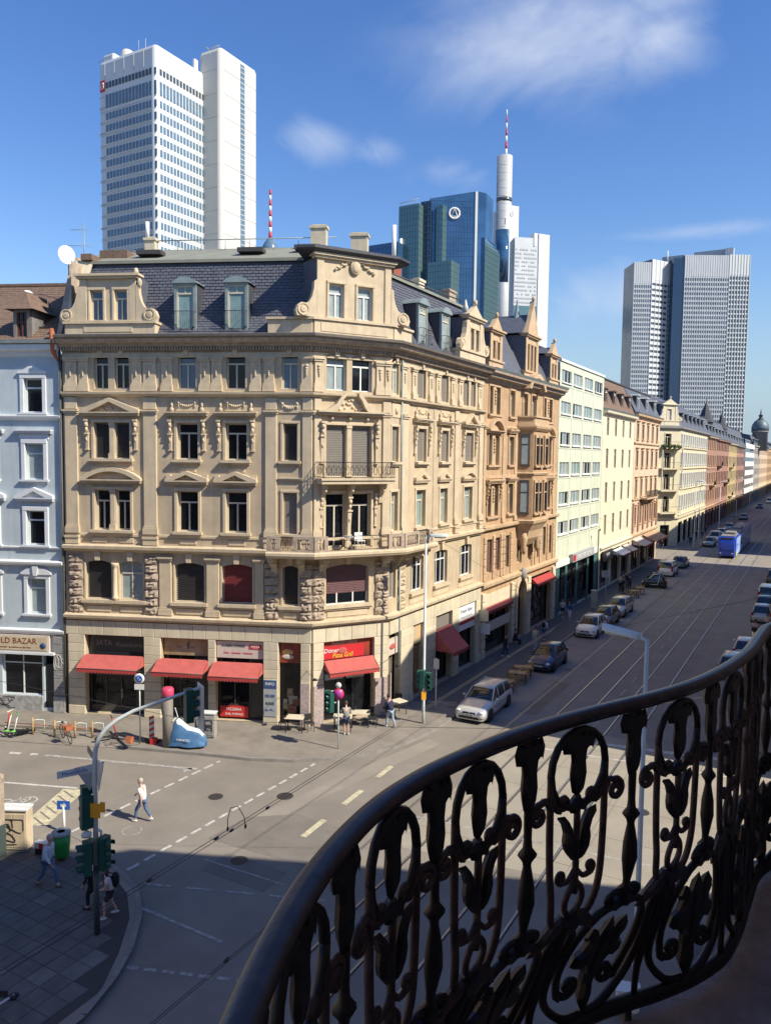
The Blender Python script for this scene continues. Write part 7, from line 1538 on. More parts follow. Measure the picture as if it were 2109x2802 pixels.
def person(label, loc, rot, top, legs, shoes, hair, stride=.0, shorts=False, coat=False, arms=(0,0), lean=.06, h=1.75, sk='skin', sit=False, longhair=False, sleeve=True, group=None, turn=0, backpack=False, bend=0):
    t = thing('person', label, 'person', loc, rot, group); k = h/1.75; V = lambda x, y, z: Vector((x*k, y*k, z*k))
    a = stride
    if sit:
        pel = V(0,0,.52); kn = {-1:V(.42,.10,.50),1:V(.42,-.10,.50)}; an = {-1:V(.45,.11,.10),1:V(.38,-.11,.10)}
    else:
        pel = V(0,0,.93-abs(a)*.07); kn = {-1:V(.20*a*1.2+.05,.09,.50),1:V(-.14*a+.06*abs(a),-.09,.49)}; an = {-1:V(.36*a,.09,.10),1:V(-.40*a,-.09,.10+.10*abs(a))}
    z0 = pel.z/k; ch = V(lean*.8,0,z0+.32); nk = V(lean*1.4,0,z0+.53); hd = V(lean*1.8+.02+bend*.05,0,z0+.70-bend*.03)
    sh = {s_: V(lean*1.3,-s_*.185,z0+.47) for s_ in (-1,1)}
    el = {}; wr = {}
    for s_ in (-1,1):
        q = arms[0] if s_ < 0 else arms[1]   # forward swing angle of the upper arm; third value bends the forearm
        u_, f_ = q if isinstance(q, tuple) else (q, q+.35)
        el[s_] = sh[s_]+V(.28*sin(u_),-s_*.05,-.28*cos(u_)); wr[s_] = el[s_]+V(.25*sin(f_),s_*.01,-.25*cos(f_))
    hp = {s_: pel+V(0,-s_*.09,-.04) for s_ in (-1,1)}
    # one continuous body
    vs = [pel, ch, nk, hd-V(0,0,.07)]; ed = [(0,1),(1,2),(2,3)]; rd = [.115,.125,.052,.055]
    for s_ in (-1,1):
        i = len(vs); vs += [sh[s_], el[s_], wr[s_], hp[s_], kn[s_], an[s_], an[s_]+V(.13,0,-.06)]; ed += [(1,i),(i,i+1),(i+1,i+2),(0,i+3),(i+3,i+4),(i+4,i+5),(i+5,i+6)]; rd += [.055,.042,.030,.085,.055,.036,.035]
    skin('body', vs, ed, [r*k for r in rd], sk, t)
    # head with face
    b = MB(); b.ell(hd, (.095*k,.078*k,.118*k), 14, 10); b.ell(hd+V(.095,0,-.005), (.02*k,.014*k,.022*k), 6, 5)
    for s_ in (-1,1): b.ell(hd+V(0,s_*.08,-.005), (.02*k,.012*k,.03*k), 6, 5)
    b.ell(hd+V(.045,0,-.075), (.045*k,.045*k,.04*k), 8, 6); hdo = put(b, 'head', sk, t, local=True)
    b = MB(); 
    for s_ in (-1,1): b.ell(hd+V(.086,s_*.032,.018), (.01*k,.013*k,.008*k), 6, 4)
    b.ell(hd+V(.09,0,-.052), (.008*k,.025*k,.006*k), 6, 4); put(b, 'face_features', 'hair_dark', hdo, WM[t.name])
    b = MB(); b.ell(hd+V(-.018,0,.03), (.098*k,.088*k,.108*k), 14, 8); 
    if longhair: b.ell(hd+V(-.05,0,-.10), (.07*k,.10*k,.17*k), 12, 8)
    put(b, 'hair', hair, t, local=True)
    # clothes
    vs = [pel+V(0,0,-.03 if not coat else -.42), pel+V(0,0,.06), ch, nk-V(0,0,.05)]; ed = [(0,1),(1,2),(2,3)]; rd = [.145 if not coat else .17,.145,.155,.075]
    for s_ in (-1,1):
        i = len(vs); vs += [sh[s_], el[s_]]; ed += [(2,i),(i,i+1)]; rd += [.068,.055]
        if sleeve: vs.append(wr[s_]+(el[s_]-wr[s_])*.12); ed.append((i+1,i+2)); rd.append(.042)
        else: vs[-1] = sh[s_]+(el[s_]-sh[s_])*.7
    skin('coat' if coat else 'shirt', vs, ed, [r*k for r in rd], top, t)
    vs = [pel+V(0,0,.04)]; ed = []; rd = [.13]
    for s_ in (-1,1):
        i = len(vs)
        if shorts: vs += [hp[s_], hp[s_]+(kn[s_]-hp[s_])*.85]; ed += [(0,i),(i,i+1)]; rd += [.10,.088]
        else: vs += [hp[s_], kn[s_], an[s_]+(kn[s_]-an[s_])*.08]; ed += [(0,i),(i,i+1),(i+1,i+2)]; rd += [.10,.072,.055]
    skin('shorts' if shorts else 'trousers', vs, ed, [r*k for r in rd], legs, t)
    for s_ in (-1,1):
        b = MB(); c = an[s_]+V(.05,0,-.055); b.ell(c, (.14*k,.05*k,.048*k), 10, 6); put(b, 'shoe', shoes, t, local=True)
        d = (wr[s_]-el[s_]).normalized(); pm = wr[s_]+d*.045*k; b = MB(); b.ell(pm, (.032*k,.02*k,.045*k), 8, 6)
        sd_ = Vector((1,0,0)) if abs(d.x) < .8 else Vector((0,0,1))
        for f in range(4):
            o0 = pm+d*.035*k+sd_*(.024-.016*f)*k; L = (.062,.072,.068,.052)[f]*k; b.tube([o0, o0+d*L*.55, o0+d*L+Vector((0,s_*.02,0))*k], [.0095*k,.009*k,.006*k], 5)
        b.tube([pm+sd_*.028*k, pm+sd_*.055*k+d*.02*k, pm+sd_*.055*k+d*.055*k], [.010*k,.009*k,.007*k], 5); put(b, 'hand', sk, t, local=True)
    if backpack:
        b = MB(); b.ell((-.20*k+lean*.5,.0,(z0+.30)*k), (.13*k,.17*k,.24*k), 12, 8); q = put(b, 'backpack', 'cl_black', t, local=True)
        for s_ in (-1,1): b = MB(); b.tube([V(-.12,s_*.11,z0+.44),V(lean*1.3+.02,s_*.12,z0+.53),V(lean+.14,s_*.13,z0+.38),V(.1,s_*.15,z0+.15)], .018*k, 5); put(b, 'strap', 'cl_black', q, WM[t.name])
    return t
person('man in a white polo shirt and jeans walking across the road on his own', (-21.9,20.35,0), pi+.25, 'cl_white','cl_jeans','shoe_white','hair_grey', stride=.75, arms=((-.5,.0),(.45,.95)), lean=.05, sk='skin_pink', sleeve=False)
person('man in a pale blue shirt and jeans striding past the green bin', (-20.95,15.45,.12), .25, 'cl_paleblue','cl_jeans','shoe_brown','hair_grey', stride=.8, arms=((-.2,.1),(.3,.7)), sk='skin_pink', h=1.82)
person('person in a long black coat behind the traffic light pole', (-18.75,15.4,.12), pi+.5, 'cl_black','cl_black','shoe_black','hair_brown', stride=.35, coat=True, arms=(.1,.2), h=1.7)
person('woman with long brown hair, white t-shirt, dark shorts and a black backpack', (-17.95,15.35,.12), pi+.9, 'cl_white','cl_shorts','shoe_white','hair_brown', stride=.5, shorts=True, arms=((.2,1.3),(.1,1.1)), longhair=True, backpack=True, sleeve=False, h=1.68, sk='skin_pink')
person('woman in a grey top and blue shorts standing behind the round no stopping sign', (-20.05,31.9,.12), 2.3, 'cl_grey','cl_jeans_dark','shoe_white','hair_brown', stride=.12, shorts=True, arms=((.2,1.5),(.3,1.0)), h=1.7, sk='skin_pink', sleeve=False, backpack=False)
person('person in a dark jacket and pale jeans walking past the café tables', (-18.65,33.95,.12), pi-.3, 'cl_navy','cl_jeans_pale','shoe_white','hair_dark', stride=.6, arms=((.3,.8),(-.2,.1)), lean=.1)
person('person in a dark jacket and jeans walking on the shaded pavement past the arched door', (-18.68,50.45,.12), .4, 'cl_navy','cl_jeans_dark','shoe_white','hair_dark', stride=.5)
person('dark dressed person sitting low against the wall behind the walker', (-19.35,54.3,.0), 0, 'cl_black','cl_black','shoe_black','hair_dark', sit=True)
person('taller pale shirted person of the couple beyond the dark blue car', (-17.55,53.6,.12), U, 'cl_beige','cl_jeans_pale','shoe_white','hair_brown', stride=.3); person('person with a white top and blue bag beside the couple\'s taller half', (-17.9,56.8,.12), U, 'cl_white','cl_jeans','shoe_white','hair_dark', stride=.3, backpack=True)
person('person in a white shirt and dark shorts walking past the green block', (-19.1,65.8,.12), D, 'cl_white','cl_shorts','shoe_white','hair_brown', stride=.4, shorts=True, sleeve=False); person('person in a blue top with a white bag walking past the green block', (-18.25,65.0,.12), D, 'cl_blue','cl_white','shoe_white','hair_dark', stride=.4)
for i, (x, y) in enumerate(((-17.4,81.5),(-17.9,82.6),(-17.2,84.0),(-17.8,85.5))):
    person(['nearest of the dark group standing behind the wooden tables','person with a grey top in the dark group near the tiny car','person leaning in the dark group by the tiny car','farthest of the dark group by the tiny car'][i], (x,y,.12), i*1.3, ['cl_black','cl_grey','cl_black','cl_navy'][i],'cl_black','shoe_black','hair_dark', stride=.1)
for i, (x, y, c_) in enumerate(((-18,134,'cl_navy'),(-18.6,146,'cl_black'),(-18.2,150,'cl_grey'),(-18.6,158,'cl_navy'),(-21,125.5,'cl_black'))):
    person(['walker at the shops of the balconied corner house, nearest','walker in black further along the far pavement','walker in grey on the far pavement','last walker on the far pavement','person standing at the door of the balconied corner house'][i], (x,y,.12), U if i % 2 else D, c_,'cl_jeans_dark','shoe_black','hair_dark', stride=.4)
# the two riders on motor scooters on the right
def motorscooter(label, loc, rot, paint, rider):
    t = thing('motor_scooter', label, 'motor scooter', loc, rot)
    for x in (.62,-.62): b = MB(); b.lathe([(.15,-.05),(.25,-.05),(.25,.05),(.15,.05)], n=16); b.xf(Matrix.Translation((x,0,.25)) @ Matrix.Rotation(pi/2,4,'X')); put(b, 'wheel', 'tyre', t, local=True)
    b = MB(); loft(b, [[(x,-w,z0_),(x,-w,z1_),(x,0,z1_+.03),(x,w,z1_),(x,w,z0_)] for x, w, z0_, z1_ in ((-.85,.08,.45,.62),(-.6,.17,.35,.72),(-.1,.17,.3,.7),(.05,.16,.25,.35),(.35,.16,.25,.33),(.45,.18,.3,.85),(.55,.12,.5,1.0))]); put(b, 'body', paint, t, local=True)
    b = MB(); b.ell((-.3,0,.75),(.38,.16,.07),10,6); put(b, 'seat', 'plastic', t, local=True); b = MB(); b.tube([(.62,0,.25),(.48,0,.98)], .03, 6); b.tube([(.42,-.33,1.02),(.5,0,.98),(.42,.33,1.02)], .017, 6); put(b, 'handlebar', 'plastic', t, local=True)
    b = MB(); b.box(-.9,-.55,-.2,.2,.8,1.12); put(b, 'top_box', 'plastic', t, local=True)
    p = person(rider, loc, rot, 'cl_pink','cl_jeans','shoe_white','hair_dark', sit=True, arms=(.9,.9)); p.location.z += .26; WM[p.name] = p.matrix_basis
    return t
motorscooter('motor scooter with a rider at the right edge above the handrail', (-3.9,66.5,0), U, 'car_white', 'rider in a pink top on the motor scooter at the right edge'); motorscooter('motor scooter parked behind the ridden one at the right kerb', (-3.2,69.2,0), U, 'car_smoke', 'second rider in pink further along the right kerb')

# ------------------------------------------------------------------ street furniture
mat('pole_grey', (.62,.67,.64), .55, metal=.0, var=.12, vscale=4); mat('pole_dark', (.06,.085,.08), .55, metal=.2); mat('signal_green', (.012,.085,.065), .45, var=.1); mat('lens_dark', (.03,.02,.02), .2); mat('sign_white', (.68,.69,.66), .5); mat('sign_blue', (.03,.12,.45), .45); mat('sign_orange', (.75,.36,.02), .5); mat('sign_back', (.55,.57,.56), .5, metal=.4)
mat('lamp_glass', (.55,.53,.42), .25); mat('bin_green', (.02,.26,.05), .45, var=.2, vscale=6); mat('wood', (.42,.28,.13), .75, var=.4, vscale=8); mat('cabinet', (.40,.40,.37), .7, var=.25, vscale=3); mat('no_stop_red', (.55,.02,.06), .45); mat('magenta', (.42,.06,.30), .45); mat('tarp_blue', (.06,.16,.32), .7, var=.3, vscale=4); mat('tarp_white', (.55,.62,.68), .7, var=.2, vscale=4); mat('cable', (.055,.05,.048), .6); mat('lime_green', (.12,.50,.06), .5)
def signal_head(par, mtx, n=3, name='signal_head', m='signal_green', s=1.0):
    b = MB(); w, h = .15*s, .30*s
    b.box(-w,w,-.12*s,.10*s,0,h*n+.06*s); o = put(b, name, m, par, mtx)
    for i in range(n):
        z = h*(i+.5)+.03*s; v = MB(); k = 10; r = .115*s
        vs = []; fs = []
        for j in range(k+1): a = pi*j/k*1.3-.15*pi; vs += [(r*cos(a),-.12*s,z+r*sin(a)),(r*cos(a),-.30*s,z+.02+r*sin(a))]
        fs = [(2*j,2*j+2,2*j+3,2*j+1) for j in range(k)]; v.add(vs, fs); put(v, 'visor', m, o, mtx)
        l = MB(); l.lathe([(.001,0),(r*.92,0)], n=14); l.xf(Matrix.Translation((0,-.125*s,z)) @ Matrix.Rotation(pi/2,4,'X')); put(l, 'lens', 'lens_dark', o, mtx)
    return o
def rotz(x, y, z, a): return Matrix.Translation((x,y,z)) @ Matrix.Rotation(a,4,'Z')
# main traffic light mast with curved arm
PX, PY = -17.61, 14.59; ARM = radians(35)
TL = thing('traffic_light_mast', 'tall traffic light mast with a curved arm over the road in the foreground', 'traffic light', (PX,PY,.12))
put(MB().tube([(PX,PY,.12),(PX,PY,2.2)], .085, 12), 'lower_pole', 'pole_dark', TL, WF.at()); ca, sa = cos(ARM), sin(ARM)
pts = [(PX,PY,2.2),(PX,PY,5.2),(PX+.03*ca,PY+.03*sa,5.6),(PX+.14*ca,PY+.14*sa,5.95),(PX+.34*ca,PY+.34*sa,6.22),(PX+.65*ca,PY+.65*sa,6.46),(PX+1.1*ca,PY+1.1*sa,6.70),(PX+2.0*ca,PY+2.0*sa,7.02),(PX+3.0*ca,PY+3.0*sa,7.36)]
put(MB().tube(pts, [.075,.07,.068,.066,.064,.06,.056,.05,.044], 12), 'arm', 'pole_grey', TL, WF.at())
sx, sy = PX+2.72*ca, PY+2.72*sa
signal_head(TL, rotz(sx-.08,sy-.05,6.35,radians(150)), 3); b = MB(); b.box(-.02,.0,-.28,.28,-.1,1.25); put(b, 'backboard', 'sign_white', TL, rotz(sx+.22,sy+.15,6.2,radians(60)))
for (dx, dy, z, a, n_) in ((-.30,-.12,3.55,radians(150),3),(-.12,-.22,3.35,radians(250),3),(.22,.10,2.1,radians(100),3),(-.02,-.28,2.05,radians(330),3),(-.24,.05,2.2,radians(190),2)): signal_head(TL, rotz(PX+dx,PY+dy,z,a), n_)
b = MB(); b.tube([(PX-.02,PY-.05,3.35),(PX+.12,PY+.1,3.18),(PX+.1,PY+.08,2.95)], .04, 6); b.lathe([(.14,3.12),(.15,3.2),(.02,3.3)], PX-.12, PY-.22, 12); put(b, 'bracket', 'pole_grey', TL, WF.at())
b = MB(); b.box(-.17,.17,-.015,.0,0,.42); b.box(.17,.32,-.014,-.001,.18,.48); b.box(-.28,-.17,-.013,-.001,.02,.2); put(b, 'direction_sign', 'sign_orange', TL, rotz(PX+.12,PY-.12,3.68,radians(20)))
b = MB(); b.prism([(-.42,.75),(.42,.75),(0,0)], -.01, .01); put(b, 'give_way_sign_back', 'sign_back', TL, rotz(PX-.10,PY-.1,4.42,radians(65))); b = MB(); b.prism([(-.40,.9),(.42,.9),(0,0)], -.01, .01); put(b, 'give_way_sign_back', 'sign_white', TL, rotz(PX+.16,PY+.0,4.42,radians(-22)))
b = MB(); b.box(-.95,0,-.012,.012,0,.2); q = put(b, 'street_name_sign', 'sign_white', TL, rotz(PX-.05,PY-.03,4.95,radians(62))); text('Moselstraße', .14, 'sign_blue', q, rotz(PX-.05,PY-.03,4.95,radians(62)) @ Matrix.Translation((-.48,-.016,.1)), name='sign_letters', extrude=.002)
b = MB(); b.box(-.75,0,-.012,.012,0,.18); q = put(b, 'street_name_sign', 'shop_dark', TL, rotz(PX-.05,PY,5.28,radians(-28))); text('Münchener Str.', .11, 'sign_white', q, rotz(PX-.05,PY,5.28,radians(-28)) @ Matrix.Translation((-.38,-.016,.09)), name='sign_letters', extrude=.002)
# slender lamp on the far corner with signals and a thin post
def street_lamp(label, x, y, h, adir, arm=1.0, m='pole_grey', hl=.9, group=None):
    t = thing('street_lamp', label, 'street lamp', (x,y,0), adir, group); b = MB(); b.tube([(0,0,0),(0,0,1.2),(0,0,h)], [.09,.075,.05], 10); put(b, 'pole', m, t, local=True)
    b = MB(); b.tube([(0,0,h-.03),(arm*.25,0,h+.03)], .045, 8); put(b, 'arm', m, t, local=True)
    b = MB(); loft(b, [[(xx,-w,z-.03),(xx,-w*.9,z+.09),(xx,0,z+.12),(xx,w*.9,z+.09),(xx,w,z-.03)] for xx, w, z in ((arm*.15,.07,h),(arm*.3,.13,h+.02),(arm*.15+hl,.16,h+.07),(arm*.2+hl,.10,h+.08))]); o = put(b, 'lamp_head', m, t, local=True)
    b = MB(); loft(b, [[(xx,-w,z),(xx,-w*.8,z-.07),(xx,w*.8,z-.07),(xx,w,z)] for xx, w, z in ((arm*.45,.1,h-.01),(arm*.12+hl,.13,h+.035))]); put(b, 'lamp_glass', 'lamp_glass', o, WM[t.name]); return t
t = street_lamp('slender street lamp with traffic signals on the far pavement corner', -17.49, 35.37, 9.96, .25, 1.0); 
for (dx,dy,z,a) in ((-.26,0,2.0,radians(170)),(.26,.05,1.95,radians(20)),(.05,-.24,2.1,radians(280))): signal_head(t, rotz(-17.49+dx,35.37+dy,z,a), 3, s=.95)
b = MB(); b.box(-.12,.12,-.02,.02,0,.42); put(b, 'signal_housing', 'sign_orange', t, rotz(-17.4,35.2,1.45,.6))
t = thing('signal_post', 'thin grey post beside the front of the silver estate car', 'post', (-17.88,37.68,.12)); put(MB().tube([(0,0,0),(0,0,2.9)], .035, 8), 'pole', 'pole_grey', t, local=True); put(MB().box(-.16,.16,-.02,.01,2.3,2.85), 'sign_back', 'sign_back', t, local=True)
NL = street_lamp('street lamp with a broad pale head rising behind the balcony railing', -3.5, 19.35, 9.62, pi-.35, 1.1, hl=1.0)
street_lamp('street lamp with a double head in front of the balconied corner house', -16.93, 134.5, 10, .0, 1.6, group='far street lamps'); street_lamp('street lamp left of the double headed one by the corner house', -17.0, 130.2, 10.8, .0, 1.2, group='far street lamps'); street_lamp('plain green pole before the cream house shopfronts', -19.18, 77.9, 6.9, .0, .2, 'pole_dark', .15)
for y in (165, 200, 240): street_lamp('lamp on the far pavement, %s' % {165:'first past the corner house',200:'second past the corner house',240:'third past the corner house'}[y], -17.0, y, 10, 0, 1.3, group='far street lamps')
# sign posts
def disc(par, mtx, r, m, y=0, name='sign_disc', t=.012, r0=.001):
    b = MB(); b.lathe([(r0,0),(r,0),(r,t),(r0,t)], n=26, capb=False, capt=False); b.xf(Matrix.Translation((0,y,0)) @ Matrix.Rotation(pi/2,4,'X')); return put(b, name, m, par, mtx)
SP_ = thing('sign_post', 'post with a round magenta sign and green signals in front of the snack bar', 'sign', (-19.37,30.1,.12)); mx = rotz(-19.37,30.1,0,radians(28)); put(MB().tube([(-19.37,30.1,.12),(-19.37,30.1,3.35)], .035, 8), 'pole', 'pole_grey', SP_, WF.at())
disc(SP_, mx @ Matrix.Translation((0,0,2.80)), .27, 'no_stop_red', -.05); disc(SP_, mx @ Matrix.Translation((0,0,2.80)), .215, 'magenta', -.066, 'sign_face'); disc(SP_, mx @ Matrix.Translation((0,0,3.22)), .14, 'sign_white', -.05)
b = MB(); b.box(-.35,-.1,-.02,.02,2.35,2.4); b.box(-.35,-.1,-.02,.02,2.9,2.95); put(b, 'bracket', 'pole_grey', SP_, mx); signal_head(SP_, mx @ Matrix.Translation((-.52,-.02,2.0)), 3, s=1.0); signal_head(SP_, mx @ Matrix.Translation((-.34,-.1,1.95)) @ Matrix.Rotation(radians(-60),4,'Z'), 3, s=.95)
SQ = thing('sign_post', 'post with a round white sign and square plate before the first red awning', 'sign', (-28.1,25.98,.12)); mx = rotz(-28.1,25.98,0,radians(25)); put(MB().tube([(-28.1,25.98,.12),(-28.1,25.98,3.4)], .03, 8), 'pole', 'pole_grey', SQ, WF.at())
disc(SQ, mx @ Matrix.Translation((0,0,3.22)), .26, 'sign_white', -.04); disc(SQ, mx @ Matrix.Translation((0,0,3.22)), .17, 'sign_blue', -.055, 'sign_ring', r0=.10); b = MB(); b.box(-.04,.04,-.072,-.06,-.16,.16); b.xf(Matrix.Rotation(radians(40),4,'Y')); put(b, 'sign_bar', 'sign_blue', SQ, mx @ Matrix.Translation((0,0,3.22)))
b = MB(); b.box(-.24,.24,-.05,-.03,2.68,2.95); put(b, 'sign_plate', 'sign_white', SQ, mx)
t = thing('cycle_sign', 'small blue sign on a short white post at the edge of the hatched island', 'sign', (-23.54,18.1,0), radians(25)); put(MB().tube([(0,0,0),(0,0,1.15)], .05, 8), 'post', 'sign_white', t, local=True); put(MB().box(-.24,.24,-.03,.0,1.0,1.32), 'sign_plate', 'sign_blue', t, local=True)
b = MB(); b.prism([(-.1,1.1),(.02,1.1),(.02,1.05),(.12,1.15),(.02,1.25),(.02,1.2),(-.1,1.2)], -.04, -.031); put(b, 'sign_arrow', 'sign_white', t, local=True)
# advertising column, hazard board, cabinet, covered moped
t = thing('pink_capped_column', 'slim grey column with a pink cap beside the covered moped', 'column', (-26.48,26.2,.12)); put(MB().cyl(0,0,0,2.45,.25,n=20), 'shaft', 'shutter_grey', t, local=True); mat('cap_pink', (.62,.06,.14), .5, var=.2, vscale=5); put(MB().lathe([(.25,2.46),(.29,2.5),(.29,2.78),(.22,2.86),(.01,2.88)], n=20), 'cap', 'cap_pink', t, local=True)
t = thing('hazard_board', 'red and white striped hazard board standing on the pavement edge', 'road sign', (-27.55,26.2,.12), radians(22)); hb = put(MB().box(-.125,.125,-.02,.02,.12,1.25), 'board', 'sign_white', t, local=True)
for i in range(4): b = MB(); z = .22+i*.29; b.add([(-.124,-.024,z),(.124,-.024,z+.12),(.124,-.024,z+.25),(-.124,-.024,z+.13)],[(0,1,2,3)]); put(b, 'stripe', 'red_paint', hb, WM[t.name])
put(MB().box(-.38,.38,-.18,.18,0,.11), 'foot', 'plastic', t, local=True); put(MB().box(.05,.35,-.35,-.1,.0,.28), 'warning_lamp', 'red_paint', t, local=True)
def cabinet(label, x, y, rot, w, d, h, m='cabinet', gr=None, z0=.12):
    t = thing('utility_cabinet', label, 'cabinet', (x,y,z0), rot); b = MB(); b.box(-w/2+.03,w/2-.03,-d/2+.03,d/2-.03,0,.1); put(b, 'plinth', 'grey_stone', t, local=True); b = MB(); b.bbox(-w/2,w/2,-d/2,d/2,.1,h,.015); o = put(b, 'body', m, t, local=True)
    for s_ in (-1,1): q = MB(); q.bbox(min(0,s_*(w/2-.04))+.008,max(0,s_*(w/2-.04))-.008,-d/2-.015,-d/2+.01,.18,h-.12,.01); put(q, 'door', m, o, WM[t.name])
    q = MB(); q.box(-w/2-.03,w/2+.03,-d/2-.04,d/2+.03,h,h+.05); put(q, 'lid', 'sign_white' if m != 'cabinet' else 'cabinet', t, local=True)
    if gr: F_ = Frame(0,0,0); F_.m = WM[t.name]; scribble(o, F_, -w/2+.1, w/2-.1, .3, h-.3, -d/2-.02, gr, 'spray', .022, 5)
    return t
cabinet('pale utility cabinet with faint graffiti behind the covered moped', -25.75, 28.0, radians(22), 1.0, .4, 1.25, 'old_bill', 3); cabinet('cream utility cabinet with black graffiti lettering beside the brown post', -23.95, 16.45, radians(28), 1.0, .45, 1.5, 'sandstone_trim', 9)
cabinet('grey parking machine on the shaded pavement before the silver grey car', -17.8, 71.5, pi/2, .6, .5, 1.7, 'cabinet'); cabinet('white utility box on the pavement right under the balcony', -3.62, 19.15, .3, .55, .35, .62, 'white')
t = thing('brown_post', 'square brown stone post cut by the left picture edge', 'post', (-23.98,15.85,.12)); put(MB().bbox(-.13,.13,-.13,.13,1.15,2.9,.02), 'shaft', 'sandstone_worn', t, local=True); put(MB().box(-.15,.15,-.15,.15,0,1.15), 'sleeve', 'pole_dark', t, local=True)
t = thing('lying_beacon', 'red and white beacon with a yellow lamp lying beside the cabinet', 'beacon', (-22.85,16.75,.12), radians(15)); put(MB().box(-.3,.3,-.12,.12,.22,.42), 'board', 'sign_white', t, local=True); put(MB().box(-.12,.05,-.125,-.12,.22,.42), 'stripe', 'red_paint', t, local=True); b = MB(); b.ell((.36,0,.32),(.1,.1,.13),10,7); put(b, 'lamp', 'sign_yellow', t, local=True); put(MB().box(-.25,.25,-.15,.15,0,.22), 'foot', 'plastic', t, local=True)
t = thing('litter_bin', 'bright green litter bin on the corner pavement', 'bin', (-21.98,16.78,.12)); put(MB().lathe([(.20,.12),(.25,.2),(.29,.6),(.30,.92)], n=24), 'body', 'bin_green', t, local=True); put(MB().lathe([(.30,.92),(.32,.94),(.32,1.0),(.26,1.04),(.13,1.02)], n=24, capt=False), 'rim', 'cabinet', t, local=True); put(MB().lathe([(.12,.98),(.001,.98)], n=16), 'opening', 'dark', t, local=True); put(MB().cyl(0,0,0,.14,.06,n=10), 'leg', 'pole_dark', t, local=True)
MP = thing('covered_moped', 'moped under a pale blue and white tarpaulin beside the cabinet', 'moped', (-25.75,26.65,.12), radians(20))
b = MB(); rs = random.Random(6); S = []; N = 17
for x, w, h in ((-.98,.10,.45),(-.85,.24,.72),(-.65,.30,1.02),(-.4,.34,1.32),(-.2,.33,1.22),(.1,.32,.98),(.4,.33,.92),(.7,.28,.86),(.9,.2,.62),(1.0,.08,.4)):
    row = []
    for k in range(N):
        a = pi*k/(N-1); fl = 1+.12*sin(k*2.4+x*7)*(1-sin(a)); row.append((x+.04*sin(k*1.7),-w*cos(a)*fl*(1.35-.35*sin(a)),max(.12,h*sin(a)**.75*(1+.03*sin(k*3+x*11)))))
    S.append(row)
loft(b, S); put(b, 'tarpaulin', 'tarp_blue', MP, local=True); S2 = [[(p[0],p[1]*1.02-.004,p[2]+.01) for p in r[5:14]] for r in S[3:9]]; b = MB(); loft(b, S2, False); put(b, 'tarpaulin_top', 'tarp_white', MP, local=True); text('YAMATEC', .15, 'white', MP, WM[MP.name] @ Matrix.Translation((.05,-.46,.45)), name='lettering')
for x in (-.72,.78): b = MB(); b.lathe([(.14,-.05),(.24,-.05),(.24,.05),(.14,.05)], n=16); b.xf(Matrix.Translation((x,0,.24)) @ Matrix.Rotation(pi/2,4,'X')); put(b, 'wheel', 'tyre', MP, local=True)
b = MB(); b.tube([(-.55,-.3,1.28),(-.5,0,1.36),(-.55,.3,1.28),(-.75,.42,1.7)], .02, 6); put(b, 'handlebar', 'sign_white', MP, local=True)
# bicycle stands, bicycle, scooters
for i, (x, y) in enumerate(((-33.48,24.1),(-32.29,24.45),(-31.3,24.85),(-30.6,25.3))):
    t = thing('cycle_stand', ['leftmost wooden cycle stand by the lime and white scooters','second wooden cycle stand from the left in the cycle bay','third cycle stand, next to the locked bicycle','last cycle stand, nearest the notched kerb'][i], 'cycle stand', (x,y,.03), radians(70)); b = MB(); b.tube([(-.05,0,0),(-.05,0,.85)], .055, 8); put(b, 'upright', 'wood', t, local=True); b = MB(); b.tube([(-.02,0,.7),(.15,0,.72),(.5,0,.62),(.5,0,0)], .02, 6); put(b, 'hoop', 'pole_grey', t, local=True)
t = thing('bay_rail', 'low steel rail joining the cycle stands', 'rail', (-32.2,24.7,.03)); b = MB(); b.tube([(-35,23.6,.5),(-33.5,24.2,.5),(-32.3,24.55,.5),(-31.2,24.95,.5),(-30.6,25.3,.5)], .022, 6); put(b, 'rail_tube', 'rust', t, WF.at())
def bicycle(label, x, y, rot, lie=0.0, col='pole_grey', z=.03):
    t = thing('bicycle', label, 'bicycle', (x,y,z), rot); R = WM[t.name] @ Matrix.Rotation(lie,4,'X')
    for xx in (-.52,.52): b = MB(); b.tube([(xx+.33*cos(2*pi*k/22),0,.35+.33*sin(2*pi*k/22)) for k in range(23)], .017, 5); w_ = put(b, 'wheel', 'tyre', t, R); b = MB(); [b.tube([(xx,0,.35),(xx+.32*cos(pi*k/5),0,.35+.32*sin(pi*k/5))], .004, 3) for k in range(10)]; put(b, 'spokes', 'rim', w_, R)
    b = MB()
    for p, q in (((-.52,.35),(-.1,.33)),((-.1,.33),(-.25,.82)),((-.52,.35),(-.22,.74)),((-.22,.74),(.36,.78)),((-.1,.33),(.38,.68)),((.34,.84),(.52,.35))): b.tube([(p[0],0,p[1]),(q[0],0,q[1])], .017, 6)
    put(b, 'frame', col, t, R); b = MB(); b.ell((-.27,0,.88),(.13,.07,.035),8,5); put(b, 'saddle', 'plastic', t, R); b = MB(); b.tube([(.34,0,.84),(.36,0,.95),(.42,-.28,.98)], .013, 5); b.tube([(.36,0,.95),(.42,.28,.98)], .013, 5); put(b, 'handlebar', col, t, R); b = MB(); b.box(.45,.75,-.16,.16,.75,.95); put(b, 'basket', 'rust', t, R); return t
bicycle('old bicycle locked to the third cycle stand', -31.35, 24.35, radians(-20), .12, 'rust'); bicycle('fallen dark bicycle with a basket near the hazard board', -28.6, 25.75, radians(10), 1.1, 'plastic', .13)
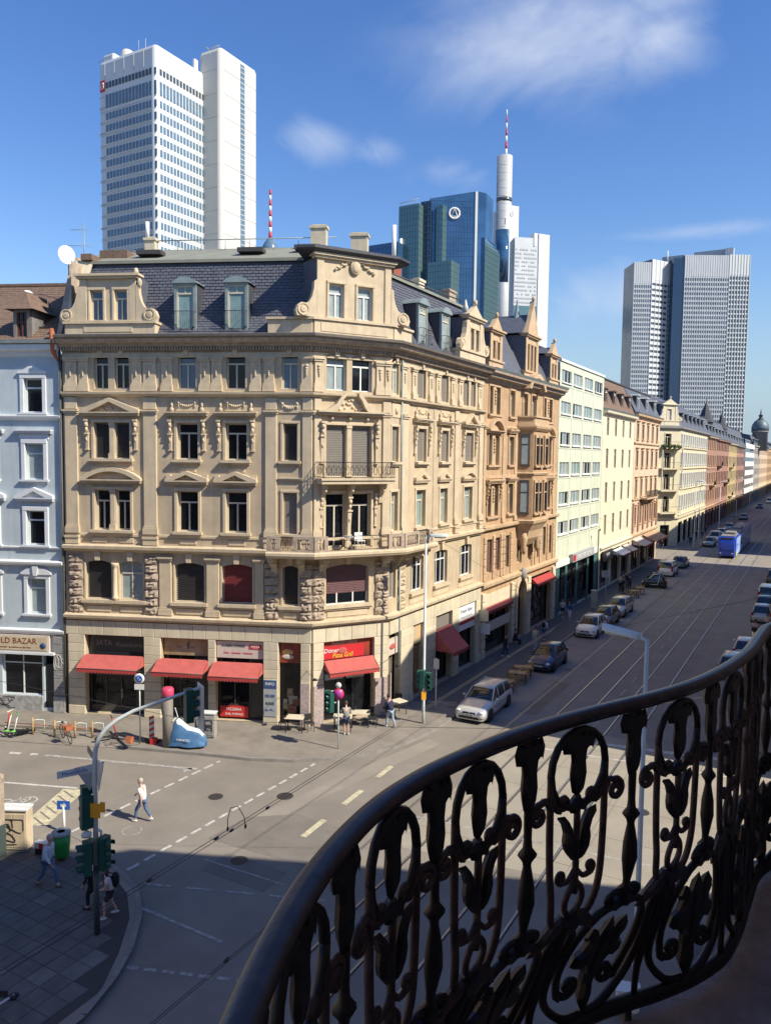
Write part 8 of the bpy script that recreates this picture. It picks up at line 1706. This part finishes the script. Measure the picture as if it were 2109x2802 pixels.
def kick(label, x, y, rot, deck, stem, grip, z=.12, lie=0.0):
    t = thing('electric_scooter', label, 'electric scooter', (x,y,z), rot); R = WM[t.name] @ Matrix.Rotation(lie,4,'X')
    put(MB().bbox(-.45,.25,-.08,.08,.10,.16,.01), 'deck', deck, t, R)
    for xx in (-.5,.42): b = MB(); b.lathe([(.05,-.025),(.11,-.025),(.11,.025),(.05,.025)], n=14); b.xf(Matrix.Translation((xx,0,.11)) @ Matrix.Rotation(pi/2,4,'X')); put(b, 'wheel', 'tyre', t, R)
    b = MB(); b.tube([(.42,0,.11),(.30,0,.6),(.20,0,1.08)], .032, 8); put(b, 'stem', stem, t, R); b = MB(); b.tube([(.19,-.24,1.1),(.2,0,1.08),(.19,.24,1.1)], .022, 7); put(b, 'handlebar', grip, t, R); b = MB(); b.ell((.42,0,.24),(.13,.06,.05),8,5); put(b, 'mudguard', grip, t, R); return t
kick('white electric scooter with lime green grips, left of the pair', -34.0,23.5,radians(240),'plastic','sign_white','lime_green'); kick('white electric scooter with a lime green bar, right of the pair', -33.72,23.65,radians(250),'plastic','sign_white','lime_green'); kick('red and white electric scooter at the left picture edge', -34.3,23.6,radians(200),'plastic','red_paint','sign_white'); kick('red electric scooter standing before the notched kerb', -29.64,25.35,radians(60),'plastic','red_paint','plastic')
t = kick('electric scooter lying on the shaded slabs at the lower left corner', -17.75,11.65,radians(28),'plastic','sign_white','plastic', .14, 1.35)
# café tables and chairs
def table(label, x, y, rot=.0, w=1.0, d=.65, top='wood', h=.74, z=.12):
    t = thing('cafe_table', label, 'table', (x,y,z), rot); put(MB().bbox(-w/2,w/2,-d/2,d/2,h-.04,h,.01), 'table_top', top, t, local=True)
    for sx in (-1,1):
        for sy in (-1,1): put(MB().tube([(sx*(w/2-.06),sy*(d/2-.06),0),(sx*(w/2-.06),sy*(d/2-.06),h-.04)], .022, 5), 'leg', 'plastic', t, local=True)
def chair(label, x, y, rot=.0, m='plastic', z=.12):
    t = thing('cafe_chair', label, 'chair', (x,y,z), rot); put(MB().bbox(-.21,.21,-.21,.21,.43,.47,.01), 'seat', m, t, local=True); put(MB().bbox(-.21,.21,.17,.21,.52,.86,.01), 'backrest', m, t, local=True)
    for sx in (-1,1):
        put(MB().tube([(sx*.18,-.18,0),(sx*.18,-.18,.44)], .016, 5), 'leg', m, t, local=True); put(MB().tube([(sx*.18,.19,0),(sx*.18,.19,.86)], .016, 5), 'leg', m, t, local=True)
for i, (x, y, r) in enumerate(((-22.55,31.0,.4),(-20.1,33.35,.5),(-19.35,35.9,1.2),(-20.55,32.35,.5))):
    table(['pale table outside the narrow window beside the snack bar pier','pale table under the snack bar awning where the people sit','pale table round the corner in the side street','low pale table just outside the snack bar opening'][i], x, y, r, .95, .7, 'pale_stone')
for i, (x, y, r) in enumerate(((-21.9,31.35,1.0),(-23.1,30.75,-1.2),(-20.75,33.5,-1.2),(-19.5,33.6,1.9),(-19.9,34.3,3.0),(-19.3,35.1,2.9),(-19.7,36.6,.2))):
    chair(['dark chair right of the pale table by the narrow window','dark chair left of the pale table by the narrow window','dark chair left of the middle café table','dark chair right of the middle café table','dark chair behind the middle café table','dark chair in front of the side street café table','dark chair behind the side street café table'][i], x, y, r)
for i, (x, y) in enumerate(((-15.95,43.1),(-15.85,45.2),(-16.0,46.6),(-16.1,80.2),(-16.0,82.6))):
    table(['wooden table behind the silver estate car, nearest of the parklet','second wooden table of the parklet','wooden table in front of the dark blue car','wooden table of the far parklet, nearest','wooden table of the far parklet beside the tiny car'][i], x, y, .2*i, 1.1, .7, 'wood', z=0)
    for k, (dx, dy, r) in enumerate(((-.2,-.65,3.1),(.25,.65,.1))): chair('wooden chair %s the %s wooden table in the %s parklet' % (['before','behind'][k], ['first','second','third','first','second'][i], 'near' if i < 3 else 'far'), x+dx, y+dy, r, 'wood', 0)
t = thing('street_sign', 'square grey parking sign on a post beside the parking machine', 'sign', (-17.55,74.76,.12), pi/2-1.2); put(MB().tube([(0,0,0),(0,0,3.2)], .03, 6), 'pole', 'pole_grey', t, local=True); put(MB().box(-.42,.42,-.03,.0,2.55,3.2), 'sign_plate', 'poster_grey', t, local=True); text('P', .45, 'sign_blue', t, WM[t.name] @ Matrix.Translation((0,-.035,2.88)))
# overhead wires
W0 = thing('tram_overhead_wires', 'black tram contact wires running over both tracks', 'overhead wire', (-9.8,20,5.5))
for x in (-11.25,-8.3):
    for dz, dx in ((0,0),(.17,.12)):
        b = MB(); b.tube([(x+dx,y,5.5+dz) for y in (-20,12,45,90,150,300)], .008, 4); put(b, 'wire', 'cable', W0, WF.at())
b = MB()
for y, x in ((14.3,-11.2),(12.55,-11.25),(13.0,-11.2),(18.5,-8.3),(24,-8.3),(9.5,-8.3),(10.6,-11.25)): b.ell((x,y,5.55),(.025,.09,.035),6,5)
put(b, 'insulators', 'cable', W0, WF.at()); b = MB(); b.tube([(-11.36,13.05,5.5),(-11.36,13.05,5.75),(-11.33,13.12,6.0),(-11.2,13.22,6.02),(-11.1,13.32,5.75),(-11.1,13.36,5.5)], .01, 5); b.ell((-11.36,13.05,5.52),(.03,.03,.06),6,5); b.ell((-11.1,13.36,5.52),(.03,.03,.06),6,5); put(b, 'hanger', 'cable', W0, WF.at())
b = MB(); b.tube([(-23.4,13.9,7.2),(-17,17.6,5.7),(-11.25,20.8,5.55),(-8.3,22.4,5.55),(.5,27,7.4)], .008, 4); b.tube([(-19.9,42,9),(-11.25,40.2,5.55),(-8.3,39.7,5.6),(.6,38,8.8)], .008, 4); b.tube([(-19.9,80,8),(-11.25,80,5.55),(-8.3,80,5.6),(.6,80,8)], .008, 4); put(b, 'span_wire', 'cable', W0, WF.at())
# barrier with lettering on the sunny pavement beyond the balcony
t = thing('cafe_barrier', 'white cloth barrier with red lettering on the sunny pavement past the balcony floor', 'barrier', (.12,26.9,.0), radians(5)); put(MB().box(-1.6,3,-.02,.02,.35,.95), 'cloth', 'sign_white', t, local=True); text('MOSELECK', .36, 'no_stop_red', t, WM[t.name] @ Matrix.Translation((-.45,-.03,.66)), name='lettering')
for x in (-1.6,.7,3): put(MB().tube([(x,0,0),(x,0,1.0)], .025, 6), 'post', 'plastic', t, local=True)

# ------------------------------------------------------------------ the iron balcony in the foreground
mat('wrought_iron', (.020,.014,.013), .42, metal=.35, var=.5, vscale=30, col2=(.010,.007,.008))
mat('iron_rust', (.085,.052,.047), .5, metal=.3, var=.5, vscale=25, col2=(.02,.012,.012))
mat('hand_rail', (.060,.038,.042), .32, metal=.35, var=.6, vscale=14, col2=(.014,.012,.018), bump=.03, bscale=60)
mat('balcony_floor', (.44,.31,.27), .85, var=.25, vscale=6, col2=(.22,.16,.14), bump=.2, bscale=40)
BK = thing('iron_balcony', 'black wrought iron balcony railing with rings, tulips and scrolls curving through the foreground', 'balcony railing', (0,1.2,12.5))
PTS = [(.55,-.75),(.2,-.6),(-.05,-.35),(-.21,.0),(-.355,.28),(-.455,.5),(-.53,.68),(-.583,.86),(-.607,1.04),(-.60,1.19),(-.573,1.33),(-.53,1.48),(-.475,1.62),(-.41,1.755),(-.335,1.90),(-.262,2.07),(-.205,2.28),(-.165,2.52),(-.15,2.75),(-.13,2.95),(-.05,3.10),(.12,3.16),(.32,3.17),(.55,3.17)]
def catmull(P, n=8):
    out = []
    for i in range(len(P)-1):
        p0, p1, p2, p3 = [Vector(P[max(0,min(len(P)-1,k))]) for k in (i-1,i,i+1,i+2)]
        for j in range(n): t = j/n; out.append(.5*((2*p1)+(p2-p0)*t+(2*p0-5*p1+4*p2-p3)*t*t+(3*p1-p0-3*p2+p3)*t**3))
    return out+[Vector(P[-1])]
CV = catmull(PTS); CL = [0]
for a_, b_ in zip(CV, CV[1:]): CL.append(CL[-1]+(b_-a_).length)
def cv(s):
    s = max(0, min(CL[-1]-1e-5, s)); lo, hi = 0, len(CL)-1
    while hi-lo > 1:
        m_ = (lo+hi)//2
        if CL[m_] <= s: lo = m_
        else: hi = m_
    u = (s-CL[lo])/(CL[hi]-CL[lo]); p = CV[lo].lerp(CV[hi], u); i0, i1 = max(0,lo-2), min(len(CV)-1,hi+2); d = (CV[i1]-CV[i0]).normalized(); return p, Vector((-d.y, d.x))
def s_of(x, y): return CL[min(range(len(CV)), key=lambda i: (CV[i]-Vector((x,y))).length)]
H0 = 12.545
SB0, SB1 = s_of(-.36,1.85), s_of(-.18,2.42)
def bulge(h, s):
    t = max(0, min(1, (.50-h)/.46)); f = max(0, min(1, (SB1-s)/(SB1-SB0))); return .135*t*t*(3-2*t)*f*f*(3-2*f)
def MP3(s, h, o=0): p, n = cv(s); q = p+n*(bulge(h, s)+o); return Vector((q.x, q.y, H0+h))
# handrail and the two flat rails
def ribbon(name, h, wo, wh, m, n=8, zc=None):
    b = MB(); N = 150; vs = []; fs = []
    for i in range(N+1):
        s = CL[-1]*i/N
        for k in range(n): a = 2*pi*k/n+pi/n; vs.append(MP3(s, h+wh*sin(a), wo*cos(a)-(.004 if name == 'handrail' else 0)))
    for i in range(N):
        for k in range(n): fs.append((i*n+k,i*n+(k+1)%n,(i+1)*n+(k+1)%n,(i+1)*n+k))
    b.add(vs, fs, True); return put(b, name, m, BK, WF.at())
ribbon('handrail', .884, .0215, .0135, 'hand_rail', 12); ribbon('upper_rail', .868, .013, .006, 'wrought_iron', 8); ribbon('bottom_rail', .0, .020, .024, 'wrought_iron', 8)
def crv(pts, n=5):
    P = [Vector((p[0],p[1])) for p in pts]; return catmull([tuple(p) for p in P], n)
def bar(par, s0, pts, r, name='bar', m='iron_rust', flip=1, smooth=5, taper=None, nn=7):
    c = crv(pts, smooth) if smooth else [Vector(p) for p in pts]; P = [MP3(s0+p.x*flip, p.y) for p in c]; R = r if taper is None else [r*(1+(taper-1)*abs(2*i/(len(P)-1)-1)) for i in range(len(P))]
    return put(MB().tube(P, R, nn), name, m, par, WF.at())
def leaf(par, s0, poly, th, name, m='wrought_iron', flip=1, ridge=True):
    """a thick cast leaf: outline in (along, height), swollen towards its middle"""
    P = [(p[0]*flip, p[1]) for p in poly]; n = len(P); cx = sum(p[0] for p in P)/n; cy = sum(p[1] for p in P)/n
    tr = tessellate_polygon([[Vector((p[0],p[1],0)) for p in P]]); b = MB(); ins = [(cx+(p[0]-cx)*.72, cy+(p[1]-cy)*.82) for p in P]
    vs = [MP3(s0+p[0],p[1],0) for p in P]+[MP3(s0+p[0],p[1],th) for p in ins]+[MP3(s0+p[0],p[1],-th) for p in ins]
    fs = [(i,(i+1)%n,n+(i+1)%n,n+i) for i in range(n)]+[(i,2*n+i,2*n+(i+1)%n,(i+1)%n) for i in range(n)]+[(n+a,n+c,n+d) for a,c,d in tr]+[(2*n+a,2*n+c,2*n+d) for a,c,d in tr]
    b.add(vs, fs); return put(b, name, m, par, WF.at(), recalc=True)
def spiral(cx, cy, r0, r1, a0, turns, n=16): return [(cx+(r0+(r1-r0)*i/n)*cos(a0+turns*2*pi*i/n), cy+(r0+(r1-r0)*i/n)*sin(a0+turns*2*pi*i/n)) for i in range(n+1)]
TUL = [(0,-.10),(.022,-.085),(.030,-.055),(.024,-.02),(.030,.01),(.050,.022),(.056,.008),(.064,.03),(.052,.05),(.034,.048),(.020,.064),(.010,.046),(0,.056)]
TUL = TUL+[(-p[0],p[1]) for p in reversed(TUL[1:-1])]
def panel(s, p):
    """ring unit centred on s with half period p"""
    k = min(1.0, p/.165)
    bar(BK, s, [(.092*k*cos(a*pi/9),.762+.090*sin(a*pi/9)) for a in range(19)], .0088, 'ring', 'wrought_iron', smooth=0, nn=8)
    leaf(BK, s, [(q[0]*k*.92,q[1]*1.0+.795) for q in TUL], .008, 'tulip')
    bar(BK, s, [(0,.70),(0,.60),(0,.47)], .008, 'stem')
    leaf(BK, s, [(-.03,.680),(0,.70),(.03,.680),(.022,.662),(0,.67),(-.022,.662)], .012, 'collar')
    for f in (-1,1):
        bar(BK, s, [(.0915*k,.77),(.092*k,.66),(.090*k,.58),(.084*k,.50),(.068*k,.42),(.036*k,.375)], .0085, 'side_bar', flip=f)
        bar(BK, s, [(.090*k,.725),(.076*k,.688),(.060*k,.676)]+spiral(.048*k,.694,.016,.004,-.6,-1.1,10), .0075, 'inner_scroll', flip=f, smooth=2)
        bar(BK, s, [(.0915*k,.69),(.108*k,.712)]+spiral(.131*k,.684,.026,.005,1.9,-1.35,14), .0078, 'outer_scroll', flip=f, smooth=2)
        leaf(BK, s, [(0,.545),(.016,.552),(.034,.572),(.040,.596),(.036,.62),(.046,.645),(.064,.664),(.040,.660),(.024,.636),(.016,.612),(.012,.588),(0,.572)], .011, 'leaf', flip=f)
        bar(BK, s, [(.004,.525),(.024,.505),(.044,.505)]+spiral(.048,.520,.014,.004,-1.2,1.0,8), .0065, 'small_scroll', flip=f, smooth=2)
        bar(BK, s, [(.0,.50),(.020,.478),(.028,.452),(.020,.426),(0,.408)], .0075, 'lyre', flip=f)
        leaf(BK, s, [(.006,.402),(.03,.418),(.06,.405),(.09,.372),(.110,.33),(.078,.348),(.046,.362),(.02,.375)], .011, 'acanthus_leaf', flip=f, m='iron_rust')
    leaf(BK, s, [(-.034,.396),(-.02,.412),(.02,.412),(.034,.396),(.03,.372),(0,.360),(-.03,.372)], .018, 'band')
def lower(s, p):
    for f in (-1,1):
        bar(BK, s, [(p*.97,.385),(p*.80,.33),(p*.88,.22),(p*.78,.11),(p*.42,.035),(.01,.02)], .0115, 'loop', 'wrought_iron', flip=f)
        bar(BK, s, [(.006,.375),(p*.38,.365),(p*.64,.30),(p*.68,.20),(p*.54,.105)]+spiral(p*.36,.125,p*.17,.006,-.5,-1.1,12), .0105, 'inner_loop', 'wrought_iron', flip=f, smooth=3)
        bar(BK, s, [(p*1.0,.39),(p*.96,.25),(p*1.0,.02)], .0085, 'lower_bar', 'wrought_iron', flip=f)
        q = p/.165
        leaf(BK, s, [(0,.155),(.014,.20),(.020,.25),(.038,.30),(.060,.315),(.066,.285),(.052,.265),(.060,.235),(.084,.225),(.088,.195),(.066,.178),(.040,.188),(.022,.168),(.012,.14)], .014, 'fleur_leaf', flip=f)
    leaf(BK, s, [(0,.02),(.020,.06),(.013,.11),(.016,.17),(.022,.25),(0,.335),(-.022,.25),(-.016,.17),(-.013,.11),(-.020,.06)], .016, 'fleur_stem')
def baluster(s, m='wrought_iron'):
    leaf(BK, s, [(q[0]*.78,q[1]*1.1+.805) for q in TUL], .010, 'baluster_head')
    P = [(.011,.71),(.010,.645),(.012,.625),(.024,.61),(.012,.595),(.010,.585),(.019,.54),(.021,.50),(.011,.445),(.010,.43),(.022,.415),(.014,.40),(.024,.385),(.010,.365)]
    b = MB(); n = 10; vs = []; fs = []
    for r, h in P:
        for k in range(n): a = 2*pi*k/n; vs.append(MP3(s+r*cos(a), h, r*sin(a)*.8))
    for i in range(len(P)-1):
        for k in range(n): fs.append((i*n+k,i*n+(k+1)%n,(i+1)*n+(k+1)%n,(i+1)*n+k))
    b.add(vs, fs, True); put(b, 'baluster', m, BK, WF.at())
    for f in (-1,1):
        bar(BK, s, [(.006,.395),(.026,.42),(.046,.412)]+spiral(.046,.398,.013,.004,1.3,-1.0,8), .0075, 'baluster_leaf', 'wrought_iron', flip=f, smooth=2)
        leaf(BK, s, [(0,.365),(.02,.357),(.044,.372),(.050,.40),(.034,.388),(.015,.40),(0,.41)], .011, 'baluster_foot', flip=f)
RC = [s_of(-.26,.12), s_of(-.43,.45), s_of(-.565,.79), s_of(-.604,1.12), s_of(-.555,1.39), s_of(-.443,1.69), s_of(-.28,2.03), s_of(-.19,2.36), s_of(-.145,2.75), s_of(.0,3.13), s_of(.34,3.17)]
for i, s in enumerate(RC):
    p = min([abs(s-r)/2 for r in RC if r != s]); panel(s, min(.165, p))
    if i < len(RC)-1: baluster((s+RC[i+1])/2, 'wrought_iron' if i != 7 else 'iron_rust'); lower((s+RC[i+1])/2, abs(RC[i+1]-s)/2)
# balcony floor and its iron supports
b = MB(); N = 60; fl = []
for i in range(N+1): s = CL[-1]*i/N; p, n_ = cv(s); fl.append((p.x-n_.x*-.10, p.y-n_.y*-.10))
b.slab(fl+[(.55,3.05),(.55,-.75)][:0], 12.38, 12.50); BF = thing('balcony_floor', 'brown stone floor slab of our balcony in the lower right corner', 'balcony floor', (0,1.2,12.4)); put(b, 'slab', 'balcony_floor', BF, WF.at())
b = MB(); b.sweep(fl, [(0,12.36),(.0,12.36)][:1]+[(0.0,12.51)]); 
for s in (RC[1], RC[3], RC[6]-.02): q = MB(); p0 = MP3(s, 0); q.tube([(p0.x,p0.y,H0),(p0.x,p0.y,12.38)], .012, 6); put(q, 'foot', 'wrought_iron', BK, WF.at())

# ------------------------------------------------------------------ groups of repeats
GROUPS = {'person':'people walking and sitting in the streets','cafe_table':'café tables outside','cafe_chair':'café chairs outside','street_lamp':'street lamps','electric_scooter':'electric scooters on the pavements','cycle_stand':'cycle stands in the bay','utility_cabinet':'cabinets on the pavements','sign_post':'sign posts','balcony_plant':'plants on the top balcony','bicycle':'bicycles','motor_scooter':'motor scooters at the right kerb','opposite_row_house':'houses on the right side of the street','far_row_house':'far row houses','roof_spire':'spires on the far roofs'}
for o in scene.objects:
    if o.parent is None and o.get('category') and 'group' not in o:
        g_ = GROUPS.get(o.name.split('.')[0])
        if g_: o['group'] = g_
